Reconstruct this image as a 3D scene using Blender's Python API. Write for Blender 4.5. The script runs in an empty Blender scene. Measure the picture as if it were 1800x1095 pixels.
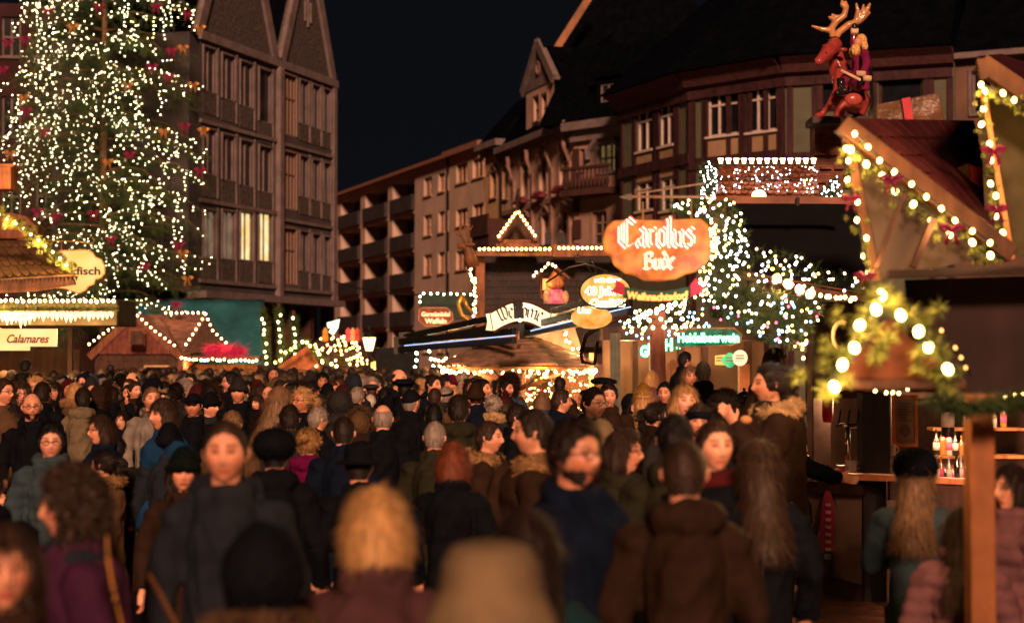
import bpy, bmesh, math, random
import numpy as np
from mathutils import Vector, Matrix, noise
random.seed(7)
R = math.radians
# ------------------------------------------------------------------ camera, sky, light
F, CX, CY, H, HY = 3000.0, 900.0, 547.5, 1.98, 629.0      # focal length in photo pixels, centre, eye height, horizon row
PITCH = math.atan((HY - CY) / F)
C = bpy.context.scene.collection
sc = bpy.context.scene
cam = bpy.data.objects.new('camera', bpy.data.cameras.new('camera')); C.objects.link(cam)
cam.location = (0, 0, H); cam.rotation_euler = (R(90) + PITCH, 0, 0)
cam.data.sensor_width = 36; cam.data.lens = 60; cam.data.clip_start = .1; cam.data.clip_end = 900
cam.data.dof.use_dof = True; cam.data.dof.focus_distance = 18; cam.data.dof.aperture_fstop = 1.9
sc.camera = cam
w = bpy.data.worlds.new('World'); sc.world = w; w.use_nodes = True
nt = w.node_tree; bg = nt.nodes['Background']
sky = nt.nodes.new('ShaderNodeTexSky'); sky.sky_type = 'NISHITA'; sky.sun_disc = False
sky.sun_elevation = R(24); sky.sun_rotation = R(177); sky.air_density = 1.5
mx = nt.nodes.new('ShaderNodeMix'); mx.data_type = 'RGBA'; mx.inputs[0].default_value = .75
nt.links.new(sky.outputs[0], mx.inputs[6]); mx.inputs[7].default_value = (3.2, 3.5, 5.6, 1)
nt.links.new(mx.outputs[2], bg.inputs[0]); bg.inputs[1].default_value = .00075
sl = bpy.data.lights.new('market_glow', 'SUN'); sl.energy = 4.3; sl.color = (1, .52, .32); sl.angle = R(7)  # added lamp standing in for the warm stall glow behind the camera
so = bpy.data.objects.new('market_glow', sl); C.objects.link(so)
SUN_AZ, SUN_EL = R(3), R(24)          # from behind the camera, slightly to the right
sd = Vector((math.sin(SUN_AZ) * math.cos(SUN_EL), -math.cos(SUN_AZ) * math.cos(SUN_EL), math.sin(SUN_EL)))
so.rotation_euler = sd.to_track_quat('Z', 'Y').to_euler()
sc.view_settings.view_transform = 'Standard'; sc.view_settings.look = 'None'
sc.view_settings.gamma = 1; sc.view_settings.exposure = 0.35
try:
    cy = sc.cycles; cy.use_denoising = True; cy.denoiser = 'OPENIMAGEDENOISE'
    cy.sample_clamp_indirect = 2.5; cy.sample_clamp_direct = 30; cy.max_bounces = 6; cy.diffuse_bounces = 2; cy.glossy_bounces = 3
    cy.use_light_tree = True; cy.caustics_reflective = False; cy.caustics_refractive = False; cy.use_adaptive_sampling = True; cy.adaptive_threshold = .015
except Exception: pass

def W(px, py, s):
    """the place that shows at photo pixel px, py where one metre measures s pixels"""
    d = F / s; a = (px - CX) / s; b = -(py - CY) / s
    return Vector((a, d * math.cos(PITCH) - b * math.sin(PITCH), H + d * math.sin(PITCH) + b * math.cos(PITCH)))

# ------------------------------------------------------------------ mesh helpers
BASE = {}
class MB:
    def __init__(s): s.v = []; s.f = []; s.m = []
    def add(s, vs, fs, mi=0):
        n = len(s.v); s.v += [tuple(v) for v in vs]; s.f += [tuple(i + n for i in f) for f in fs]; s.m += [mi] * len(fs); return s
    def hexa(s, p, mi=0):
        return s.add(p, [(0, 3, 2, 1), (4, 5, 6, 7), (0, 1, 5, 4), (1, 2, 6, 5), (2, 3, 7, 6), (3, 0, 4, 7)], mi)
    def bx(s, x0, x1, y0, y1, z0, z1, mi=0):
        return s.hexa([(x0, y0, z0), (x1, y0, z0), (x1, y1, z0), (x0, y1, z0), (x0, y0, z1), (x1, y0, z1), (x1, y1, z1), (x0, y1, z1)], mi)
    def prism(s, pts, vec, mi=0):
        n = len(pts); vec = Vector(vec); a = [Vector(p) for p in pts]
        return s.add(a + [p + vec for p in a], [tuple(range(n)), tuple(range(2 * n - 1, n - 1, -1))] + [(i, i + n, (i + 1) % n + n, (i + 1) % n) for i in range(n)], mi)
    def bar(s, a, b, wd, ht, mi=0, up=(0, 0, 1)):
        a = Vector(a); b = Vector(b); d = (b - a).normalized(); u = Vector(up)
        if abs(d.dot(u)) > .95: u = Vector((1, 0, 0))
        x = d.cross(u).normalized(); y = x.cross(d)
        q = [a + x * i * wd / 2 + y * j * ht / 2 for i, j in ((-1, -1), (1, -1), (1, 1), (-1, 1))]
        return s.hexa(q + [p + (b - a) for p in q], mi)
    def tube(s, path, r, n=6, mi=0, closed=False):
        P = [Vector(p) for p in path]; k = len(P)
        rr = r if isinstance(r, (list, tuple)) else [r] * k
        vs = []; x = None
        for i, p in enumerate(P):
            if closed: d = P[(i + 1) % k] - P[i - 1]
            else: d = P[min(i + 1, k - 1)] - P[max(i - 1, 0)]
            if d.length < 1e-9: d = Vector((0, 0, 1))
            d.normalize()
            if x is None: x = d.cross(Vector((0, 0, 1)) if abs(d.z) < .9 else Vector((1, 0, 0))).normalized()
            else:
                x = (x - d * x.dot(d))
                x = x.normalized() if x.length > 1e-6 else d.orthogonal().normalized()
            y = d.cross(x); ra = rr[i]
            if not isinstance(ra, (tuple, list)): ra = (ra, ra)
            for j in range(n):
                t = 2 * math.pi * j / n; vs.append(p + x * math.cos(t) * ra[0] + y * math.sin(t) * ra[1])
        fs = [(i * n + j, i * n + (j + 1) % n, (i + 1) % k * n + (j + 1) % n, (i + 1) % k * n + j) for i in range(k if closed else k - 1) for j in range(n)]
        if not closed: fs += [tuple(range(n - 1, -1, -1)), tuple(range((k - 1) * n, k * n))]
        return s.add(vs, fs, mi)
    def lathe(s, c, prof, n=12, mi=0, sx=1, sy=1):
        c = Vector(c); vs = []; k = len(prof)
        for r, z in prof:
            for j in range(n):
                t = 2 * math.pi * j / n; vs.append(c + Vector((r * math.cos(t) * sx, r * math.sin(t) * sy, z)))
        fs = [(i * n + j, i * n + (j + 1) % n, (i + 1) * n + (j + 1) % n, (i + 1) * n + j) for i in range(k - 1) for j in range(n)]
        return s.add(vs, fs + [tuple(range(n - 1, -1, -1)), tuple(range((k - 1) * n, k * n))], mi)
    def ball(s, c, r, nu=10, nv=7, mi=0):
        r = (r, r, r) if not isinstance(r, (tuple, list)) else r; c = Vector(c)
        vs = [c + Vector((0, 0, -r[2]))]
        for i in range(1, nv):
            a = math.pi * i / nv - math.pi / 2
            for j in range(nu):
                t = 2 * math.pi * j / nu; vs.append(c + Vector((r[0] * math.cos(a) * math.cos(t), r[1] * math.cos(a) * math.sin(t), r[2] * math.sin(a))))
        vs.append(c + Vector((0, 0, r[2]))); L = len(vs) - 1
        fs = [(0, 1 + (j + 1) % nu, 1 + j) for j in range(nu)] + [(L, L - nu + j, L - nu + (j + 1) % nu) for j in range(nu)]
        for i in range(nv - 2):
            for j in range(nu): a = 1 + i * nu; fs.append((a + j, a + (j + 1) % nu, a + nu + (j + 1) % nu, a + nu + j))
        return s.add(vs, fs, mi)
    def mesh(s, name, mats, off=(0, 0, 0), smooth=False):
        me = bpy.data.meshes.new(name); o = Vector(off)
        me.from_pydata([tuple(Vector(v) - o) for v in s.v], [], s.f)
        for m in mats: me.materials.append(m)
        if len(mats) > 1: me.polygons.foreach_set('material_index', s.m)
        if smooth: me.polygons.foreach_set('use_smooth', [True] * len(me.polygons))
        bm = bmesh.new(); bm.from_mesh(me); bmesh.ops.recalc_face_normals(bm, faces=bm.faces); bm.to_mesh(me); bm.free()
        return me
    def build(s, name, mats, parent=None, smooth=False, bevel=0, base=None):
        mats = mats if isinstance(mats, (list, tuple)) else [mats]
        if parent is not None: off = BASE[parent.name]
        elif base is not None: off = Vector(base)
        else:
            a = np.array(s.v); off = Vector(((a[:, 0].min() + a[:, 0].max()) / 2, (a[:, 1].min() + a[:, 1].max()) / 2, a[:, 2].min()))
        o = bpy.data.objects.new(name, s.mesh(name, mats, off, smooth)); C.objects.link(o)
        if parent is not None: o.parent = parent
        else: o.location = off
        BASE[o.name] = Vector(off)
        if bevel:
            b = o.modifiers.new('bevel', 'BEVEL'); b.width = bevel; b.segments = 2; b.limit_method = 'ANGLE'
        return o
def tag(o, label=None, cat=None, group=None, kind=None):
    for k, v in (('label', label), ('category', cat), ('group', group), ('kind', kind)):
        if v: o[k] = v
    return o
def thing(name, label, cat, loc, group=None, rz=0):
    o = bpy.data.objects.new(name, None); C.objects.link(o); o.location = loc; o.rotation_euler = (0, 0, rz)
    o.empty_display_size = .1; BASE[o.name] = Vector(loc)
    return tag(o, label, cat, group)
def lamp(parent, p, e, col=(1, .55, .22), r=.06):
    l = bpy.data.lights.new('lamp_light', 'POINT'); l.energy = e; l.color = col; l.shadow_soft_size = r
    o = bpy.data.objects.new('lamp_light', l); C.objects.link(o); o.location = Vector(p) - (BASE[parent.name] if parent else Vector())
    if parent: o.parent = parent
    return o

# ------------------------------------------------------------------ materials
def _n(nt, t, **k):
    n = nt.nodes.new(t)
    for a, b in k.items():
        if isinstance(b, tuple) or not hasattr(n, a): n.inputs[a].default_value = b
        else: setattr(n, a, b)
    return n
MC = {}
def mat(name, col, rough=.75, var=.3, scale=5, bump=.15, bscale=60, metal=0, kind=None, coat=0, spec=.18, tone=False, sheen=0, stretch=None, bd=.01):
    if name in MC: return MC[name]
    m = bpy.data.materials.new(name); m.use_nodes = True; nt = m.node_tree; b = nt.nodes['Principled BSDF']; L = nt.links.new
    b.inputs['Roughness'].default_value = rough; b.inputs['Metallic'].default_value = metal
    b.inputs['Specular IOR Level'].default_value = spec; b.inputs['Coat Weight'].default_value = coat
    if sheen: b.inputs['Sheen Weight'].default_value = sheen; b.inputs['Sheen Roughness'].default_value = .5
    tc = _n(nt, 'ShaderNodeTexCoord'); mp = _n(nt, 'ShaderNodeMapping'); L(tc.outputs['Object'], mp.inputs[0])
    if stretch: mp.inputs['Scale'].default_value = stretch
    nz = _n(nt, 'ShaderNodeTexNoise'); nz.inputs['Scale'].default_value = scale; nz.inputs['Detail'].default_value = 5; L(mp.outputs[0], nz.inputs[0])
    cr = _n(nt, 'ShaderNodeMapRange'); cr.inputs[1].default_value = .3; cr.inputs[2].default_value = .7
    cr.inputs[3].default_value = 1 - var; cr.inputs[4].default_value = 1 + var; L(nz.outputs[0], cr.inputs[0])
    hs = _n(nt, 'ShaderNodeHueSaturation'); hs.inputs['Color'].default_value = (*col, 1); L(cr.outputs[0], hs.inputs['Value'])
    out = hs.outputs[0]; hgt = None
    if kind == 'brick':
        br = _n(nt, 'ShaderNodeTexBrick'); br.inputs['Scale'].default_value = bscale; br.inputs['Color1'].default_value = (1, 1, 1, 1); br.inputs['Color2'].default_value = (.6, .6, .6, 1)
        br.inputs['Mortar'].default_value = (.35, .33, .3, 1); br.inputs['Mortar Size'].default_value = .015; br.inputs['Row Height'].default_value = .3; br.inputs['Brick Width'].default_value = .6
        sw = _n(nt, 'ShaderNodeMapping'); L(mp.outputs[0], sw.inputs[0]); sw.inputs['Rotation'].default_value = (R(90), 0, 0) if bd > 0 else (0, 0, R(35)); L(sw.outputs[0], br.inputs[0])
        mm = _n(nt, 'ShaderNodeMix', data_type='RGBA', blend_type='MULTIPLY'); mm.inputs[0].default_value = 1; L(out, mm.inputs[6]); L(br.outputs[0], mm.inputs[7]); out = mm.outputs[2]; hgt = br.outputs['Fac']
    elif kind == 'wood':
        wv = _n(nt, 'ShaderNodeTexNoise'); wv.inputs['Scale'].default_value = bscale; wv.inputs['Detail'].default_value = 6; wv.inputs['Distortion'].default_value = .6
        m2 = _n(nt, 'ShaderNodeMapping'); m2.inputs['Scale'].default_value = (1, 1, .08) if not stretch else stretch; L(tc.outputs['Object'], m2.inputs[0]); L(m2.outputs[0], wv.inputs[0])
        r2 = _n(nt, 'ShaderNodeMapRange'); r2.inputs[1].default_value = .3; r2.inputs[2].default_value = .7; r2.inputs[3].default_value = .55; r2.inputs[4].default_value = 1.35; L(wv.outputs[0], r2.inputs[0])
        h2 = _n(nt, 'ShaderNodeHueSaturation'); L(out, h2.inputs['Color']); L(r2.outputs[0], h2.inputs['Value']); out = h2.outputs[0]; hgt = wv.outputs[0]
    if tone:
        at = _n(nt, 'ShaderNodeAttribute'); at.attribute_name = 'tone'
        mm = _n(nt, 'ShaderNodeMix', data_type='RGBA', blend_type='MULTIPLY'); mm.inputs[0].default_value = 1; L(out, mm.inputs[6]); L(at.outputs[0], mm.inputs[7]); out = mm.outputs[2]
    L(out, b.inputs['Base Color'])
    if bump:
        bn = _n(nt, 'ShaderNodeBump'); bn.inputs['Strength'].default_value = bump; bn.inputs['Distance'].default_value = abs(bd)
        if hgt is None:
            n2 = _n(nt, 'ShaderNodeTexNoise'); n2.inputs['Scale'].default_value = bscale; n2.inputs['Detail'].default_value = 4; L(mp.outputs[0], n2.inputs[0]); hgt = n2.outputs[0]
        L(hgt, bn.inputs['Height']); L(bn.outputs[0], b.inputs['Normal'])
    MC[name] = m; return m
def em(name, col, st, samp='NONE', base=None):
    if name in MC: return MC[name]
    m = bpy.data.materials.new(name); m.use_nodes = True; b = m.node_tree.nodes['Principled BSDF']
    b.inputs['Base Color'].default_value = (*(base or col), 1); b.inputs['Emission Color'].default_value = (*col, 1); b.inputs['Emission Strength'].default_value = st; b.inputs['Roughness'].default_value = .4
    m.cycles.emission_sampling = samp
    MC[name] = m; return m
def glow(name, col, hot, st, scale=3, samp='AUTO'):
    """a lit face: uneven lamp light put into its emission colour"""
    if name in MC: return MC[name]
    m = em(name, col, st, samp, tuple(v * .12 for v in col)); nt = m.node_tree; b = nt.nodes['Principled BSDF']
    tc = _n(nt, 'ShaderNodeTexCoord'); nz = _n(nt, 'ShaderNodeTexNoise'); nz.inputs['Scale'].default_value = scale; nz.inputs['Detail'].default_value = 1; nt.links.new(tc.outputs['Object'], nz.inputs[0])
    r = _n(nt, 'ShaderNodeValToRGB'); r.color_ramp.elements[0].position = .35; r.color_ramp.elements[1].position = .65
    r.color_ramp.elements[0].color = (*col, 1); r.color_ramp.elements[1].color = (*hot, 1); nt.links.new(nz.outputs[0], r.inputs[0]); nt.links.new(r.outputs[0], b.inputs['Emission Color'])
    return m
WARM = em('warm_bulb', (1, .55, .18), 15); WARMW = em('warm_white_bulb', (1, .66, .3), 14); TREEB = em('tree_bulb', (1, .84, .48), 16)
COOL = em('cool_white_bulb', (.95, .9, 1), 13); BLUE = em('blue_bulb', (.25, .6, 1), 9); AMB = em('amber_bulb', (1, .55, .15), 13); NEAR = em('near_bulb', (1, .62, .2), 12)
REDB = em('red_bulb', (1, .1, .2), 6)
DW = mat('dark_wood', (.05, .022, .014), .6, kind='wood', bscale=14, bump=.4)
BW = mat('brown_wood', (.16, .06, .03), .6, kind='wood', bscale=14, bump=.4)
OW = mat('honey_wood', (.5, .2, .07), .55, kind='wood', bscale=9, bump=.3)
PINE = mat('pine_needles', (.035, .06, .018), .7, var=.6, scale=3, bump=0)
PINEG = mat('garland_green', (.16, .19, .045), .7, var=.6, scale=9, bump=0)
BLK = mat('black_metal', (.012, .012, .014), .45, var=.1, metal=.3)
IRON = mat('wrought_iron', (.06, .055, .05), .4, metal=.8)
GLS = mat('window_glass', (.008, .009, .012), .12, var=.3, scale=2, bump=0, spec=.7)
MAG = mat('magenta_ribbon', (.16, .006, .045), .5); GOLD = mat('gold_ribbon', (.3, .15, .04), .35, metal=.4)
WIRE = mat('green_wire', (.01, .015, .01), .6, bump=0)

_bm = {}
def bulb_mesh(m):
    if m.name not in _bm:
        b = MB(); b.ball((0, 0, 0), (1, 1, 1.2), 8, 6); _bm[m.name] = b.mesh('bulb', [m], smooth=True)
    return _bm[m.name]
def add_bulbs(parent, pts, r, m, cap=100):
    pts = list(pts); ms = m if isinstance(m, list) else [m]; r *= .92 if ms[0].name in ('near_bulb', 'large_near_bulb', 'globe_bulb', 'pink_globe', 'tree_bulb') else .66
    random.shuffle(pts) if len(pts) > cap else None
    for p in pts[:cap]:
        o = bpy.data.objects.new('bulb', bulb_mesh(random.choice(ms))); C.objects.link(o); o.parent = parent
        o.location = Vector(p) - BASE[parent.name]; o.scale = (r,) * 3; o.rotation_euler = (random.uniform(-.5, .5), random.uniform(-.5, .5), 0)
    if len(pts) > cap:
        b = MB()
        for p in pts[cap:]: b.ball(p, r, 6, 4, random.randrange(len(ms)))
        o = b.build('bulb_chain', ms, parent, smooth=True); o['kind'] = 'stuff'
def along(path, step, jit=0):
    """points every step metres on a path of world points"""
    out = []; P = [Vector(p) for p in path]; t = 0.
    for a, b in zip(P, P[1:]):
        L = (b - a).length
        while t < L:
            out.append(a.lerp(b, t / L) + Vector((random.gauss(0, 1), random.gauss(0, 1), random.gauss(0, 1))) * jit); t += step
        t -= L
    return out
def pxp(pts): return [W(*p) for p in pts]
def sag(a, b, n=8, dip=.1): return [a.lerp(b, i / n) - Vector((0, 0, dip * 4 * (i / n) * (1 - i / n))) for i in range(n + 1)]
def needles(b, p, n, L, wd=.006, down=0, mi=0):
    p = Vector(p)
    for _ in range(n):
        d = Vector((random.gauss(0, 1), random.gauss(0, 1), random.gauss(0, 1) - down)).normalized(); q = d.orthogonal().normalized() * wd * random.uniform(.6, 1.5); l = L * random.uniform(.5, 1.2)
        b.add([p - q, p + q, p + d * l], [(0, 1, 2)], mi)
def string_lights(label, path, r=.022, m=WARM, step=.15, jit=.01, wire=True, garland=0, group='strings of bulbs on the stalls', e=0, ecol=(1, .5, .18), bows=(), name='string_lights', base=None, gm=None, dense=60, off=0):
    t = thing(name, label, 'string lights' if not garland else 'garland', base or path[len(path) // 2], group)
    if wire: MB().tube([p + Vector((0, .012, .012)) for p in path], .006, 4).build('wire', WIRE, t)
    if garland:
        g = MB()
        for p in along(path, .02, garland * .42): needles(g, p + Vector((0, .04, 0)), int(dense * 1.9 * garland / .1), garland * .45, .0015 + garland * .01)
        g.build('garland', gm or PINEG, t)
    pts = along(path, step, jit)
    add_bulbs(t, [p - Vector((0, off, 0)) for p in pts], r, m)
    if e:
        q = along(path, max(.6, sum((b - a).length for a, b in zip(path, path[1:])) / 5))
        for p in q: lamp(t, p - Vector((0, .12, .06)), e / len(q), ecol, .05)
    for i in bows: bow(path[0].lerp(path[-1], i) if len(path) == 2 else path[int(i * (len(path) - 1))], .12, t)
    return t
def bow(p, k, parent=None, m=None):
    b = MB(); p = Vector(p) - Vector((0, .05, 0))
    for s in (-1, 1):
        b.tube([p, p + Vector((s * .5 * k, -.1 * k, .35 * k)), p + Vector((s * k, 0, .2 * k)), p + Vector((s * .6 * k, -.05 * k, -.1 * k)), p], [(.06 * k, .1 * k), (.07 * k, .25 * k), (.08 * k, .3 * k), (.07 * k, .2 * k), (.06 * k, .08 * k)], 8)
        b.tube([p, p + Vector((s * .35 * k, -.1 * k, -.6 * k)), p + Vector((s * .5 * k, -.02 * k, -1.3 * k))], [(.05 * k, .1 * k), (.03 * k, .2 * k), (.02 * k, .22 * k)], 6)
    b.ball(p, .14 * k, 8, 6)
    return b.build('bow', m or MAG, parent, smooth=True)
# ------------------------------------------------------------------ lettering
def M_(x): return [(x - .1, .86), (x, .78), (x, .17), (x + .1, .07)]
O_ = [(.2, 1), (0, .8), (0, .2), (.2, 0), (.4, .2), (.4, .8), (.2, 1)]
NIB = {'n': (.62, [M_(0), [(0, .72), (.25, .98), (.4, .8), (.4, .15), (.5, .05)]]), 'm': (1.02, [M_(0), [(0, .72), (.25, .98), (.4, .8), (.4, .1)], [(.4, .72), (.65, .98), (.8, .8), (.8, .15), (.9, .05)]]),
 'u': (.62, [M_(0), M_(.4), [(.02, .14), (.2, .02), (.4, .2)]]), 'o': (.58, [O_]), 'e': (.55, [[(.4, .14), (.2, 0), (0, .2), (0, .8), (.2, 1), (.38, .8), (.05, .48)]]),
 'c': (.5, [[(.36, .12), (.2, 0), (0, .2), (0, .8), (.2, 1), (.36, .88)]]), 'a': (.6, [[(.03, .85), (.2, 1), (.38, .82), (.38, .15), (.48, .05)], [(.38, .6), (.12, .5), (0, .25), (.12, .02), (.36, .2)]]),
 'l': (.24, [[(-.06, 1.5), (0, 1.42), (0, .15), (.1, .05)]]), 'r': (.46, [M_(0), [(0, .75), (.2, .98), (.32, .86)]]), 's': (.5, [[(.36, .86), (.18, 1), (.02, .8), (.34, .48), (.34, .17), (.16, 0), (0, .14)]]),
 'd': (.58, [O_, [(.4, .8), (.3, 1.1), (.02, 1.5)]]), 'h': (.62, [[(-.06, 1.5), (0, 1.42), (0, .05)], [(0, .72), (.25, .98), (.4, .8), (.4, .1), (.25, -.2)]]),
 't': (.4, [[(.1, 1.3), (.1, .17), (.25, .03)], [(-.08, .98), (.3, .98)]]), 'f': (.46, [[(.1, -.1), (.1, 1.3), (.3, 1.48), (.42, 1.35)], [(-.08, .96), (.3, .96)]]), 'i': (.24, [M_(0), [(-.04, 1.28), (.05, 1.38)]]),
 'W': (1.12, [[(0, 1.25), (.14, 1.42), (.14, .2), (.32, 0), (.5, .2), (.5, 1.38)], [(.5, .2), (.72, 0), (.92, .25), (.92, 1.1), (.7, 1.42)]]), 'C': (.92, [[(.78, 1.2), (.45, 1.47), (.05, 1.1), (.05, .35), (.38, 0), (.78, .22)], [(.34, 1.3), (.34, .15)]]),
 'B': (.92, [[(.14, 1.38), (.14, .05)], [(-.05, 1.25), (.35, 1.45), (.68, 1.25), (.6, .95), (.2, .78)], [(.2, .78), (.74, .62), (.76, .2), (.4, 0), (-.04, .12)]]), ' ': (.4, [])}
def nib(word, cx, cy, h, mb, y, z0=0, nw=.2, bend=0, mi=0, th=.006):
    """broad-nib strokes of a word; cx, cy world centre, h = x-height in metres"""
    wd = sum(NIB[c][0] for c in word); x = -wd / 2; nv = (math.cos(R(38)) * nw / 2, math.sin(R(38)) * nw / 2)
    for c in word:
        adv, st = NIB[c]
        for pl in st:
            for a, b in zip(pl, pl[1:]):
                d = (b[0] - a[0], b[1] - a[1]); q = [(a[0] - nv[0], a[1] - nv[1]), (b[0] - nv[0], b[1] - nv[1]), (b[0] + nv[0], b[1] + nv[1]), (a[0] + nv[0], a[1] + nv[1])]
                if abs(d[0] * nv[1] - d[1] * nv[0]) < .002: continue
                pts = []
                for u, v in q:
                    X = (x + u + .1) * h; Z = (v - .5) * h
                    if bend: an = X * bend; X, Z = (1 / bend + Z) * math.sin(an), (1 / bend + Z) * math.cos(an) - 1 / bend
                    pts.append(Vector((cx + X, y, cy + Z)))
                mb.prism(pts, (0, -th, 0), mi)
        x += adv
def text(parent, s, px, py, sc_, hpx, m, wpx=None, dy=-.03, th=.004, shear=0, off=0, name='lettering', bend=0):
    cu = bpy.data.curves.new('t', 'FONT'); cu.body = s; cu.size = 1; cu.extrude = th / (hpx / sc_); cu.shear = shear; cu.offset = off; cu.align_x = 'CENTER'; cu.resolution_u = 3
    o = bpy.data.objects.new('t', cu); C.objects.link(o); bpy.context.view_layer.update()
    me = bpy.data.meshes.new_from_object(o.evaluated_get(bpy.context.evaluated_depsgraph_get())); bpy.data.objects.remove(o); bpy.data.curves.remove(cu)
    n = len(me.vertices); a = np.empty(n * 3); me.vertices.foreach_get('co', a); a = a.reshape(n, 3)
    wd = a[:, 0].max() - a[:, 0].min(); x = (a[:, 0] - (a[:, 0].max() + a[:, 0].min()) / 2); k = hpx / sc_ / .73
    kx = k if wpx is None else wpx / sc_ / wd
    c = W(px, py, sc_) - BASE[parent.name]
    X = x * kx; Z = (a[:, 1] - .36) * k
    if bend: an = X * bend; X, Z = (1 / bend + Z) * np.sin(an), (1 / bend + Z) * np.cos(an) - 1 / bend
    out = np.stack([c.x + X, c.y + dy - a[:, 2] * k, c.z + Z], 1); me.vertices.foreach_set('co', out.ravel())
    me.materials.clear(); me.materials.append(m); me.name = name
    o = bpy.data.objects.new(name, me); C.objects.link(o); o.parent = parent; BASE[o.name] = BASE[parent.name]; return o
# ------------------------------------------------------------------ ground and buildings
g = MB(); g.add([(-400, -30, 0), (400, -30, 0), (400, 600, 0), (-400, 600, 0)], [(0, 1, 2, 3)])
tag(g.build('ground', mat('paving', (.2, .085, .05), .55, kind='brick', bscale=1.6, bump=.5, bd=-.01)), kind='structure')

class Fac:
    def __init__(s, xa, sa, xb, sb):
        s.A = W(xa, HY, sa); s.B = W(xb, HY, sb); s.A.z = s.B.z = 0; s.L = (s.B - s.A).length; s.d = (s.B - s.A) / s.L
        s.n = Vector((s.d.y, -s.d.x, 0))
        if s.n.dot(-s.A) < 0: s.n = -s.n
    def uz(s, px, py):
        o = Vector((0, 0, H)); r = W(px, py, 10) - o; t = (s.A - o).dot(s.n) / r.dot(s.n); p = o + r * t
        return (p - s.A).dot(s.d), p.z
    def P(s, u, z, w=0): return s.A + s.d * u + s.n * w + Vector((0, 0, z))
    def slab(s, mb, u0, u1, z0, z1, w0, w1, mi=0):
        return mb.hexa([s.P(u0, z0, w0), s.P(u1, z0, w0), s.P(u1, z0, w1), s.P(u0, z0, w1), s.P(u0, z1, w0), s.P(u1, z1, w0), s.P(u1, z1, w1), s.P(u0, z1, w1)], mi)
    def rect(s, px, py0, py1, wpx):      # centre column, top, bottom, pixel width
        z1 = s.uz(px, py0)[1]; z0 = s.uz(px, py1)[1]; return s.uz(px - wpx / 2, py0)[0], s.uz(px + wpx / 2, py0)[0], z0, z1
    def wall(s, mb, u0, u1, z0, z1, holes, dep=.28, mi=0, depth=7):
        U = sorted({u0, u1, *[h[0] for h in holes], *[h[1] for h in holes]}); Z = sorted({z0, z1, *[h[2] for h in holes], *[h[3] for h in holes]})
        U = [u for u in U if u0 <= u <= u1]; Z = [z for z in Z if z0 <= z <= z1]
        for a, b in zip(U, U[1:]):
            for c, d in zip(Z, Z[1:]):
                if not any(h[0] < (a + b) / 2 < h[1] and h[2] < (c + d) / 2 < h[3] for h in holes):
                    mb.add([s.P(a, c), s.P(b, c), s.P(b, d), s.P(a, d)], [(0, 1, 2, 3)], mi)
        for a, b, c, d in holes:
            for p, q in (((a, c), (b, c)), ((b, c), (b, d)), ((b, d), (a, d)), ((a, d), (a, c))):
                mb.add([s.P(*p), s.P(*q), s.P(*q, -dep), s.P(*p, -dep)], [(0, 1, 2, 3)], mi)
        if depth: s.slab(mb, u0, u1, z0, z1, -depth, -dep - .3, mi)
    def window(s, root, h, m, cols=2, rows=1, fr=.07, dep=.2, pane=None, rowat=None, sill=True, name='window', surround=None):
        a, b, c, d = h; f = MB(); g_ = .002
        s.slab(f, a + g_, b - g_, c + g_, c + fr, -dep - .06, -dep + .04); s.slab(f, a + g_, b - g_, d - fr, d - g_, -dep - .06, -dep + .04)
        for i in range(cols + 1):
            x = a + (b - a) * i / cols; x0, x1 = (x + g_, x + fr) if i == 0 else (x - fr, x - g_) if i == cols else (x - fr / 2, x + fr / 2)
            s.slab(f, x0, x1, c + fr, d - fr, -dep - .05, -dep + .05)
        for r in ([rowat] if rowat else [i / rows for i in range(1, rows)]):
            z = c + (d - c) * r; s.slab(f, a + fr, b - fr, z - fr / 2, z + fr / 2, -dep - .04, -dep + .06)
        if sill: s.slab(f, a - .08, b + .08, c - .09, c - .002, -.02, .12)
        if surround:
            for q in ((a - surround, a - g_, c, d), (b + g_, b + surround, c, d), (a - surround, b + surround, d + g_, d + surround)): s.slab(f, *q, -.01, .07)
        o = f.build(name, m, root)
        p = MB(); s.slab(p, a + .01, b - .01, c + .01, d - .01, -dep - .04, -dep - .02); BASE[o.name] = BASE[root.name]
        p.build('pane', pane or GLS, o)
        return o

stoneL = mat('dark_sandstone', (.062, .053, .056), .85, scale=.8, var=.25, bscale=8)
trimL = mat('sandstone_trim', (.135, .108, .108), .8, scale=2, var=.25, bscale=12)
reliefL = mat('relief_panel', (.07, .058, .057), .9, scale=9, var=.4, bump=.5, bscale=7, bd=.12)
roofM = mat('slate_roof', (.002, .0024, .004), .95, spec=0, scale=2, var=.4, bscale=6)
redst = mat('red_sandstone', (.045, .02, .016), .85, scale=1.2, var=.35, bscale=6)
frameD = mat('grey_window_frame', (.2, .13, .1), .6, var=.1)
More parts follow.
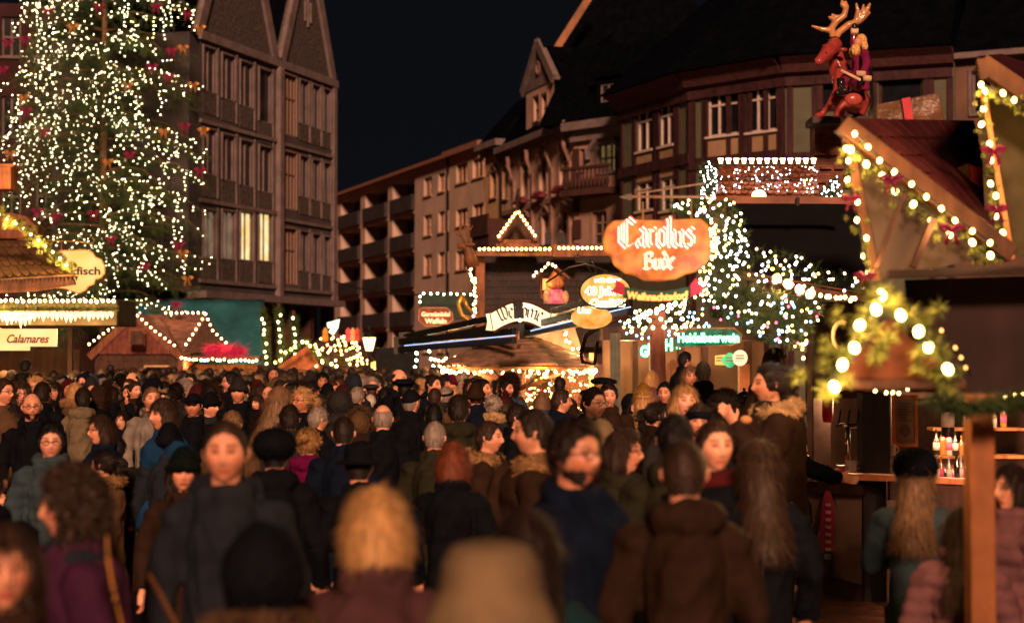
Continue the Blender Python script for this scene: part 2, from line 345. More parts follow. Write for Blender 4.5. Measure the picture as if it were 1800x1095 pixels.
# --- gabled stone building on the left
fl = Fac(348, 43, 586.5, 36.4)
rt = thing('stone_building', 'tall dark stone building with two steep gables and two lit windows', 'building', fl.P(0, 0), 'buildings round the square')
holes, wins, pan = [], [], []
for cols, tops in (((368, 401, 433, 466), ((85, 155), (228, 300), (370, 455))), ):
    for j, x in enumerate(cols):
        for r, (t0, b0) in enumerate(tops):
            dy = (x - 368) * (.40, .315, .05)[r]; big = r == 0 and j == 3
            hh = fl.rect(x, t0 + dy, b0 + dy + (18 if r < 2 else 0) * .4 + (14 if big else 0), 22); holes.append(hh); wins.append((hh, 1 if big else 2, r, j))
for j, x in enumerate((508, 534, 555, 574)):
    for r, (t0, b0) in enumerate(((133, 210), (268, 340), (402, 472))):
        dy = (x - 508) * (.38, .3, .22)[r]; b1 = b0 + dy * .9 + (28 if j == 0 else 0)
        hh = fl.rect(x, t0 + dy, b1, (24, 15, 14, 12)[j]); holes.append(hh); wins.append((hh, 4 if j == 0 else 2, r, j + 4))
ztop = fl.uz(350, 52)[1]; zt = fl.uz(586, 143)[1]; ztop = (ztop + zt) / 2; zb = fl.uz(470, 520)[1]
wm = MB(); fl.wall(wm, 0, fl.L, zb, ztop, holes, dep=.17); wm.build('wall', stoneL, rt)
w2 = MB(); fl.slab(w2, 0, fl.L, 0, zb - .3, -7, -.9); w2.build('arcade_wall', redst, rt)
for i in range(7):
    u = fl.L * i / 6; p = MB(); fl.slab(p, u - .22, u + .22, 0, zb - .302, -.6, -.1); p.build('arcade_pillar', redst, rt)
p = MB(); fl.slab(p, -.2, fl.L + .25, zb - .3, zb, -.4, .5); p.build('ledge', trimL, rt)
p = MB(); fl.slab(p, -.1, fl.L + .15, ztop - .35, ztop, .003, .16); p.build('cornice', trimL, rt)
us = fl.uz(490, 130)[0]
p = MB(); fl.slab(p, us - .28, us + .1, zb, ztop - .352, .002, .25); p.build('pilaster', trimL, rt)
p = MB(); fl.slab(p, fl.L - .3, fl.L + .06, zb, ztop - .352, -.3, .14); p.build('pilaster', trimL, rt)
litp = glow('lit_curtain', (.9, .62, .2), (1, .85, .45), .9, 2); dimp = glow('dim_curtain', (.2, .15, .1), (.36, .27, .17), .42, 2, 'NONE')
for hh, nc, r, j in wins:
    a, b, c, d = hh
    pane = litp if (r == 2 and j in (2, 3)) else dimp if (r == 2 and j in (0, 1)) else None
    fl.window(rt, hh, trimL if nc < 4 else frameD, nc, 1, .05, .1, pane, .62 if nc == 4 else None, sill=False, surround=.07)
    if nc < 4 and r < 3:
        zz = c - (.95 if j < 4 else .8); p = MB(); fl.slab(p, a - .05, b + .05, zz, c - .08, .002, .03); p.build('parapet_panel', reliefL, rt)
        q = MB(); fl.slab(q, b + .11, b + .2, zz, d + .15, .002, .07); q.build('mullion_pier', trimL, rt)
for r in range(3):
    z = fl.uz(368, (212, 350, 490)[r] + 2)[1]; p = MB(); fl.slab(p, 0, us - .282, z - .14, z + .02, .002, .1); p.build('string_course', trimL, rt)
    z = fl.uz(508, (252, 384, 505)[r] + 2)[1]; p = MB(); fl.slab(p, us + .102, fl.L - .31, z - .12, z + .02, .002, .1); p.build('string_course', trimL, rt)
for x0, x1, ap, gh in ((352, 482, 410, 7.6), (497, 584, 547, 6.2)):
    a = fl.uz(x0, 100)[0]; b = fl.uz(x1, 100)[0]; c_ = (a + b) / 2
    g = MB(); g.prism([fl.P(a, ztop, -.05), fl.P(b, ztop, -.05), fl.P(c_, ztop + gh, -.05)], -fl.n * .4); go = g.build('gable', reliefL, rt)
    t_ = MB(); t_.bar(fl.P(a - .1, ztop, -.02), fl.P(c_, ztop + gh + .2, -.02), .5, .22, up=fl.n); t_.bar(fl.P(b + .1, ztop, -.021), fl.P(c_, ztop + gh + .2, -.021), .5, .22, up=fl.n); t_.build('gable_coping', trimL, rt)
    for k in (-1, 0, 1):
        q = MB(); u = c_ + k * .3; zq = ztop + gh * .33; fl.slab(q, u - .05, u + .05, zq + (.25 if k else 0), zq + 1.5 - abs(k) * .3, -.06, .03); q.build('gable_slit', trimL, rt)
    r = MB(); r.prism([fl.P(a, ztop, -.46), fl.P(b, ztop, -.46), fl.P(c_, ztop + gh, -.46)], -fl.n * 8); r.build('roof', roofM, rt)
# --- dark red house behind the tree
fr_ = Fac(-160, 42, 352, 41)
rt = thing('red_house', 'dark red rendered house mostly hidden behind the lit fir tree', 'building', fr_.P(0, 0), 'buildings round the square')
hs = [fr_.rect(x, y, y + 70, 34) for x in (20, 80, 260, 318) for y in (30, 170, 310)]
m = MB(); fr_.wall(m, 0, fr_.L, 0, 17, hs); m.build('wall', mat('dark_red_render', (.03, .012, .013), .9, scale=1, bscale=10), rt)
for h_ in hs: fr_.window(rt, h_, trimL, 2, 2, .08)
# --- balcony block
fa = Fac(588, 20, 787, 25.0)
rt = thing('apartment_block', 'long plain apartment block with stacked dark balconies receding behind the small huts', 'building', fa.P(0, 0), 'buildings round the square')
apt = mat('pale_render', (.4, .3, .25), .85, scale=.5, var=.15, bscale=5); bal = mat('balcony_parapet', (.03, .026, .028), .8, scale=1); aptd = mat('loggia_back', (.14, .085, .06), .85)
def fz(py): return fa.uz(700, py)[1]
floors = [fz(y) for y in (640, 578, 512, 446, 380, 318)]
loggias = [(599, 634), (642, 682), (690, 729)]
hs = []
for a, b in loggias:
    ua, ub = fa.uz(a, 400)[0], fa.uz(b, 400)[0]
    for z0, z1 in zip(floors, floors[1:]): hs.append((ua, ub, z0 + .15, z1 - .12))
wh = []
for x, ww in ((752, 14), (776, 11)):
    for i, (z0, z1) in enumerate(zip(floors, floors[1:])):
        ua, ub = fa.uz(x - ww / 2, 400)[0], fa.uz(x + ww / 2, 400)[0]; wh.append((ua, ub, z0 + .9, z1 - .5))
m = MB(); fa.wall(m, 0, fa.L, 0, floors[-1] + .35, hs + wh, dep=1.3); m.build('wall', apt, rt)
p = MB(); fa.slab(p, -.3, fa.L + .2, floors[-1] + .352, floors[-1] + .6, -3, .5); p.build('eaves', mat('eaves_board', (.2, .1, .07)), rt)
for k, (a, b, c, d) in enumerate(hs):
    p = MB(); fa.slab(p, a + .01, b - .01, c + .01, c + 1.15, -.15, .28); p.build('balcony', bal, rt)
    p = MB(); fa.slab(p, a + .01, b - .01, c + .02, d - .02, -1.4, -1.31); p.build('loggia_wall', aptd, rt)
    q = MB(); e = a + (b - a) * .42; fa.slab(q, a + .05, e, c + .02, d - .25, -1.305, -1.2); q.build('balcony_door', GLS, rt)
for h_ in wh: fa.window(rt, h_, mat('off_white_frame', (.4, .24, .16), .6), 2, 1, .08, .2)
fb = Fac(789, 25.05, 851, 26.6)
rt = thing('plain_townhouse', 'narrow plain townhouse with shuttered windows left of the stag head', 'building', fb.P(0, 0), 'buildings round the square')
zt2 = fb.uz(820, 268)[1]; hs = [fb.rect(x, y, y + hh, 20) for x, q in ((812, 0), (841, -9)) for y, hh in ((287 + q, 34), (367 + q, 30), (440, 34), (520, 34))]
m = MB(); fb.wall(m, 0, fb.L, 0, zt2, hs); m.build('wall', mat('townhouse_render', (.42, .31, .24), .85, scale=.6, var=.15), rt)
for h_ in hs: fb.window(rt, h_, MC['off_white_frame'], 3, 1, .07)
p = MB(); fb.slab(p, -.1, fb.L, zt2 + .002, zt2 + .4, -6, .5); p.build('eaves', MC['eaves_board'], rt)
p = MB(); p.tube([fb.P(-.1, 1, .12), fb.P(-.1, zt2, .12)], .07); p.build('downpipe', BLK, rt)
p = MB(); p.prism([fb.P(-12, zt2 + .402, .2), fb.P(-12, zt2 + 1.6, -5), fb.P(-12, zt2 + .402, -8)], fb.d * (fb.L + 12)); p.build('roof', roofM, rt)
# --- green sign far off
tag(MB().prism(pxp([(586, 345, 19), (604, 345, 19), (607, 349, 19), (600, 354, 19), (586, 352, 19)]), (0, .3, 0)).build('rooftop_sign', em('green_neon', (0, .8, .45), 1.2)), 'small green glowing sign on the roof edge between stone building and apartments', 'sign')
# --- yellow and pink ornate houses
def arched(fc, root, px, py0, py1, wpx, m, sur, box=False):
    h_ = fc.rect(px, py0, py1, wpx); o = fc.window(root, h_, m, 2, 1, .06, .2, rowat=.68, surround=.12)
    a, b, c, d = h_; q = MB(); q.tube([fc.P(a - .1, d + .1, .1)] + [fc.P(a + (b - a) * i / 6, d + .12 + .3 * math.sin(math.pi * i / 6), .1) for i in range(7)] + [fc.P(b + .1, d + .1, .1)], .09, 6); q.build('hood_mould', sur, root)
    if box:
        q = MB(); fc.slab(q, a - .1, b + .1, c - .25, c - .1, .125, .45)
        for i in range(60): needles(q, fc.P(random.uniform(a, b), c - .05, .3), 8, .22, .03)
        q.build('flower_box', mat('red_flowers', (.12, .02, .03), .8), root)
    return h_
for (xa, sa, xb, sb, wx, wy, ctop, nm, lb, col, cs) in (
    (852, 31, 886, 32, (867, 893 - 6), ((298, 348), (405, 470)), 262, 'yellow_house', 'narrow yellow house with a dark bay balcony left of the pink house', (.4, .26, .13), 1),
    (887, 32, 1008, 36.2, (923, 953, 990), ((), ()), 262, 'pink_house', 'ornate pinkish townhouse with pointed dormer gable and flower boxes behind the dark chalet', (.42, .29, .23), 1)):
    fc = Fac(xa, sa, xb, sb)
    rt = thing(nm, lb, 'building', fc.P(0, 0), 'buildings round the square')
    wallm = mat(nm + '_render', col, .85, scale=.7, var=.15); tr = mat(nm + '_stone', (.2, .12, .095), .8, scale=2, var=.25)
    zc = fc.uz((xa + xb) / 2, ctop if nm[0] == 'y' else 249)[1]; hs = []
    if nm[0] == 'y': spec = [(868, 303, 348, 11, 0), (889, 298, 350, 9, 0), (868, 400, 460, 12, 0)]
    else: spec = [(923, 288, 350, 13, 1), (955, 276, 340, 13, 1), (991, 262, 330, 14, 1), (960, 377, 430, 14, 0), (992, 370, 432, 15, 0), (925, 385, 440, 13, 0)]
    for x, y0, y1, ww, bx in spec: hs.append(arched(fc, rt, x, y0, y1, ww, frameD, tr, bx))
    m = MB(); fc.wall(m, 0, fc.L, 0, zc, hs); m.build('wall', wallm, rt)
    p = MB(); fc.slab(p, -.2, fc.L + .2, zc + .002, zc + .35, -3, .6); fc.slab(p, -.05, fc.L + .1, zc - .35, zc, .002, .3); p.build('cornice', trimL, rt)
    if nm[0] == 'p':
        z0 = fc.uz(950, 356)[1]; p = MB(); fc.slab(p, 0, fc.L, z0 - .2, z0 + .05, .002, .15); p.build('string_course', tr, rt)
        for x in (905, 938, 972, 1004):
            u = fc.uz(x, 400)[0]; p = MB(); fc.slab(p, u - .16, u + .16, 1, z0 - .202, .003, .17); fc.slab(p, u - .14, u + .14, z0 + .052, zc - 1.6, .003, .14); p.build('pilaster', tr, rt)
            p = MB(); p.tube([fc.P(u, zc - .36, .4), fc.P(u, zc - .9, .38), fc.P(u, zc - 1.6, .12)], [.13, .1, .04], 8); p.build('console', tr, rt)
        # dormer with pointed gable
        a = fc.uz(925, 160)[0]; b = fc.uz(974, 160)[0]; c_ = (a + b) / 2 - .2; zd0 = zc + .352; zd1 = fc.uz(950, 152)[1]; zd2 = fc.uz(945, 86)[1]
        dh = fc.rect(944, 170, 213, 10); dh2 = fc.rect(958, 166, 210, 10)
        d_ = thing('x', None, None, fc.P(0, 0)); bpy.data.objects.remove(d_)
        q = MB(); fc.wall(q, a, b, zd0, zd1, [dh, dh2], dep=.2, depth=3.5); dm = q.build('dormer', MC['pink_house_render'], rt)
        fc.window(rt, dh, frameD, 1, 1, .05, .15, rowat=.5, surround=.08); fc.window(rt, dh2, frameD, 1, 1, .05, .15, rowat=.5, surround=.08)
        q = MB(); q.prism([fc.P(a - .1, zd1 + .002, .05), fc.P(b + .1, zd1 + .002, .05), fc.P(c_ + .2, zd2, .05)], -fc.n * .4); q.build('pediment', trimL, rt)
        q = MB(); q.bar(fc.P(a - .3, zd1, .15), fc.P(c_ + .2, zd2 + .25, .15), .5, .14, up=fc.n); q.bar(fc.P(b + .3, zd1, .149), fc.P(c_ + .2, zd2 + .25, .149), .5, .14, up=fc.n); q.build('gable_coping', trimL, rt)
        q = MB(); q.tube([fc.P(c_ + .2 + .28 * math.cos(t), zd1 + .95 + .32 * math.sin(t), .08) for t in [k * math.pi / 5 for k in range(10)]], .07, 6, closed=True); q.build('round_window', tr, rt)
        q = MB(); q.prism([fc.P(a - .4, zd1 + .01, -.4), fc.P(b + .4, zd1 + .01, -.4), fc.P(c_ + .2, zd2 + .1, -.4)], -fc.n * 6); q.build('dormer_roof', roofM, rt)
        q = MB(); q.hexa([fc.P(-1, zc + .353, .3), fc.P(fc.L, zc + .353, .3), fc.P(fc.L, zc + .353, -9), fc.P(-1, zc + .353, -9), fc.P(1.2, zc + 4.4, -2.4), fc.P(fc.L - .5, zc + 5, -2.4), fc.P(fc.L - .5, zc + 5, -7), fc.P(1.2, zc + 4.4, -7)]); q.build('roof', roofM, rt)
        q = MB(); q.tube([fc.P(-.1, 1, .2), fc.P(-.1, zc - .8, .2), fc.P(0, zc, .5)], .08); q.build('downpipe', BLK, rt)
    else:
        q = MB(); a = fc.uz(856, 400)[0]; b = fc.uz(886, 400)[0]; z0 = fc.uz(870, 388)[1]; fc.slab(q, a, b, 2, z0, .01, .9); fc.slab(q, a - .1, b + .1, z0 - .9, z0 + .25, .901, 1.0); q.build('bay', redst, rt)
        q = MB(); q.prism([fc.P(-.2, zc + .352, .4), fc.P(-.2, zc + 3, -2), fc.P(-.2, zc + .352, -6)], fc.d * (fc.L + .2)); q.build('roof', roofM, rt)
# corner face with balcony
fc = Fac(1009, 36.3, 1098, 37.4)
rt = thing('corner_house', 'corner house with arched lit window over a stone balcony', 'building', fc.P(0, 0), 'buildings round the square')
zc = fc.uz(1050, 228)[1]; h1 = fc.rect(1066, 252, 303, 32); h2 = fc.rect(1055, 372, 430, 26); h3 = fc.rect(1023, 262, 300, 10)
m = MB(); fc.wall(m, 0, fc.L, 0, zc, [h1, h2, h3]); m.build('wall', mat('corner_render', (.24, .15, .12), .85, scale=.7), rt)
fc.window(rt, h1, trimL, 3, 2, .08, pane=glow('dim_lit_pane', (.12, .08, .03), (.5, .33, .12), .3, 1.2, 'NONE'), surround=.15); fc.window(rt, h2, frameD, 2, 3, .07, surround=.15); fc.window(rt, h3, frameD, 1, 1, .05)
q = MB(); a, b, c, d = h1; q.tube([fc.P(a - .5, d - .7, .15)] + [fc.P(a - .45 + (b - a + .9) * i / 8, d - .3 + .75 * math.sin(math.pi * i / 8), .15) for i in range(9)] + [fc.P(b + .5, d - .7, .15)], .16, 6); q.build('arch', trimL, rt)
p = MB(); fc.slab(p, -.2, fc.L + .2, zc + .002, zc + .4, -3, .7); fc.slab(p, 0, fc.L, zc - .5, zc, .002, .3); p.build('cornice', trimL, rt)
zb_ = fc.uz(1050, 335)[1]; p = MB(); fc.slab(p, .2, fc.L, zb_ - .3, zb_, .01, 1.2); bo = p.build('balcony', redst, rt); BASE[bo.name] = BASE[rt.name]
p = MB(); fc.slab(p, .2, fc.L, zb_ + .95, zb_ + 1.08, .9, 1.15); p.build('handrail', redst, bo)
for i in range(12):
    u = .35 + (fc.L - .5) * i / 11; q = MB(); q.lathe(fc.P(u, zb_, 1.03), [(.05, .002), (.09, .2), (.1, .35), (.05, .6), (.05, .8), (.08, .945)], 8); q.build('baluster', redst, bo, smooth=True)
for i in range(9):
    q = MB(); fc.slab(q, .0, .38 + .12 * (i % 2), 2 + i * 1.15, 2.9 + i * 1.15, .003, .1); q.build('quoin', redst, rt)
q = MB(); q.hexa([fc.P(-2, zc + .41, .5), fc.P(fc.L + 1, zc + .41, .5), fc.P(fc.L + 1, zc + .41, -9), fc.P(-2, zc + .41, -9), fc.P(-2, zc + 4.6, -2), fc.P(fc.L + 1, zc + 4.3, -2), fc.P(fc.L + 1, zc + 4.3, -8), fc.P(-2, zc + 4.6, -8)]); q.build('roof', roofM, rt)
dh = (fc.uz(1055, 150)[0], fc.uz(1082, 150)[0], zc + .9, fc.uz(1068, 147)[1])
q = MB(); fc.wall(q, dh[0] - .3, dh[1] + .3, zc + .42, dh[3] + .3, [dh], .1, depth=2.2); fc.slab(q, dh[0] - .45, dh[1] + .45, dh[3] + .302, dh[3] + .6, -2, .2); q.build('dormer', roofM, rt); fc.window(rt, dh, trimL, 2, 3, .07, .1)
# steep lit roof far behind
tag(MB().hexa([W(905, 250, 24), W(1330, 250, 24), W(1330, 250, 20), W(905, 250, 20), W(1064, -95, 23), W(1180, -95, 23), W(1180, -95, 21), W(1064, -95, 21)]).build('steep_church_roof', roofM), 'huge steep dark church roof rising behind the pink house', 'building', 'buildings round the square')
tag(MB().bar(W(966, 105, 24.3), W(1046, -20, 24.2), .35, .5).build('lit_ridge', mat('copper', (.2, .08, .03), .45, var=.4, scale=2)), 'orange lit ridge edge running up the steep church roof', 'roof ridge')  # orange light on the roof edge, painted as a copper coloured bar

# --- curved half timbered house
tim = mat('ox_red_timber', (.035, .013, .016), .7, kind='wood', bscale=5); ocre = mat('ochre_infill', (.27, .18, .11), .9, scale=1.5, var=.15); grn = mat('green_infill', (.085, .09, .06), .9, scale=1.5, var=.15)
whf = mat('white_window_frame', (.5, .42, .38), .5, var=.1)
rt = thing('timbered_house', 'curved half timbered house with dark red beams and white mullioned windows behind the chimney', 'building', W(1300, 1200, 44) * 1, 'buildings round the square')
BASE[rt.name] = Vector(rt.location)
P4 = [(1092, 38.9), (1216, 42.3), (1382, 44.6), (1678, 46.2)]; ctop = [(1092, 190), (1216, 142), (1382, 110), (1678, 92)]
wspec = [[(1134, 192, 265, 28), (1172, 182, 256, 26), (1134, 318, 370, 30), (1176, 312, 370, 28)], [(1271, 163, 238, 54), (1339, 152, 231, 52), (1262, 300, 350, 30)], [(1583, 124, 190, 78), (1460, 140, 190, 40)]]
for i in range(3):
    fc = Fac(P4[i][0], P4[i][1], P4[i + 1][0], P4[i + 1][1]); z1 = 13.6
    hs = [fc.rect(*q) for q in wspec[i]]
    m = MB(); fc.wall(m, 0, fc.L, 0, z1, hs, depth=5); m.build('wall', grn if i != 1 else grn, rt)
    for j, h_ in enumerate(hs):
        a, b, c, d = h_
        if i == 2: fc.window(rt, h_, tim, 1, 1, .1, .2)
        elif i == 1 and j < 2: fc.window(rt, h_, whf, 3, 1, .075, .12, rowat=.72)
        else: fc.window(rt, h_, whf if d > 9 else tim, 2, 1, .075, .12, rowat=.72)
        if i < 2: q = MB(); fc.slab(q, a, b, c - 1.35, c - .2, .004, .03); q.build('infill_panel', ocre, rt)
        q = MB()
        for u in (a - .27, b + .05): fc.slab(q, u, u + .22, c - 1.45, z1 - .9, .005, .08)
        q.build('post', tim, rt)
    us_ = {0: [.1, fc.L - .25], 1: [.05, fc.L * .62, fc.L * .79, fc.L - .2], 2: [.1, fc.L * .2, fc.L * .42, fc.L * .86, fc.L - .2]}[i]
    for u in us_: q = MB(); fc.slab(q, u, u + .22, 1, z1 - .9, .006, .085); q.build('post', tim, rt)
    q = MB(); z = fc.uz(P4[i][0], (298, 285, 275)[i])[1] * .5 + fc.uz(P4[i + 1][0], (285, 275, 270)[i])[1] * .5; fc.slab(q, 0, fc.L, z - .25, z + .2, .09, .16); q.build('rail', tim, rt); q = MB(); fc.slab(q, 0, fc.L, z1 - .9, z1 - .55, .09, .17); q.build('rail', tim, rt)
    q = MB(); q.prism([fc.P(-.05, z1 - .55, .01), fc.P(-.05, z1 - .4, .35), fc.P(-.05, z1 - .1, .5), fc.P(-.05, z1 + .15, .9), fc.P(-.05, z1 + .2, .01)], fc.d * (fc.L + .1)); q.build('cornice', mat('dusky_red_cornice', (.05, .02, .02), .8), rt)
    q = MB(); q.hexa([fc.P(-.6 if i else -.3, z1 + .202, .95), fc.P(fc.L, z1 + .202, .95), fc.P(fc.L, z1 + .202, -8), fc.P(-1, z1 + .202, -8), fc.P(.2, z1 + 5.5, -5), fc.P(fc.L, z1 + 5.5, -5), fc.P(fc.L, z1 + 5.5, -7), fc.P(.2, z1 + 5.5, -7)]); q.build('roof', roofM, rt)
for x, y in ((1187, 110), (1315, 82)):
    q = MB(); q.prism(pxp([(x - 8, y - 13, 40), (x + 3, y - 14, 40), (x + 3, y + 14, 40), (x - 8, y + 14, 40)]), (0, .6, 0)); so_ = q.build('skylight', frameD, rt)
    q = MB(); q.prism([p + Vector((0, -.02, 0)) for p in pxp([(x - 4, y - 9, 40), (x + 1, y - 9, 40), (x + 1, y + 11, 40), (x - 4, y + 11, 40)])], (0, .015, 0)); q.build('skylight_pane', GLS, rt)
q = MB(); q.tube([W(1671, 95, 45.5), W(1676, 200, 45.5), W(1676, 620, 45.5)], .08); q.build('downpipe', BLK, rt)
# neighbour on the right
fc = Fac(1682, 45.6, 1880, 47); rt = thing('tan_house', 'tan house with a snow guard along its gutter at the right edge', 'building', fc.P(0, 0), 'buildings round the square')
zc = fc.uz(1750, 102)[1]; hs = [fc.rect(1725, 125, 200, 34), fc.rect(1800, 120, 200, 40)]
m = MB(); fc.wall(m, 0, fc.L, 0, zc, hs); m.build('wall', mat('tan_render', (.12, .07, .05), .85, scale=.7), rt)
for h_ in hs: fc.window(rt, h_, trimL, 2, 1, .09, surround=.12)
p = MB(); fc.slab(p, -.1, fc.L, zc + .002, zc + .22, -2, .5); p.build('gutter', trimL, rt)
q = MB(); q.hexa([fc.P(0, zc + .23, .4), fc.P(fc.L, zc + .23, .4), fc.P(fc.L, zc + .23, -8), fc.P(0, zc + .23, -8), fc.P(0, zc + 6, -5), fc.P(fc.L, zc + 6, -5), fc.P(fc.L, zc + 6, -7), fc.P(0, zc + 6, -7)]); q.build('roof', roofM, rt)
for x0, x1 in ((1692, 1800), (1545, 1664)):
    q = MB(); n = 34; pts = [W(x0 + (x1 - x0) * i / n, 80 - (2 if x0 < 1600 else 4) * i / n, 44.8) for i in range(n + 1)]
    for p_ in pts: q.bx(p_.x - .02, p_.x + .02, p_.y - .02, p_.y + .02, p_.z - .16, p_.z + .16)
    q.tube([p_ - Vector((0, 0, .17)) for p_ in pts], .02, 4); q.build('snow_guard', mat('guard_metal', (.08, .05, .04), .5, metal=.6), rt)
dh = fc.rect(1787, 0, 56, 22); 
q = MB(); q.bx(*(sorted((W(1764, 30, 44).x, W(1812, 30, 44).x))), W(1787, 30, 44).y, W(1787, 30, 44).y + 3, W(1787, 62, 44).z, W(1787, -15, 44).z); q.build('dormer', roofM, rt)
q = MB(); c0, c1 = W(1774, 56, 44.05), W(1800, -2, 44.05); y = c0.y
for a, b, c, d in ((c0.x, c1.x, c0.z, c0.z + .08), (c0.x, c0.x + .09, c0.z + .081, c1.z), (c1.x - .09, c1.x, c0.z + .081, c1.z)): q.bx(a, b, y - .05, y + .04, c, d)
q.build('dormer_window', trimL, rt)
# ------------------------------------------------------------------ christmas tree
TX = W(180, 629, 46); TX.z = 0
tr = thing('christmas_tree', 'huge fir tree covered in warm white bulbs and red and gold bows', 'tree', TX)
rng = random.Random(3)
m = MB(); m.tube([TX + Vector((rng.uniform(-.02, .02), 0, z)) for z in range(0, 27, 2)], [.2 - .0065 * z for z in range(0, 27, 2)], 12); m.build('trunk', mat('spruce_bark', (.13, .08, .04), .9, scale=8, var=.5, bump=.8, bscale=20, bd=.05), tr, smooth=True)
cr = MB(); limbs = []; lights = []
z = 3.2
while z < 22:
    Rr = 4.1 * (1 - max(0, z - 11) / 34) * (1 if z > 4 else .8)
    for k in range(8):
        an = rng.uniform(0, 2 * math.pi); L = Rr * rng.uniform(.72, 1.04); d = Vector((math.cos(an), math.sin(an), 0)); p0 = TX + Vector((0, 0, z)); pts = []
        for i in range(8):
            t = i / 7; pts.append(p0 + d * L * t + Vector((0, 0, .35 * math.sin(t * 2.2) - 1.25 * t * t * (.6 + rng.random() * .5))))
        limbs.append(pts)
    z += .42
lm = MB()
for pts in limbs:
    lm.tube(pts, [.035, .032, .028, .024, .02, .016, .012, .006], 4)
    for a, b in zip(pts[1:], pts[2:]):
        for _ in range(7):
            p = a.lerp(b, rng.random()); sd_ = Vector((rng.gauss(0, .24), rng.gauss(0, .24), rng.uniform(-.55, .05)))
            q = p + sd_
            for j in range(13):
                e = p.lerp(q, rng.random()); dd = (sd_.normalized() * .8 + Vector((rng.gauss(0, .6), rng.gauss(0, .6), rng.gauss(-.2, .5)))).normalized(); o_ = dd.orthogonal().normalized() * .011; cr.add([e - o_, e + o_, e + dd * rng.uniform(.08, .2)], [(0, 1, 2)])
    if pts[-1].y < TX.y + 1.3:
        q = [pts[1]]; dr = 0
        for i in range(2, 8): q.append(pts[i] + Vector((rng.gauss(0, .07), -.08, rng.gauss(-.05, .12))))
        if rng.random() < .97: lights += along(q, rng.uniform(.2, .31), .1)
        if rng.random() < .8:
            e = pts[rng.randint(4, 7)]; n = rng.randint(3, 8); lights += [e + Vector((rng.gauss(0, .04) + i * rng.uniform(-.03, .03), -.1, -i * .15)) for i in range(n)]
lm.build('limb', MC['spruce_bark'], tr); cr.build('crown', PINE, tr)
for o in tr.children:
    if o.name.startswith('limb'): o['kind'] = 'stuff'
_c, _k = {}, []
for p in lights:
    q = (round(p.x / .115), round(p.z / .115))
    if p.z > 3.4 and q not in _c: _c[q] = 1; _k.append(p)
lights = _k
add_bulbs(tr, lights, .0175, TREEB)
for z in (4.5, 7.5, 10.5, 13.5):
    for k in (-1, 1): lamp(tr, TX + Vector((k * 1.7, -2.4, z)), 22, (1, .75, .4), .3)
for (x, y, mg) in ((85, 20, 1), (175, 12, 1), (15, 75, 1), (45, 70, 1), (275, 12, 1), (330, 25, 1), (302, 90, 1), (268, 118, 1), (297, 135, 1), (5, 122, 1), (47, 195, 1), (80, 232, 1), (325, 222, 1), (352, 300, 1), (228, 272, 1), (100, 380, 1), (66, 372, 1), (165, 375, 1), (255, 468, 1), (315, 430, 1), (196, 420, 1), (310, 535, 1), (322, 85, 0), (340, 150, 0), (352, 50, 0), (358, 230, 0), (288, 232, 0), (42, 172, 0), (18, 270, 0), (330, 490, 0), (225, 150, 0), (128, 48, 0), (322, 445, 0), (190, 285, 0)):
    bow(W(x, y, 47.8 + (3 - abs(x - 180) / 60) * .4), .2, tr, MAG if mg else GOLD)
# ------------------------------------------------------------------ the stalls and their things
def pz(pts, s): return [W(x, y, s) for x, y in pts]
def plate(b, pts, s, th=.05, mi=0, dy=0): return b.prism([p + Vector((0, dy, 0)) for p in pz(pts, s)], (0, th, 0), mi)
def box2(b, x0, x1, y0, y1, s, dep, mi=0, dy=0):      # front rectangle read at scale s, dep metres deep
    a, c = W(x0, y1, s), W(x1, y0, s); return b.bx(a.x, c.x, a.y + dy, a.y + dy + dep, a.z, c.z, mi)
def sgl(b, name, m, label, cat, group=None, bevel=0, smooth=False): return tag(b.build(name, m, smooth=smooth, bevel=bevel), label, cat, group)
def ell(cx, cy, rx, ry, n=28, w=0): return [(cx + rx * math.cos(2 * math.pi * i / n) * (1 + w * math.cos(8 * math.pi * i / n)), cy + ry * math.sin(2 * math.pi * i / n) * (1 + w * math.cos(8 * math.pi * i / n))) for i in range(n)]
def rim(b, pts, s, r, mi=0, dy=-.02): b.tube([p + Vector((0, dy, 0)) for p in pz(pts, s)], r, 6, mi, closed=True)
def planks(parent, x0, x1, y0, y1, s, dep, m, n, name='plank_wall'):
    a, c = W(x0, y1, s), W(x1, y0, s); b = MB()
    for i in range(n):
        z0 = a.z + (c.z - a.z) * i / n; z1 = a.z + (c.z - a.z) * (i + 1) / n; b.bx(a.x, c.x, a.y + (.012 if i % 2 else 0), a.y + dep, z0 + .004, z1 - .004)
    return b.build(name, m, parent)
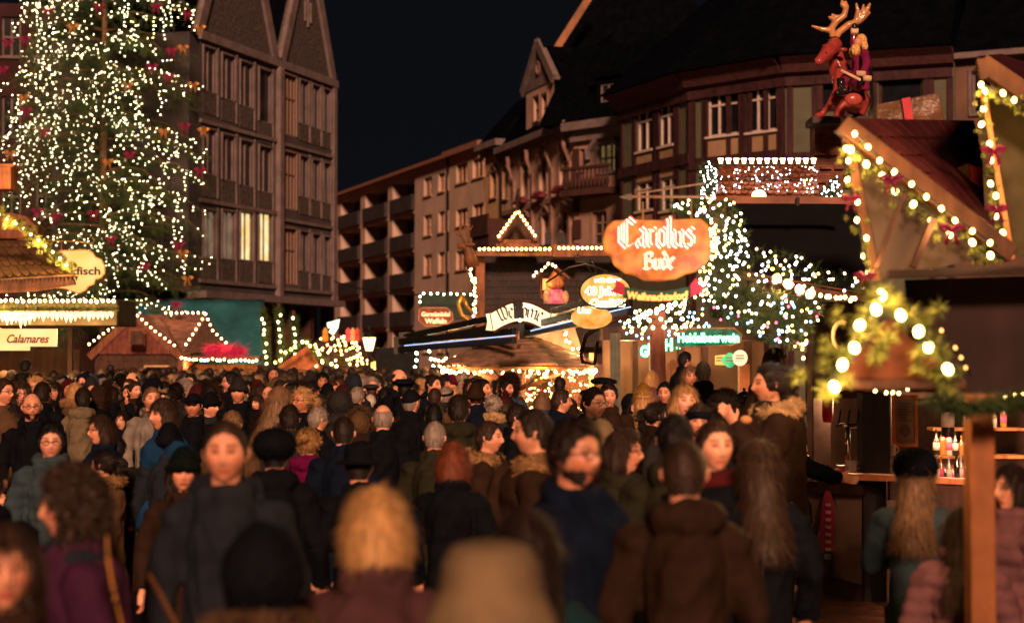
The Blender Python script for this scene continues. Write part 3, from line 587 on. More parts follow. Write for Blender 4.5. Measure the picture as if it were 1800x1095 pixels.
def shingles(parent, quad, rows, n, m, name='shingle_roof', th=.025, wob=.02, round_=False):
    """overlapping courses on the plane a-b (eave) to d-c (ridge)"""
    a, b_, c, d = quad; nn = (b_ - a).cross(d - a).normalized()
    if nn.z < 0: nn = -nn
    g = MB(); g.prism([a, b_, c, d], -nn * .06)
    for r in range(rows):
        t0 = r / rows; t1 = min(1, (r + 1.25) / rows)
        for k in range(n):
            u0 = k / n + (.5 / n if r % 2 else 0); u1 = min(1, u0 + 1 / n - .004)
            if u1 - u0 < .2 / n: continue
            j = random.uniform(-wob, wob) / rows; h0 = th * random.uniform(1.1, 1.8); P = lambda u, t: a.lerp(b_, u).lerp(d.lerp(c, u), t)
            if round_:
                um = (u0 + u1) / 2; bt = [P(u0, t1) + nn * .01, P(u0, t0 + .35 / rows) + nn * h0, P(u0 * .8 + um * .2, t0 + .1 / rows) + nn * h0, P(um, t0) + nn * h0, P(u1 * .8 + um * .2, t0 + .1 / rows) + nn * h0, P(u1, t0 + .35 / rows) + nn * h0, P(u1, t1) + nn * .01]
            else: bt = [P(u0, t1) + nn * .01, P(u0, t0 + j) + nn * h0, P(u1, t0 + j) + nn * h0, P(u1, t1) + nn * .01]
            g.prism(bt, -nn * th * .6)
    return g.build(name, m, parent)
SHR = mat('red_brown_shingle', (.17, .075, .055), .7, scale=3, var=.5, bscale=20); SHD = mat('dark_shingle', (.05, .03, .025), .65, scale=3, var=.5, bscale=20); SHG = mat('weathered_shingle', (.16, .09, .055), .7, scale=4, var=.5, bscale=20)
CRM = glow('lit_cream_face', (1, .62, .2), (1, .8, .42), .95, 1.5, 'NONE')
RIMD = mat('dark_sign_rim', (.06, .03, .02), .4, metal=.2)
# --- fish stall, lower left
L0 = W(60, 630, 100); L0.z = 0
rt = thing('fish_stall', 'fish stall with scaly green fringed roof and icicle fringe at the left edge', 'market stall', L0, 'market stalls')
shingles(rt, [W(-140, 500, 100), W(132, 482, 100), W(20, 385, 86), W(-140, 370, 86)], 7, 18, mat('scaly_brown_roof', (.1, .06, .028), .5, scale=3, var=.5), round_=True)
b = MB(); plate(b, [(-140, 502), (128, 488), (132, 500), (60, 512), (-140, 520)], 100, .1); b.build('eave_board', DW, rt)
b = MB()
for i in range(34):
    x = -100 + i * 7; plate(b, [(x, 497 - (x + 100) * .05), (x + 6, 497 - (x + 100) * .05), (x + 3, 506 - (x + 100) * .05)], 101, .02)
b.build('saw_fringe', DW, rt)
b = MB(); box2(b, -140, 206, 526, 572, 98, 1.6); b.build('canopy', mat('canopy_board', (.05, .04, .02), .7), rt, bevel=.02)
b = MB()
ic = em('lit_icicle', (1, .7, .36), 1.5)
for i in range(38):
    x = -100 + i * 8; l = random.uniform(14, 26) * (1.2 if i < 20 else .8); plate(b, [(x - 4, 547), (x + 4, 547), (x + 3, 547 + l * .6), (x, 547 + l), (x - 3, 547 + l * .6)], 101, .02)
b.build('icicle_fringe', ic, rt)
for x in (-20, 60, 150): lamp(rt, W(x, 585, 100) + Vector((0, .2, 0)), 50)
b = MB(); box2(b, -60, -20, 575, 1000, 90, .2); b.build('post', DW, rt)
b = MB(); box2(b, -140, 140, 614, 700, 92, .1); b.build('back_wall', DW, rt)
b = MB(); box2(b, 118, 126, 575, 700, 94, .12); b.build('post', DW, rt)
b = MB(); plate(b, [(-40, 378), (20, 374), (45, 380), (62, 396), (67, 412), (40, 420), (-40, 420)], 92, .5); sgl(b, 'round_gable', BW, 'brown rounded wooden board above the fish stall roof', 'board', bevel=.02)
b = MB(); box2(b, -40, 19, 292, 333, 90, .5); box2(b, -40, 24, 288, 294, 90, .6); sgl(b, 'wooden_chimney', OW, 'orange wooden box with a bulb beside the lit fir tree at the left edge', 'box', bevel=.02)
string_lights('bulbs and green fringe on sloping fish stall roof edge', [p + Vector((0, -.12, .03)) for p in pxp([(-30, 372, 100), (0, 380, 100), (30, 396, 100), (70, 425, 100), (105, 455, 100), (128, 478, 100)])], .034, WARMW, .165, .0, garland=.16, e=90)
string_lights('bulb row above the fish stall canopy', pxp([(-60, 529, 100), (205, 529, 100)]), .04, WARMW, .1, .006, garland=0, e=120)
g_ = MB()
for p in along(pxp([(-60, 543, 101), (206, 543, 101)]), .02): needles(g_, p, 14, .12, .008)
sgl(g_, 'garland', PINEG, 'green tinsel garland along fish stall canopy under the bulb row', 'garland')
string_lights('lower bulb row among the white icicles', pxp([(-60, 556, 102), (60, 556, 102)]), .045, WARMW, .1, .03, e=60)
rt = thing('fish_sign', 'hanging scalloped cream sign lettered fisch beside the fir tree', 'sign', W(140, 517, 97), 'market signs')
o_ = [(97, 450), (105, 441), (150, 439), (162, 443), (168, 452), (178, 456), (184, 468), (184, 480), (178, 488), (168, 491), (165, 500), (155, 503), (150, 511), (138, 516), (115, 508), (97, 506)]
b = MB(); plate(b, o_, 97, .05); b.build('board', glow('lit_amber_face', (1, .5, .12), (1, .66, .24), .85, 2, 'NONE'), rt); b = MB(); rim(b, o_, 97, .012, dy=0); b.build('rim', OW, rt)
text(rt, 'Backfisch', 134, 476, 97, 14, mat('dark_letter', (.02, .008, .005), .6), 86, off=.025)
b = MB(); b.tube(pxp([(30, 421, 97), (140, 425, 97), (163, 428, 97), (166, 422, 97), (162, 418, 97)]), .012); b.tube(pxp([(108, 425, 97), (108, 442, 97)]), .008); b.tube(pxp([(159, 428, 97), (159, 442, 97)]), .008); b.tube(pxp([(65, 423, 97), (80, 438, 97), (95, 424, 97)]), .008); b.build('bracket', mat('brass', (.5, .3, .1), .35, metal=.8), rt)
rt = thing('calamares_sign', 'long cream sign reading Calamares hung under the fish stall canopy', 'sign', W(50, 610, 103), 'market signs')
b = MB(); box2(b, -20, 100, 578, 609, 103, .03); b.build('board', CRM, rt, bevel=.004); text(rt, 'Calamares', 50, 595, 103, 15, mat('red_brown_letter', (.2, .015, .005), .6), 74, shear=.35, off=.02)
rt = thing('lower_sign', 'second cream sign half hidden below the Calamares sign', 'sign', W(20, 617, 101), 'market signs'); b = MB(); box2(b, -30, 52, 606, 616, 101, .03); b.build('board', CRM, rt)
# --- teal tarpaulin
t = MB(); nx, nz = 26, 14; vs = []
top = [(195, 536, 47), (300, 528, 47), (465, 526, 47)]
for j in range(nz + 1):
    for i in range(nx + 1):
        x = 195 + 270 * i / nx; y0 = 536 - 10 * min(1, (x - 195) / 105); y1 = 645 if x < 400 else 600 + (465 - x) * .4; y1 = 640; y = y0 + (y1 - y0) * j / nz
        vs.append(W(x, y, 47 + j * .22) + Vector((0, .12 * math.sin(i * .9 + j * .5) + .06 * math.sin(i * 2.3 - j), 0)))
t.add([v + Vector(((v.x) * .035, v.y * .035, (v.z - H) * .035)) for v in vs], [(j * (nx + 1) + i, j * (nx + 1) + i + 1, (j + 1) * (nx + 1) + i + 1, (j + 1) * (nx + 1) + i) for j in range(nz) for i in range(nx)])
o = sgl(t, 'tarpaulin', mat('teal_tarpaulin', (.015, .08, .1), .6, scale=.8, var=.3, bscale=3, bd=.2), 'teal tarpaulin stretched behind the brown gabled hut', 'tarpaulin', smooth=True); sm = o.modifiers.new('thick', 'SOLIDIFY'); sm.thickness = .02
# --- brown gabled hut
B0 = W(300, 640, 50); B0.z = 0
rt = thing('gabled_hut', 'brown plank hut with two bulb edged gables and a small shutter', 'market hut', B0, 'market stalls')
planks(rt, 166, 312, 622, 800, 50, 2.4, DW, 14)
b = MB(); plate(b, [(166, 622), (236, 558), (310, 622)], 50, .15); b.build('gable', mat('hut_planks', (.12, .035, .025), .65, kind='wood', bscale=10), rt)
b = MB(); b.bar(W(157, 628, 50), W(236, 553, 50), .25, .12, up=(0, 1, 0)); b.bar(W(318, 628, 50), W(236, 553, 50), .25, .121, up=(0, 1, 0)); b.build('bargeboard', BW, rt)
b = MB(); box2(b, 226, 254, 578, 608, 50.4, .06); sh = b.build('shutter', BW, rt); BASE[sh.name] = BASE[rt.name]
b = MB(); box2(b, 229, 251, 581, 605, 50.6, .03); b.build('shutter_panel', DW, sh)
b = MB(); box2(b, 253, 297, 642, 645, 50.5, .06); box2(b, 253, 256, 645, 668, 50.5, .06); box2(b, 294, 297, 645, 668, 50.5, .06); wo = b.build('hatch_frame', mat('pale_frame', (.45, .3, .15), .6), rt); BASE[wo.name] = BASE[rt.name]
b = MB(); box2(b, 256, 294, 645, 700, 50.3, .03); b.build('hatch', GLS, wo)
shingles(rt, [W(318, 628, 50), W(328, 626, 48), W(290, 553, 47), W(236, 553, 50)], 9, 6, SHR, 'roof')
shingles(rt, [W(322, 622, 50.5), W(402, 612, 50.5), W(362, 553, 47), W(282, 553, 47)], 9, 9, SHR, 'roof')
b = MB(); plate(b, [(322, 622), (364, 556), (403, 612)], 51, .1); b.build('gable', DW, rt)
planks(rt, 312, 322, 628, 800, 50.4, 2, BW, 12, 'corner_post')
b = MB(); box2(b, 322, 452, 637, 800, 47.5, .1); b.build('back_wall', OW, rt)
b = MB(); box2(b, 322, 455, 626, 634, 52, 1.3); b.build('counter_roof', BW, rt)
b = MB(); b.bar(W(325, 655, 51.5), W(350, 634, 51.5), .08, .08); b.build('brace', DW, rt)
for x in (340, 375, 410, 440): lamp(rt, W(x, 641, 50), 65, (1, .5, .18))
b = MB(); box2(b, 322, 452, 668, 800, 52, .1); b.build('counter_front', BW, rt)
for i, x in enumerate((368, 380, 391, 402, 420, 432, 444)):
    b = MB(); z = .018 * random.uniform(.8, 1.3) * 10; p = W(x, 664, 50.5); b.lathe(p, [(.03, 0), (.1, .01), (.12, z * .5), (.06, z), (.02, z * 1.3)], 8); sgl(b, 'jar', [mat('red_ware', (.5, .04, .05)), mat('cream_ware', (.6, .45, .3)), mat('orange_ware', (.6, .22, .05))][i % 3], ('red', 'cream', 'orange')[i % 3] + ' ware on the counter of the brown gabled hut, %s from left' % ('first', 'second', 'third', 'fourth', 'fifth', 'sixth', 'last')[i], 'ware', 'wares on the hut counter', smooth=True)
HS = 'bulb strings on the gabled hut'
for lb, pts in (('left slope of the large hut gable', [(158, 608, 52), (196, 580, 52), (235, 551, 52)]), ('right slope of the large hut gable', [(235, 551, 52), (272, 584, 52), (310, 612, 52)]), ('ridge of the hut roof', [(292, 553, 48), (362, 553, 48)]),
                ('left slope of small gable at hut right', [(362, 555, 53), (343, 586, 53), (322, 617, 53)]), ('right slope of small gable at hut right', [(362, 555, 53), (375, 585, 53), (402, 609, 53)])):
    string_lights('bulb string on the ' + lb, [p + Vector((0, -.1, .06)) for p in pxp(pts)], .045, WARMW, .2, .0, group=HS, e=14)
string_lights('bright bulb row above hut counter', pxp([(318, 628, 54), (340, 632, 54), (455, 634, 54)]), .05, WARMW, .13, .015, group=HS, e=30)
g_ = MB()
for p in along(pxp([(366, 606, 53), (428, 608, 53)]), .02): needles(g_, p - Vector((0, 0, .05)), 20, .42, .012, 1.6)
sgl(g_, 'tinsel_fringe', mat('pink_tinsel', (.5, .03, .12), .4), 'pink tinsel fringe above the hut counter', 'fringe')
# --- bulb columns
for i, (x, y0, y1) in enumerate(((466, 548, 652), (492, 543, 652), (519, 556, 648))):
    a, c = W(x + (5 if i < 2 else 2), y1, 52), W(x - 4, y0, 52)
    t = thing('bulb_column', ('left', 'middle', 'right')[i] + 'most column tree of the three wound with bulbs right of the teal tarpaulin', 'light column', Vector((a.x, a.y, 0)), 'columns of bulbs')
    b = MB(); b.tube([Vector((a.x, a.y + .2, 0)), c + Vector((0, .2, .2))], .06); b.build('pole', DW, t)
    g_ = MB()
    for p in along([a, c], .05): needles(g_, p + Vector((0, .15, 0)), 22, .26, .016)
    g_.build('foliage', PINE, t); add_bulbs(t, along([a, c], .235, .03), .055, WARMW); lamp(t, (a + c) / 2 + Vector((0, -.5, 0)), 14)
# --- deer hut
D0 = W(580, 640, 52); D0.z = 0
rt = thing('deer_hut', 'low hut with dark hipped roof dotted with amber bulbs left of the street lantern', 'market hut', D0, 'market stalls')
shingles(rt, [W(490, 648, 55), W(672, 655, 55), W(635, 598, 48), W(560, 596, 48)], 10, 16, SHD, 'roof')
b = MB(); plate(b, [(487, 646), (540, 607), (560, 640), (575, 652)], 56, .12); b.build('front_gable', mat('terracotta_board', (.36, .12, .05), .7), rt)
b = MB(); box2(b, 488, 668, 650, 656, 56, .1); b.build('eave_board', BW, rt); planks(rt, 500, 660, 657, 800, 52, 1.5, DW, 8)
for x in (500, 560, 600, 655): lamp(rt, W(x, 664, 55.5), 25)
add_bulbs(rt, [W(random.uniform(530, 662), 0, 1) for _ in range(0)], .04, AMB)
pts = []
for _ in range(60):
    u, v = random.random(), random.random(); a = W(490, 648, 56).lerp(W(672, 655, 56), .25 + u * .75); c = W(560, 596, 49).lerp(W(635, 598, 49), u); pts.append(a.lerp(c, v) + Vector((0, -.08, .12)))
t = thing('string_lights', 'net of amber bulbs scattered over the deer hut roof', 'string lights', pts[0], 'strings of bulbs on the stalls'); add_bulbs(t, pts, .05, AMB)
yb = em('yellow_green_bulb', (.9, .9, .2), 12)
string_lights('greenish bulbs along deer hut gable and eave', pxp([(484, 636, 57), (515, 613, 57), (538, 598, 57), (552, 618, 57), (570, 632, 57), (590, 645, 57)]), .06, yb, .2, .05, garland=.12)
string_lights('amber bulb heap at the right end of deer hut roof', pxp([(620, 630, 57), (640, 640, 57), (655, 650, 57)]), .05, AMB, .07, .07)
string_lights('bright bulb row under the deer hut eave', pxp([(628, 656, 58), (700, 659, 58)]), .05, WARMW, .14, .03, e=30)
string_lights('sparse bulbs below terracotta gable', pxp([(440, 660, 58), (560, 662, 58)]), .05, WARMW, .35, .06, e=20)
b = MB(); b.tube(pxp([(576, 572, 55), (585, 570, 55), (594, 565, 55), (590, 574, 55), (582, 586, 55)]), .09, 8); sgl(b, 'hook_ornament', em('white_neon', (.75, 1, .75), 1.6), 'white glowing hooked ornament on top of the deer hut', 'ornament', smooth=True)
lit = em('lit_mesh_deer', (.8, .65, .15), 1.6)
rt = thing('lit_deer', 'small glowing yellow deer lying at the right end of deer hut roof', 'deer figure', W(660, 652, 56))
b = MB(); b.tube(pxp([(652, 645, 56), (662, 643, 56), (668, 640, 56), (671, 630, 56), (672, 624, 56)]), [.12, .16, .13, .08, .07], 8); b.ball(W(675, 624, 56), (.13, .08, .07), 8, 6); b.build('body', lit, rt, smooth=True)
for dx in (-4, 3):
    b = MB(); b.tube(pxp([(672, 622, 56), (671 + dx, 617, 56), (670 + dx * 1.6, 612, 56)]), .025); b.build('antler', lit, rt)
for x in (654, 659, 668, 671): b = MB(); b.tube(pxp([(x, 645, 56), (x + 1, 653, 56)]), .03); b.build('leg', lit, rt)
for i, (x, c) in enumerate(((572, 'amber'), (612, 'pink'), (620, 'cream'), (628, 'red'))):
    b = MB(); p = W(x, 601, 50); b.lathe(p, [(.1, 0), (.14, .1), (.09, .3), (.11, .36), (.03, .5)], 10); sgl(b, 'roof_figurine', mat(c + '_figurine', {'amber': (.6, .3, .06), 'pink': (.7, .1, .15), 'cream': (.6, .42, .22), 'red': (.55, .08, .05)}[c]), c + ' figurine on the ridge of the deer hut', 'figurine', 'figurines on the deer hut', smooth=True)
# --- street lantern
p = W(649, 620, 58); q = Vector((p.x, p.y, 0))
rt = thing('street_lantern', 'black street lantern glowing cream beside the deer hut', 'street lamp', q)
b = MB(); b.lathe(q, [(.16, 0), (.12, .3), (.06, .5), (.05, p.z - .1), (.09, p.z)], 10); b.build('post', BLK, rt)
b = MB(); b.lathe(p, [(.1, .06), (.2, .46)], 4); hd = b.build('glass', em('lantern_glass', (1, .72, .36), 3.2), rt)
b = MB(); b.lathe(p, [(.23, .46), (.2, .52), (.1, .66), (.03, .7), (.03, .82), (.0, .84)], 10); b.build('cap', BLK, rt)
b = MB()
for k in range(4): a = k * math.pi / 2; b.bar(p + Vector((.11 * math.cos(a), .11 * math.sin(a), .05)), p + Vector((.21 * math.cos(a), .21 * math.sin(a), .47)), .02, .02)
b.build('frame', BLK, rt); lamp(rt, p + Vector((0, 0, .3)), 80, (1, .7, .4), .15)
# --- far crepe stall behind the awning: Germknoedel sign and lit frame
rt = thing('dumpling_sign', 'brown notched sign reading Germknödel Waffeln above dark awning', 'sign', W(766, 572, 78), 'market signs')
o_ = [(737, 544), (743, 541), (784, 541), (790, 545), (795, 550), (796, 562), (790, 567), (782, 573), (748, 573), (740, 567), (736, 563)]
b = MB(); plate(b, o_, 78, .05); b.build('board', BW, rt); b = MB(); rim(b, o_, 78, .014, dy=0); b.build('rim', mat('pale_rim', (.45, .2, .13), .5), rt)
sgw = em('lit_letter', (1, .5, .25), 1.5)
text(rt, 'Germknödel', 766, 552, 78, 8, sgw, 50, off=.03); text(rt, 'Waffeln', 766, 564, 78, 9, sgw, 38, off=.03)
rt = thing('chalkboard', 'dark green board edged with bulbs above the dumpling sign', 'board', W(790, 548, 75)); b = MB(); box2(b, 739, 832, 517, 560, 75, .05); b.build('board', mat('dark_green_board', (.015, .03, .02), .6), rt)
GB = em('greenish_bulb', (.75, .95, .6), 16)
string_lights('greenish white bulbs round the dark green board', [p + Vector((0, -.06, 0)) for p in pxp([(739, 545, 76), (739, 516, 76), (834, 518, 76)])], .034, GB, .155)
string_lights('bulb chain hanging below the stag head', pxp([(827, 458, 82), (828, 480, 82), (829, 495, 82)]), .032, WARMW, .055, .012)
string_lights('doubled bulb chain right of the dark green board', pxp([(834, 490, 82), (836, 520, 82), (834, 556, 82)]), .034, WARMW, .05, .022, e=10)
b = MB(); b.tube(pxp([(812, 518, 80), (806, 535, 80), (812, 555, 80), (830, 560, 80)]), .05, 8); b.tube(pxp([(812, 518, 80), (822, 540, 80), (840, 556, 80)]), .04, 8); sgl(b, 'twisted_ornament', mat('gilded', (.6, .35, .08), .3, metal=.7), 'gilded looping ornament behind the dumpling sign', 'ornament', smooth=True)
# --- dark shingled chalet
K0 = W(960, 640, 78); K0.z = 0
rt = thing('dark_chalet', 'big dark shingled chalet with bulb lit parapet and triangular dormer', 'market stall', K0, 'market stalls')
b = MB(); box2(b, 838, 1095, 441, 640, 78, 2.5); b.build('wall', SHD, rt)
shingles(rt, [W(842, 610, 78.6), W(1090, 610, 78.6), W(1090, 452, 78.3), W(842, 452, 78.3)], 15, 26, mat('chalet_shingle', (.012, .006, .006), .6, scale=3, var=.6), 'shingle_front')
b = MB(); box2(b, 836, 972, 441, 450, 80, .3); box2(b, 1018, 1098, 441, 450, 80, .3); b.build('parapet_rail', BW, rt)
b = MB(); box2(b, 972, 1018, 430, 452, 80.4, .4); b.build('parapet_block', BW, rt, bevel=.01)
b = MB(); box2(b, 836, 852, 441, 640, 79.5, .3); b.build('corner_board', BW, rt)
b = MB(); plate(b, [(884, 420), (910, 374), (937, 420)], 79, .8); dm = b.build('dormer', DW, rt); BASE[dm.name] = BASE[rt.name]
b = MB(); b.bar(W(876, 422, 80.5), W(910, 370, 80.5), .1, .1, up=(0, 1, 0)); b.bar(W(944, 422, 80.5), W(910, 370, 80.5), .1, .101, up=(0, 1, 0)); b.build('bargeboard', BW, dm)
b = MB(); box2(b, 876, 945, 421, 428, 80, .4); box2(b, 872, 948, 428, 440, 80.2, .3); b.build('dormer_sill', BW, dm)
for x, k in ((958, 79.4), (980, 79.4)): b = MB(); box2(b, x, x + 11, 409, 430, k, .25); b.build('stub_chimney', BLK, rt)
CH = 'bulb strings on the dark chalet'
for lb, pts in (('left edge of the triangular dormer', [(877, 415, 82), (907, 374, 82)]), ('right edge of the triangular dormer', [(912, 374, 82), (941, 415, 82)]), ('chalet parapet left of the block', [(843, 438, 82), (970, 438, 82)]), ('chalet parapet right of the block', [(983, 436, 82), (1064, 436, 82)])):
    string_lights('bulb row along ' + lb, pxp(pts), .042, em('golden_bulb', (1, .68, .2), 12), .1, 0, group=CH, e=10)
b = MB(); nb = MB(); b.tube([W(910, 370, 79), W(909, 348, 79), W(911, 332, 79)], [.03, .045, .02], 8); sgl(b, 'finial', IRON, 'twisted iron finial over the triangular dormer', 'finial')
# mini house and angel
rt = thing('model_house', 'small wooden model house with lit window on the dark chalet front', 'model house', W(965, 525, 84))
b = MB(); box2(b, 950, 992, 485, 525, 84, .4); b.build('wall', BW, rt); b = MB(); b.bar(W(936, 490, 85), W(967, 463, 85), .05, .4, up=(0, 1, 0)); b.bar(W(1000, 490, 85), W(967, 463, 85), .051, .401, up=(0, 1, 0)); b.build('roof', BW, rt)
b = MB(); box2(b, 954, 970, 490, 510, 84.4, .03); b.build('window', em('warm_pane', (.8, .4, .08), .7), rt); lamp(rt, W(960, 500, 85.5), 3)
string_lights('small bulb chain over the model house roof', pxp([(939, 485, 87), (965, 463, 87), (978, 470, 87)]), .034, WARMW, .09)
rt = thing('angel_figure', 'wooden pyramid headed angel figure in pink dress behind the Welcome sign', 'figure', W(980, 540, 85))
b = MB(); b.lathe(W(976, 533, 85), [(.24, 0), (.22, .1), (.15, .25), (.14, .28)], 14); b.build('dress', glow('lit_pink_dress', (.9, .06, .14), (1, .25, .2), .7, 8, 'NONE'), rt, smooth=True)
b = MB(); b.lathe(W(976, 508, 85), [(.09, 0), (.18, .06), (.19, .12), (.12, .25), (.05, .36), (.015, .48)], 12); b.build('head', OW, rt, smooth=True)
for x in (960, 994): b = MB(); b.ball(W(x, 522, 85.4), (.07, .05, .13), 10, 8); b.build('wing', mat('pale_wood', (.5, .32, .18)), rt, smooth=True)
# stag head
rt = thing('stag_head', 'brown carved stag head with antlers left of the dark chalet', 'stag figure', W(820, 460, 84))
st = mat('stag_brown', (.14, .06, .025), .5)
b = MB(); b.tube(pxp([(832, 470, 84), (826, 452, 84), (822, 436, 84), (812, 432, 84), (804, 434, 84)]), [.14, .13, .1, .075, .05], 10); b.build('head', st, rt, smooth=True)
for k in (0, 1):
    b = MB(); dx = k * 11; P_ = [(818 + dx * .6, 430), (812 + dx, 416), (808 + dx * 1.4, 404), (812 + dx * 1.3, 394)]; b.tube(pz(P_, 84), [.03, .03, .025, .012], 6)
    b.tube(pz([P_[1], (803 + dx * 1.6, 412), (801 + dx * 1.7, 404)], 84), [.02, .02, .01], 6); b.tube(pz([P_[2], (816 + dx, 404), (820 + dx, 396)], 84), [.02, .02, .01], 6); b.build('antler', st, rt, smooth=True)
for k in (0, 1): b = MB(); b.ball(W(824 + k * 6, 430, 84.3), (.07, .02, .035), 8, 6); b.build('ear', st, rt)
# --- Welcome canopy
C0 = W(912, 640, 95); C0.z = 0
rt = thing('round_canopy', 'round shingled canopy on a tree trunk post under the Welcome sign', 'canopy', C0, 'market stalls')
b = MB(); bx_ = W(912, 600, 95); b.tube([Vector((bx_.x, bx_.y, 0)), Vector((bx_.x + .02, bx_.y, 1)), W(913, 596, 95)], [.12, .115, .11], 12); b.build('post', mat('glossy_bark', (.18, .06, .03), .3, scale=12, var=.5, bump=.9, bscale=30, bd=.04, spec=.7), rt, smooth=True)
ct = W(912, 588, 95); g_ = MB(); rows = 8
for r in range(rows):
    t0, t1 = r / rows, (r + 1.2) / rows; n = int(52 - 38 * t0)
    def cp(t, a): rr = 1.44 * (1 - t) ** .9 + .02; return ct + Vector((rr * math.cos(a), rr * math.sin(a), -.57 * (1 - t) ** 1.15))
    for k in range(n):
        a0 = 2 * math.pi * (k + .5 * (r % 2)) / n; a1 = a0 + 2 * math.pi / n * .97; j = random.uniform(-.015, .015)
        g_.prism([cp(t0 + j, a0), cp(t0 + j, a1), cp(min(1, t1), a1) - Vector((0, 0, .02)), cp(min(1, t1), a0) - Vector((0, 0, .02))], (0, 0, .04))
g_.build('shingle_roof', SHG, rt)
b = MB(); b.lathe(ct - Vector((0, 0, .64)), [(1.3, 0), (1.36, .02), (1.36, .05), (.1, .06)], 28); b.build('soffit', mat('soffit_wood', (.5, .25, .1), .6), rt)
for a in range(6): b = MB(); t_ = a * math.pi / 3; b.bar(ct + Vector((.1 * math.cos(t_), .1 * math.sin(t_), -1.0)), ct + Vector((.9 * math.cos(t_), .9 * math.sin(t_), -.65)), .06, .06); b.build('brace', BW, rt)
ring = [ct + Vector((1.42 * math.cos(k * math.pi / 16), 1.42 * math.sin(k * math.pi / 16), -.66 - .05 * (k % 2))) for k in range(33)]
t = string_lights('ring of white bulbs under the round canopy rim', ring, .036, WARMW, .17, .01, e=150)
lamp(t, ct + Vector((-.8, -.2, -.85)), 45); lamp(t, ct + Vector((.8, -.2, -.85)), 45)
rt = thing('lantern_ornament', 'small black lantern hanging at the right under the round canopy', 'lantern', W(958, 652, 97)); b = MB(); p = W(958, 668, 97); b.lathe(p, [(.06, 0), (.09, .02), (.05, .03), (.07, .16), (.14, .2), (.02, .28)], 8); b.build('housing', BLK, rt); b = MB(); b.lathe(p + Vector((0, -.01, .035)), [(.045, 0), (.062, .12)], 6); b.build('flame_glass', WARMW, rt)
rt = thing('welcome_sign', 'curved cream ribbon sign reading Welcome on top of round canopy', 'sign', W(914, 590, 99), 'market signs')
def arc(y, x0=862, x1=968, k=18, n=14): return [(x0 + (x1 - x0) * i / n, y - k * math.sin(math.pi * i / n)) for i in range(n + 1)]
up, lo = arc(549, 862, 968, 20), arc(584, 868, 962, 18)
b = MB()
for (a, c), (e, f_) in zip(zip(up, up[1:]), zip(lo, lo[1:])): plate(b, [a, c, f_, e], 107, .06)
for sx, x in ((-1, 860), (1, 970)): plate(b, [(x, 551), (x + sx * 6, 552), (x + sx * 3, 565), (x + sx * 6, 580), (x - sx * 6, 581)], 106.6, .05)
b.build('ribbon', glow('lit_cream_welcome', (1, .62, .28), (1, .8, .5), 1.5, 2, 'NONE'), rt)  # lamp light falling on the ribbon is painted as its own glow
b = MB(); b.tube(pz(up, 107.4), .028); b.tube(pz(lo, 107.4), .024); b.build('rim', RIMD, rt)
b = MB(); cW = W(914, 549, 107.4); nib('Welcome', cW.x, cW.z, .165, b, cW.y, nw=.2, bend=1.3); b.build('lettering', mat('black_letter', (.01, .006, .006), .5), rt)
b = MB(); box2(b, 903, 921, 541, 560, 108.5, .08); plate(b, ell(912, 536, 8, 7, 12), 108.5, .06); b.build('lamp_fitting', BLK, rt, bevel=.006)
b = MB(); b.ball(W(914, 563, 109.6), (.028, .02, .028), 12, 8); b.build('spot_bulb', em('spot', (1, .85, .6), 8), rt, smooth=True); lamp(rt, W(914, 572, 112), 8, (1, .75, .5))
b = MB(); b.tube(pxp([(915, 582, 99), (913, 596, 99)]), .035); b.build('stem', OW, rt)
# --- awning beams
def awning(label, pts, s0, s1, led):
    (x0, y0), (x1, y1) = pts; t = thing('folded_awning', label, 'awning', W(x1, y1, s1), 'folded awnings')
    b = MB(); b.bar(W(x0, y0, s0), W(x1, y1, s1), .09, .12); b.build('housing', mat('dark_green_metal', (.012, .016, .014), .25, metal=.4), t, bevel=.02)
    b = MB(); b.bar(W(x0, y0 + 14, s0 + .5), W(x1, y1 + 16, s1 + .5), .1, .11); b.build('front_bar', BLK, t, bevel=.015)
    if led: b = MB(); b.bar(W(x0 + 8, y0 + 7.5, s0 + 2), W(x1, y1 + 7.5, s1 + 2), .014, .014); b.build('led_strip', em('cool_led', (.4, .6, 1), 1.3), t)
    b = MB(); b.bar(W(x0, y0 - 8, s0), W(x0 + 1, y0 + 22, s0), .06, .25); b.build('end_cap', IRON, t); return t
awning('lower left folded awning with blue white light strip', ((703, 600), (905, 582)), 88, 100, 1)
awning('upper left folded awning rising toward the Welcome sign', ((712, 592), (880, 556)), 86, 96, 0)
awning('right folded awning with light strip under the oval sign', ((925, 574), (1108, 532)), 104, 122, 1)
awning('upper right dark folded awning behind the oval sign', ((945, 556), (1090, 514)), 98, 116, 0)
# --- oval sign
rt = thing('oval_sign', 'oval golden glowing sign reading 40 Jahre Qualität on iron bracket', 'sign', W(1065, 545, 135), 'market signs')
o_ = ell(1064, 512, 45, 31); b = MB(); plate(b, o_, 135, .06); b.build('face', glow('lit_gold_face', (.85, .3, .03), (1, .55, .14), .85, 7, 'NONE'), rt); b = MB(); rim(b, o_, 135, .012); b.build('rim', IRON, rt)
wl = em('hot_letter', (1, .8, .5), 3); dk = mat('violet_letter', (.04, .01, .05), .5)
for tx, x, y, h_, wp, sh_ in (('seit über', 1068, 492, 8, 44, 0), ('40 Jahre', 1062, 511, 14, 66, 0), ('Qualität', 1068, 532, 13, 62, .3)):
    text(rt, tx, x, y, 135, h_, wl, wp + 3, dy=-.02, off=.07, shear=sh_); 
    if h_ > 10: text(rt, tx, x, y, 135, h_, dk, wp, dy=-.034, shear=sh_)
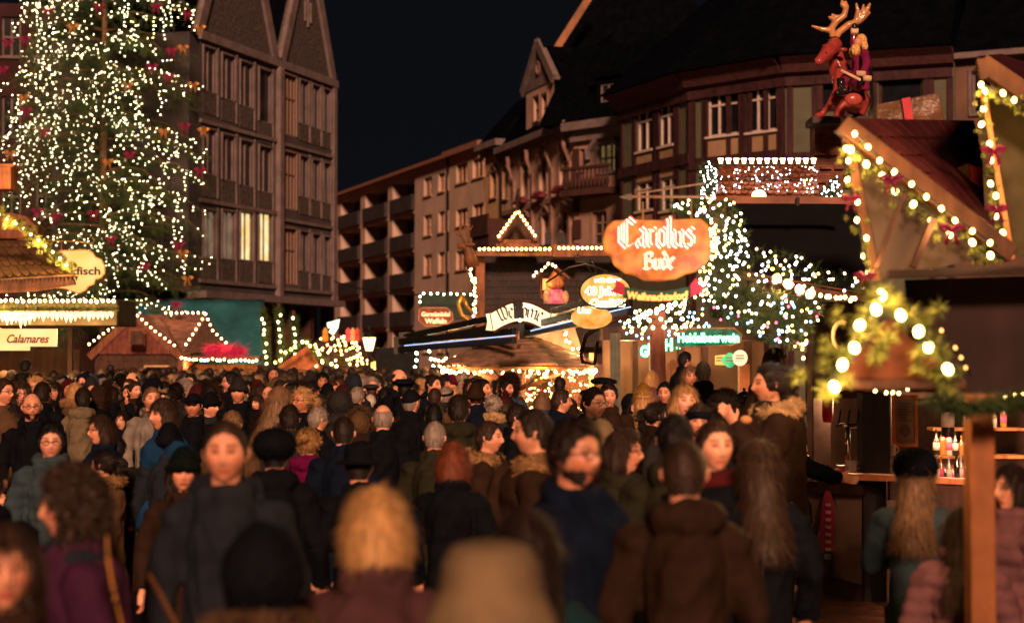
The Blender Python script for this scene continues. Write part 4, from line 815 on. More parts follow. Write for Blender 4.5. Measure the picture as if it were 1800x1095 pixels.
b = MB(); b.tube(pxp([(960, 497, 136), (1000, 470, 136), (1030, 464, 136), (1068, 476, 136)]), .014); b.tube(pxp([(1040, 480, 136), (1030, 462, 136), (1012, 460, 136), (1010, 450, 136), (1018, 448, 136)]), .014); b.tube(pxp([(1050, 480, 136), (1042, 462, 136), (1036, 456, 136)]), .012); b.build('bracket', IRON, rt, smooth=True)
rt = thing('lower_oval_sign', 'second golden oval sign partly hidden behind the lit awning strip', 'sign', W(1050, 575, 128), 'market signs'); b = MB(); plate(b, ell(1040, 558, 36, 20), 128, .05); b.build('face', MC['lit_gold_face'], rt); text(rt, 'Uns', 1027, 545, 128, 11, wl, 24, shear=.2, off=.03)
# --- Carolus sign
rt = thing('tavern_sign', 'large glowing orange sign with red and white gothic letters Carolus Bude', 'sign', W(1150, 495, 290), 'market signs')
o_ = [(1066, 400), (1078, 388), (1110, 386), (1160, 387), (1205, 385), (1232, 384), (1246, 396), (1250, 420), (1250, 450), (1238, 468), (1222, 478), (1205, 482), (1190, 490), (1160, 494), (1132, 492), (1118, 484), (1100, 480), (1080, 466), (1075, 452), (1062, 440), (1061, 420)]
b = MB(); plate(b, o_, 290, .06); b.build('board', glow('lit_orange_board', (.45, .07, .008), (1, .27, .03), .9, 11, 'NONE'), rt, bevel=.01)
for wd, cx_, cy_, h_ in (('Carolus', 1152, 418, .118), ('Bude', 1158, 463, .072)):
    c_ = W(cx_, cy_, 292)
    for nw_, mm_, dy_ in ((.4, em('red_neon', (1, .04, .08), 1.6), 0), (.25, em('hot_neon', (1, .62, .4), 2.4), -.012), (.1, mat('dark_red_core', (.1, .01, .01), .5), -.024)):
        b = MB(); nib(wd, c_.x, c_.z, h_, b, c_.y + dy_, nw=nw_); b.build('lettering', mm_, rt)
b = MB(); b.tube(pxp([(1130, 387, 291), (1130, 355, 291)]), .006); b.tube(pxp([(1215, 385, 291), (1215, 350, 291)]), .006); b.build('chain', mat('brass_chain', (.5, .3, .12), .4, metal=.8), rt)
lamp(rt, W(1150, 440, 310), 6, (1, .4, .15))
rt = thing('sign_bracket', 'pointed iron bracket with scroll carrying the Carolus sign', 'bracket', W(1240, 355, 291)); b = MB(); b.tube(pxp([(1112, 346, 291), (1250, 346, 291)]), .008); b.tube(pxp([(1122, 340, 291), (1240, 322, 291)]), .005); b.tube([W(1122 + 6 * math.cos(t), 338 - 6 * math.sin(t), 291) for t in [k * .5 for k in range(11)]], .004); b.build('arm', mat('worn_iron', (.3, .2, .13), .4, metal=.6), rt); b = MB(); plate(b, [(1088, 347), (1108, 340), (1116, 347), (1108, 352)], 291, .01); b.build('spear_tip', IRON, rt)
rt = thing('ribbon_banner', 'dark green ribbon banner with gold letters and red ends under the Carolus sign', 'sign', W(1150, 530, 292), 'market signs')
cv = lambda y: [(1095 + 120 * i / 12, y + 9 * math.sin(math.pi * i / 12)) for i in range(13)]
b = MB(); A_, B_ = cv(503), cv(523)
for i in range(12): plate(b, [A_[i], A_[i + 1], B_[i + 1], B_[i]], 292, .03)
b.build('ribbon', mat('dark_green_ribbon', (.01, .05, .035), .5), rt)
for p_ in ([(1082, 490), (1098, 500), (1097, 520), (1085, 516), (1072, 512), (1082, 504)], [(1214, 500), (1224, 488), (1230, 500), (1242, 506), (1230, 514), (1214, 522)]): b = MB(); plate(b, p_, 293, .03); b.build('ribbon_end', mat('crimson', (.35, .015, .05), .5), rt)
text(rt, 'Weihnachtsdorf', 1155, 522, 293, 13, em('gold_letter', (.8, .5, .12), .55), 108, off=.04, bend=-.8)
# --- big bulb covered stall
S0 = W(1380, 640, 210); S0.z = 0
rt = thing('garlanded_stall', 'large black roofed stall hung with white bulbs and multicoloured greenery', 'market stall', S0, 'market stalls')
b = MB(); a, c = W(1292, 470, 205), W(1500, 358, 195); b.hexa([W(1285, 480, 215), W(1530, 520, 215), W(1530, 500, 190), W(1285, 470, 190), W(1290, 352, 190), W(1530, 352, 190), W(1530, 350, 180), W(1290, 350, 180)]); b.build('roof', mat('black_roof', (.003, .003, .004), .8, bump=.3), rt)
b = MB(); b.bar(W(1275, 352, 205), W(1490, 353, 205), .06, .06); b.build('roof_rail', mat('rail_wood', (.2, .08, .05), .5), rt)
for x in (1402,): b = MB(); b.bar(W(x, 347, 206), W(x, 362, 206), .03, .03); b.build('rail_clamp', BLK, rt)
b = MB(); box2(b, 1145, 1172, 546, 1500, 112, .22); b.build('post', mat('red_brown_post', (.09, .03, .025), .5, kind='wood', bscale=10), rt)
b = MB(); box2(b, 1074, 1092, 585, 1400, 108, .17); b.build('post', mat('grey_green_post', (.09, .1, .08), .7, kind='wood', bscale=10), rt)
b = MB(); box2(b, 1432, 1462, 600, 1100, 190, .1); b.build('post', mat('grey_post', (.12, .07, .06), .7), rt)
b = MB(); b.bar(W(1285, 480, 214), W(1530, 524, 214), .1, .06); b.build('fascia', BW, rt)
mix = [COOL, COOL, WARMW, AMB]
def cloud(label, quad, n, r, ms, depth=.3, green=1, gr='bulb clusters on the garlanded stall', gl=.12, e=0, s=None):
    """greenery with bulbs filling an outline"""
    t = thing('lit_greenery', label, 'garland', W(quad[0][0], quad[0][1], s), gr); g_ = MB(); pts = []
    n2 = len(quad); mnx, mxx = min(q[0] for q in quad), max(q[0] for q in quad); mny, mxy = min(q[1] for q in quad), max(q[1] for q in quad)
    def inside(x, y):
        r_ = False
        for i in range(n2):
            (xa, ya), (xb, yb) = quad[i], quad[i - 1]
            if (ya > y) != (yb > y) and x < (xb - xa) * (y - ya) / (yb - ya) + xa: r_ = not r_
        return r_
    def rnd():
        while 1:
            x, y = random.uniform(mnx, mxx), random.uniform(mny, mxy)
            if inside(x, y): return x, y
    for _ in range(n * green): x, y = rnd(); needles(g_, W(x, y, s) + Vector((0, random.uniform(.02, depth), 0)), 9, gl, gl * .05)
    if green: g_.build('greenery', PINE, t)
    tries = 0
    while len(pts) < n and tries < 4000:
        tries += 1; x, y = rnd(); p = W(x, y, s)
        if all((p - q).length > r * 2.1 for q in pts): pts.append(p - Vector((0, random.uniform(0, .05), 0)))
    add_bulbs(t, pts, r, ms)
    if e: c_ = sum(pts, Vector()) / len(pts); lamp(t, c_ + Vector((0, -.5, -.1)), e, (1, .75, .55), .2)
    return t
cloud('arching mass of white and amber bulbs right of the Carolus sign', [(1175, 345), (1290, 350), (1312, 400), (1315, 450), (1300, 500), (1260, 530), (1225, 535), (1245, 470), (1262, 400), (1225, 380), (1180, 370)], 115, .0095, mix, .12, 3, s=275, gl=.06, e=6)
cloud('scattered white bulbs along the lower edge of the black roof', [(1290, 440), (1345, 435), (1400, 448), (1500, 480), (1525, 512), (1440, 512), (1370, 500), (1300, 492)], 62, .0095, mix, .1, 2, s=270, gl=.05)
cloud('multicoloured bulb greenery hanging under the black roof', [(1245, 520), (1300, 500), (1400, 515), (1450, 525), (1430, 590), (1410, 615), (1340, 600), (1290, 570), (1255, 560)], 85, .010, [COOL, COOL, BLUE, AMB, WARMW, REDB], .15, 6, s=268, gl=.07, e=5)
cloud('dense glowing bulb swag beside the Carolus sign', [(1246, 385), (1262, 395), (1262, 440), (1235, 510), (1200, 545), (1188, 540), (1225, 490), (1245, 440)], 60, .010, [WARMW, WARM], .05, 1, s=284, gl=.04, e=6)
cloud('faint bulb curtain behind the two dark posts', [(1085, 545), (1240, 540), (1255, 590), (1160, 600), (1090, 590)], 80, .03, [WARMW, COOL, BLUE, AMB], .2, 1, s=100, gl=.12, e=25)
cloud('pine column with cool bulbs at the left end of the cup lamps', [(1233, 290), (1245, 282), (1262, 292), (1266, 340), (1255, 350), (1232, 345), (1230, 315)], 42, .014, COOL, .2, 6, s=138, gl=.08)
cloud('cool bulbs left of the chimney foot', [(1440, 335), (1475, 305), (1482, 345), (1440, 348)], 24, .014, COOL, .2, 4, s=138, gl=.08)
string_lights('warm bulbs hanging right of multicoloured greenery', pxp([(1418, 590, 262), (1420, 605, 262), (1416, 620, 262), (1405, 612, 262)]), .016, WARM, .04, .02, e=8)
GLB = em('globe_bulb', (1, .55, .28), 7)
string_lights('large globe bulbs swagging across the black roof edge', pxp([(1364, 490, 262), (1400, 505, 262), (1425, 515, 262), (1445, 522, 262)]), .033, GLB, .085, .005, e=8)
string_lights('small warm bulb row under the black roof eave', pxp([(1445, 520, 262), (1475, 524, 262), (1510, 523, 262)]), .018, WARM, .03, .008, e=6)
string_lights('pinkish globe bulbs under the ribbon banner', pxp([(1122, 560, 200), (1140, 548, 200), (1165, 540, 200), (1200, 532, 200)]), .024, em('pink_globe', (1, .42, .25), 8), .06, .004, e=8)
for i, y in enumerate((548, 561, 573)): string_lights('%s bulb row of the lattice behind the left post' % ('upper', 'middle', 'lower')[i], pxp([(1098 + i * 6, y + i * 3, 112), (1210, y - i, 112)]), .042, WARMW, .17, .01, group='bulb lattice', e=10)
# cup lamp parapet
rt = thing('cup_lamp_roof', 'shingled roof with cool bulb net under a row of glowing cup lamps', 'roof', W(1350, 345, 136))
b = MB(); b.bar(W(1262, 290, 138), W(1436, 288, 138), .07, .05); b.build('rail', DW, rt)
shingles(rt, [W(1258, 345, 140), W(1440, 345, 140), W(1436, 292, 132), W(1262, 292, 132)], 7, 16, mat('copper_brown_tile', (.22, .08, .04), .35, scale=5, var=.5), round_=True)
cupm = em('cup_glow', (1, .6, .32), 3.5)
for i in range(13):
    x = 1267 + i * 13.6; b = MB(); b.lathe(W(x, 288, 139), [(.022, 0), (.026, .03), (.036, .055), (.04, .065), (.03, .07)], 10); b.build('cup_lamp', cupm, rt, smooth=True)
for x in (1300, 1400): lamp(rt, W(x, 280, 141), 3)
pts = []
for _ in range(110): u, v = random.random(), random.random(); pts.append(W(1258, 345, 141).lerp(W(1440, 345, 141), u).lerp(W(1262, 292, 133).lerp(W(1436, 292, 133), u), v) + Vector((0, -.06, .03)))
t = thing('string_lights', 'net of tiny cool white bulbs over the shingles below the cup lamps', 'string lights', pts[0], 'strings of bulbs on the stalls'); add_bulbs(t, pts, .011, [COOL, COOL, BLUE, WARMW])
b = MB(); b.ball(W(1334, 345, 143), (.09, .06, .08), 12, 8); sgl(b, 'dome_lamp', GLB, 'glowing dome lamp at the foot of the bulb netted shingles', 'lamp', smooth=True)
for x, lb in ((1506 - 50, 'left'), ):
    pass
# --- chimney with reindeer rider
chb = mat('chimney_brick', (.2, .08, .05), .7, kind='brick', bscale=7, bump=.7)
rt = thing('brick_chimney', 'narrow brick chimney with dark capping slab carrying the reindeer rider', 'chimney', W(1460, 400, 118)); b = MB(); box2(b, 1433, 1482, 215, 400, 118, .42); b.build('shaft', chb, rt)
for i in range(22):
    b = MB(); y = 219 + i * 8; k = (i % 2) * 10; box2(b, 1433 + k, 1453 + k, y, y + 6, 118.2, .02); box2(b, 1458 + k, 1474 + k, y, y + 6, 118.2, .02)
    if i % 3 == 0: b.build('proud_brick', chb, rt)
b = MB(); box2(b, 1428, 1535, 204, 217, 121, .6); b.build('cap_slab', mat('dark_slab', (.03, .022, .025), .5), rt, bevel=.01)
b = MB(); box2(b, 1482, 1528, 218, 330, 117, .3); b.build('side_shaft', DW, rt)
RS = 120
rt = thing('reindeer_rider', 'glossy sitting reindeer statue with tan antlers ridden by a figure in purple red robe', 'statue', W(1490, 204, RS))
rd = mat('reindeer_coat', (.27, .04, .035), .22, scale=5, var=.35, bump=.1, coat=.6); an_ = mat('antler_tan', (.4, .2, .08), .3, coat=.4)
b = MB(); b.tube(pxp([(1495, 198, RS), (1502, 180, RS), (1494, 155, RS), (1478, 130, RS), (1470, 108, RS), (1468, 90, RS), (1466, 76, RS), (1464, 68, RS)]), [(.2, .22), (.24, .24), (.19, .2), (.14, .17), (.11, .13), (.1, .11), (.11, .1), (.07, .07)], 14)
b.tube(pxp([(1470, 78, RS + 1), (1456, 90, RS + 2), (1446, 102, RS + 2.5), (1438, 109, RS + 3), (1432, 110, RS + 3)]), [.1, .105, .085, .065, .045], 12); b.tube(pxp([(1478, 128, RS + 1.5), (1472, 160, RS + 2.5), (1458, 185, RS + 3.5), (1444, 202, RS + 3.5), (1436, 204, RS + 4)]), [.1, .07, .05, .045, .04], 10)
b.tube(pxp([(1500, 182, RS + 1.5), (1486, 178, RS + 3), (1476, 192, RS + 3), (1470, 202, RS + 3), (1484, 203, RS + 3)]), [.16, .12, .08, .06, .04], 10)
def merged(b, name, m, parent, vox=.012, sm=2):
    me = remesh(b, vox, sm); o = bpy.data.objects.new(name, me); C.objects.link(o); o.parent = parent; me.materials.append(m)
    me.transform(Matrix.Translation(-BASE[parent.name])); BASE[o.name] = BASE[parent.name]; return o
def remesh(b, vox, sm=2):
    me = b.mesh('t', []); o = bpy.data.objects.new('t', me); C.objects.link(o)
    r = o.modifiers.new('r', 'REMESH'); r.mode = 'VOXEL'; r.voxel_size = vox; r.adaptivity = 0
    if sm: s_ = o.modifiers.new('s', 'SMOOTH'); s_.iterations = sm; s_.factor = .5
    dg = bpy.context.evaluated_depsgraph_get(); dg.update(); n = bpy.data.meshes.new_from_object(o.evaluated_get(dg)); bpy.data.objects.remove(o)
    n.polygons.foreach_set('use_smooth', [True] * len(n.polygons)); return n
merged(b, 'body', rd, rt)
for x, y in ((1453, 82), (1482, 88)): b = MB(); b.ball(W(x, y, RS + 1.5), (.07, .03, .035), 8, 6); b.build('ear', rd, rt, smooth=True)
b = MB(); b.ball(W(1452, 93, RS + 4.6), .014, 8, 6); b.build('eye', BLK, rt, smooth=True)
for P0_, tines in (([(1464, 66), (1462, 50), (1470, 38), (1484, 28), (1488, 12), (1486, 2)], ([(1462, 54), (1444, 52), (1426, 46)], [(1470, 38), (1464, 34), (1456, 30)], [(1478, 32), (1466, 30), (1462, 25)], [(1486, 14), (1480, 8), (1480, 0)])), ([(1470, 66), (1474, 58), (1492, 44), (1510, 38), (1520, 30), (1530, 22)], ([(1508, 39), (1516, 22), (1518, 8)], [(1514, 36), (1526, 14), (1530, 6)], [(1504, 40), (1508, 20), (1505, 6)]))):
    b = MB(); b.tube(pz(P0_, RS), [.05, .055, .055, .05, .04, .015], 8)
    for t_ in tines: b.tube(pz(t_, RS), [.045, .035, .015], 8)
    merged(b, 'antler', an_, rt, .01)
pr = mat('robe_purple_red', (.16, .012, .06), .2, coat=.7); bl_ = mat('glossy_black', (.01, .01, .01), .15, coat=.6); fur_ = mat('cream_trim', (.6, .42, .24), .6, bump=.6)
b = MB(); b.tube(pxp([(1512, 160, RS + 2), (1512, 130, RS + 2), (1510, 105, RS + 2), (1508, 84, RS + 2)]), [(.16, .14), (.15, .13), (.13, .11), (.07, .07)], 12); b.tube(pxp([(1520, 92, RS + 3), (1524, 112, RS + 4), (1514, 136, RS + 5)]), [.065, .06, .045], 10); b.tube(pxp([(1502, 92, RS + 1), (1500, 70, RS + 1), (1502, 56, RS + 1)]), [.06, .05, .035], 10); b.tube(pxp([(1510, 150, RS + 4), (1490, 134, RS + 5), (1480, 146, RS + 6)]), [.11, .09, .07], 10); merged(b, 'robe', pr, rt)
b = MB(); b.ball(W(1508, 76, RS + 3), (.06, .06, .075), 12, 9); b.build('face', mat('painted_face', (.6, .25, .14), .35, coat=.4), rt, smooth=True)
b = MB(); b.ball(W(1514, 72, RS + 2.4), (.085, .07, .1), 12, 9); b.ball(W(1504, 88, RS + 4), (.07, .05, .09), 12, 9); b.ball(W(1498, 92, RS + 3.4), (.05, .04, .08), 10, 8); b.ball(W(1520, 82, RS + 2.6), (.05, .05, .08), 10, 8); merged(b, 'hair_and_beard', mat('gold_curls', (.6, .36, .12), .3, scale=30, var=.4, bump=1, bscale=40, bd=.03), rt, .01, 1)
for x, y, w_ in ((1502, 55, 6), (1513, 130, 8), (1524, 138, 7)): b = MB(); b.tube(pxp([(x - w_, y, RS + 5), (x + w_, y + 1, RS + 5)]), [.045, .045], 10); b.build('fur_cuff', fur_, rt, smooth=True)
b = MB(); b.tube(pxp([(1478, 138, RS + 7), (1478, 152, RS + 7), (1484, 164, RS + 7), (1470, 164, RS + 8)]), [.06, .055, .05, .035], 10); b.build('boot', bl_, rt, smooth=True)
for x, y in ((1502, 48), (1512, 144)): b = MB(); b.ball(W(x, y, RS + 5), (.045, .045, .055), 10, 8); b.build('glove', bl_, rt, smooth=True)
b = MB(); b.tube(pxp([(1478, 124, RS + 6), (1496, 133, RS + 6), (1512, 141, RS + 6)]), .02); b.build('belt_rope', fur_, rt); b = MB(); b.tube(pxp([(1530, 120, RS + 1), (1533, 180, RS + 1), (1530, 203, RS + 1)]), .03); b.build('support_bar', bl_, rt)
b = MB(); b.ball(W(1500, 175, RS + 5), (.13, .05, .09), 12, 8); b.build('saddle', mat('saddle_red', (.35, .06, .05), .3, coat=.5), rt, smooth=True)
lamp(rt, W(1440, 160, 150), 9, (1, .42, .2), .3)
# --- green wine signs
gn = em('green_letter_glow', (.2, 1, .5), 4); gp = glow('green_plate', (.002, .06, .03), (.01, .4, .18), .45, 7, 'NONE')  # plates glow: green halo of the letters painted into them
rt = thing('mulled_wine_sign', 'green glowing tilted sign reading Glühwein partly behind the red brown post', 'sign', W(1170, 640, 104), 'market signs')
for i, (x, y, ch) in enumerate(((1132, 617, 'G'), (1146, 613, 'L'), (1160, 609, 'Ü'), (1175, 606, 'H'), (1192, 603, 'W'))):
    b = MB(); plate(b, ell(x, y, 10, 12, 16), 104, .04); b.build('plate', gp, rt); text(rt, ch, x, y, 104, 19, gn, 14, off=.05)
rt = thing('blueberry_wine_sign', 'long green glowing sign reading Heidelbeerwein over the bar', 'sign', W(1250, 615, 108), 'market signs')
b = MB(); plate(b, [(1196, 585), (1210, 578), (1290, 578), (1303, 588), (1301, 600), (1285, 606), (1200, 610), (1186, 608), (1184, 595)], 108, .05); b.build('plate', gp, rt); b = MB(); rim(b, [(1196, 584), (1210, 577), (1290, 577), (1304, 588), (1301, 601), (1285, 607), (1200, 611), (1185, 608), (1183, 595)], 108, .014); b.build('rim', OW, rt)
text(rt, 'Heidelbeerwein', 1245, 593, 108, 16, gn, 108, off=.045)
for i, (lb, c_, pts) in enumerate((('yellow price tag left of the green cloud shaped sign', (.7, .55, .12), [(1257, 625), (1275, 623), (1275, 642), (1257, 641)]), ('green cloud shaped price sign held above the bar', (.05, .5, .2), ell(1283, 633, 14, 12, 24, .12)), ('round cream price sign beside the green cloud sign', (.8, .6, .4), ell(1301, 629, 13, 14, 24)))):
    rt = thing('price_sign', lb, 'sign', W(pts[0][0], pts[0][1], 116 + i), 'price signs'); b = MB(); plate(b, pts, 116 + i * 1.5, .02); b.build('board', em('price_face_%d' % i, c_, .8), rt)
    cx_ = sum(p[0] for p in pts) / len(pts); cy_ = sum(p[1] for p in pts) / len(pts)
    for k in (-4, 1): b = MB(); box2(b, cx_ - 7, cx_ + 7, cy_ + k - 1, cy_ + k + 1, 116.4 + i * 1.5, .01); b.build('text_line', mat('faint_red_text', (.4, .05, .04)), rt)
# --- bar interior behind the posts
rt = thing('wine_bar', 'bar with plaster back wall and orange counter behind the two dark posts', 'market stall', Vector((W(1250, 700, 95).x, W(1250, 700, 95).y, 0)), 'market stalls')
b = MB(); box2(b, 1060, 1345, 598, 1200, 92, .1); b.build('back_wall', mat('cream_plaster', (.16, .09, .05), .85, var=.2, scale=1.5), rt)
for x in (1085, 1118, 1200, 1242, 1315): b = MB(); box2(b, x - 5, x + 5, 598, 1200, 92.8, .05); b.build('timber', DW, rt)
b = MB(); plate(b, [(1173, 720), (1173, 640), (1180, 632), (1190, 632), (1193, 640), (1193, 720)], 93, .03); b.build('door_panel', BW, rt)
for x, c_ in ((1077, 0), (1088, 0)): pass
b = MB(); box2(b, 1240, 1320, 733, 1400, 128, .4); b.build('counter', OW, rt); b = MB(); box2(b, 1236, 1325, 728, 733, 129, .6); b.build('counter_top', mat('pale_counter', (.7, .5, .3), .4), rt)
b = MB(); box2(b, 1300, 1318, 640, 728, 110, .2); b.build('wood_column', OW, rt)
b = MB(); box2(b, 1060, 1345, 575, 598, 100, 1.2); b.build('roof_beam', DW, rt)
for x in (1100, 1215, 1290): lamp(rt, W(x, 612, 98), 60, (1, .62, .3))
rt = thing('bell_jar_lamp', 'chrome topped serving lamp on bar counter right of the pointing man', 'lamp', W(1308, 728, 131)); b = MB(); b.lathe(W(1308, 700, 131), [(.13, 0), (.13, .02), (.08, .07), (.02, .1), (.02, .14)], 14); b.build('hood', mat('chrome', (.6, .6, .6), .12, metal=1), rt, smooth=True)
for x in (1298, 1318): b = MB(); b.tube(pxp([(x, 700, 131), (x, 728, 131)]), .01); b.build('leg', BLK, rt)
for i, (x, y) in enumerate(((1285, 728), (1292, 728), (1278, 728))): b = MB(); b.lathe(W(x, y, 131), [(.025, 0), (.035, .07), (.03, .075)], 10); sgl(b, 'mug', mat('cream_mug', (.6, .45, .3), .4), ('left', 'right', 'leftmost')[i] + ' cream mug on bar counter beside the serving lamp', 'mug', 'mugs on the bar counter', smooth=True)
# sparkling ornament stall left of posts
rt = thing('ornament_stall', 'glittering golden bauble stall right of canopy post', 'market stall', Vector((W(980, 700, 88).x, W(980, 700, 88).y, 0)), 'market stalls')
b = MB(); box2(b, 820, 1048, 632, 1000, 84, .1); b.build('back_wall', mat('lit_tan_backing', (.26, .13, .06), .7), rt); b = MB(); box2(b, 925, 1044, 745, 1000, 92, .5); b.build('counter', BW, rt)  # tan back wall: warm booth light put into its colour
b = MB(); plate(b, [(935, 598), (975, 560), (1010, 575), (1028, 632), (935, 632)], 90, .1); b.build('gable', mat('plaster_gable', (.6, .4, .22), .8), rt); b = MB(); box2(b, 1036, 1044, 620, 1000, 92.5, .08); b.build('post', mat('pale_post', (.6, .42, .2), .6), rt)  # gable and post in plain pale tan
for x in (840, 940, 980, 1020): lamp(rt, W(x, 648, 93), 70, (1, .62, .25))
b = MB(); b.bar(W(960, 640, 94), W(1000, 712, 94), .06, .06); b.build('brace', DW, rt)
bau = [mat('gold_bauble', (.8, .45, .1), .15, metal=.9), mat('red_bauble', (.6, .05, .04), .15, metal=.8), mat('silver_bauble', (.7, .6, .5), .12, metal=.9), AMB, em('bauble_glow', (1, .6, .2), 9), em('bauble_glow2', (1, .75, .35), 5)]  # glowing balls among the baubles, added to brighten the booth
pts = [W(random.uniform(925, 1036), random.uniform(645, 735), random.uniform(88, 93)) for _ in range(260)]; t = thing('bauble_display', 'wall of gold red and silver baubles in the ornament stall', 'bauble display', pts[0]); 
for o_ in (add_bulbs(t, pts, .028, bau, cap=0),): pass
b = MB(); b.tube(pxp([(1180, 340, 60)]) * 2, .01) if 0 else None
string_lights('white bulbs over the plaster gable right of Welcome sign', pxp([(975, 564, 96), (995, 590, 96), (1020, 628, 96)]), .034, WARMW, .08, .03, e=14)
cloud('amber and white bulb tree left of the canopy post', [(760, 630), (815, 625), (880, 640), (890, 680), (800, 690), (770, 670)], 70, .045, [WARMW, AMB], .2, 1, s=76, gl=.15, e=22, gr='bulb clusters on the garlanded stall')
string_lights('warm white bulb swags in left half under round canopy', pxp([(800, 660, 80), (835, 668, 80), (880, 655, 80)]), .045, WARMW, .1, .05, e=20)
string_lights('left vertical bulb chain below the dark awning', pxp([(733, 620, 82), (728, 660, 82)]), .045, GB, .16, .01)
string_lights('right vertical bulb chain below dark awning', pxp([(756, 618, 82), (766, 665, 82)]), .045, GB, .16, .01)
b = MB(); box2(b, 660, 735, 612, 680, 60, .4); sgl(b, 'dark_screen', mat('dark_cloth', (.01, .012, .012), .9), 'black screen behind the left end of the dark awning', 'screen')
b = MB(); b.tube([W(1021, 620, 125), W(1030, 590, 125), W(1060, 570, 125), W(1105, 555, 125)], .035); b.tube([W(1021, 620, 125), W(1024, 636, 125), W(1045, 640, 125), W(1050, 600, 125)], .03); sgl(b, 'gutter_pipe', mat('copper_gutter', (.12, .06, .04), .3, metal=.7), 'curved copper gutter pipe above the bauble stall', 'pipe', smooth=True)
cab = sag(W(588, 495, 60), W(738, 518, 60), 10, .1); b = MB(); b.tube(cab, .02, 4); sgl(b, 'overhead_cable', BLK, 'thin dark cable crossing in front of the apartment block', 'cable')
# --- foreground right: roof with garlanded gable
PA = mat('tan_panel', (.05, .037, .03), .8, var=.15, scale=2); TILE = mat('dark_red_tile', (.04, .008, .01), .5, scale=3, var=.4)
Fx = W(1640, 640, 330); Fx.z = 0
rt = thing('garland_gable_stall', 'dark red tiled stall roof whose gable is edged with bulbs, greenery and magenta bows', 'market stall', Fx, 'market stalls')
OWD = mat('bargeboard_wood', (.075, .034, .015), .55, kind='wood', bscale=9, bump=.3)
A1, A2, A3 = W(1482, 226, 330), W(1764, 446, 330), W(1538, 494, 330)
b = MB(); b.prism([A1 + Vector((.03, 0, -.05)), A2, A3], (0, .08, 0)); b.build('gable_panel', PA, rt)
b = MB(); b.bar(A1 + Vector((-.02, -.04, .02)), A2 + Vector((.03, -.04, -.01)), .1, .1, up=(0, 1, 0)); b.build('bargeboard', OWD, rt, bevel=.008); b = MB(); b.bar(A1 + Vector((0, -.03, 0)), A3, .05, .05, up=(0, 1, 0)); b.build('side_edge', OWD, rt)
b = MB(); b.bar(W(1590, 340, 336), W(1540, 470, 336), .02, .02); b.bar(W(1640, 385, 336), W(1605, 470, 336), .075, .03); b.build('timber', DW, rt)
r0 = [A1 + Vector((0, .05, .05)), A2 + Vector((0, .05, .05)), W(1765, 442, 240), W(1712, 215, 240)]
nrm = Vector((0, 0, .02))
b = MB(); b.prism([r0[0], r0[1], r0[2], r0[3]], (0, 0, -.05)); b.build('roof_deck', TILE, rt)
for k in range(7):
    t0 = k / 7; t1 = (k + 1.15) / 7; q = [r0[0].lerp(r0[1], min(1, t1)), r0[3].lerp(r0[2], min(1, t1)), r0[3].lerp(r0[2], t0), r0[0].lerp(r0[1], t0)]
    c_ = MB(); n = 12
    for i in range(n): u0, u1 = i / n, (i + .97) / n; c_.prism([q[0].lerp(q[1], u0) + nrm * 2.2, q[0].lerp(q[1], (u0 + u1) / 2) + nrm * 2.2 - Vector((0, 0, .012)), q[0].lerp(q[1], u1) + nrm * 2.2, q[3].lerp(q[2], u1) + nrm * .6, q[3].lerp(q[2], u0) + nrm * .6], (0, 0, -.014))
    c_.build('tile_course', TILE, rt)
b = MB(); b.hexa([W(1560, 490, 400), W(1900, 480, 400), W(1900, 480, 300), W(1560, 490, 300), W(1560, 475, 395), W(1900, 462, 395), W(1900, 462, 300), W(1560, 475, 300)]); b.build('eave_shelf', mat('eave_brown', (.035, .018, .014), .6, kind='wood', bscale=8), rt)
b = MB(); b.hexa([W(1600, 690, 385), W(1900, 690, 385), W(1900, 690, 300), W(1600, 690, 300), W(1590, 492, 385), W(1900, 482, 385), W(1900, 482, 300), W(1590, 492, 300)]); b.build('fascia', mat('fascia_brown', (.018, .008, .007), .65, kind='wood', bscale=5), rt)
b = MB(); a = W(1705, 700, 445); c = W(1749, 700, 445); b.bx(a.x, c.x, a.y, a.y + .11, 0, W(0, 694, 445).z); b.build('post', mat('fresh_pine_post', (.24, .09, .03), .5, kind='wood', bscale=7, var=.3), rt, bevel=.008)
b = MB(); b.hexa([W(1735, 450, 300), W(1900, 450, 300), W(1900, 450, 240), W(1735, 450, 240), W(1722, 170, 300), W(1900, 200, 300), W(1900, 200, 240), W(1722, 170, 240)]); b.build('side_wall', mat('olive_panel', (.06, .05, .022), .8), rt)
G2 = [W(1722, 112, 310), W(1860, 205, 310)]
b = MB(); b.bar(G2[0], G2[1], .1, .1, up=(0, 1, 0)); b.bar(W(1722, 105, 312), W(1728, 140, 312), .04, .04, up=(0, 1, 0)); b.build('rear_bargeboard', OWD, rt); b = MB(); b.prism([G2[0] + Vector((0, .05, .05)), G2[1] + Vector((0, .05, .05)), W(1860, 130, 230), W(1760, 95, 230)], (0, 0, -.05)); b.build('rear_roof', TILE, rt)
b = MB(); b.bar(W(1725, 150, 312), W(1778, 455, 312), .03, .03, up=(0, 1, 0)); b.build('rear_edge', OW, rt)
FG = 'garlands on the front right stall'
def fg(label, pts, s, gl, r=.018, step=.1, bows=(), m=NEAR, e=14, dense=75, jit=.012):
    return string_lights(label, [p + Vector((0, -.07, -.02)) for p in pz(pts, s)], r, m, step, jit, garland=gl, group=FG, e=e, bows=bows, name='lit_garland', dense=dense)
t = fg('garland with bulbs and magenta bows down the long gable slope', [(1488, 255), (1520, 285), (1560, 318), (1600, 352), (1640, 380), (1680, 410), (1720, 440), (1760, 452)], 333, .07, step=.115)
bow(W(1562, 318, 340), .055, t); bow(W(1668, 405, 340), .06, t)
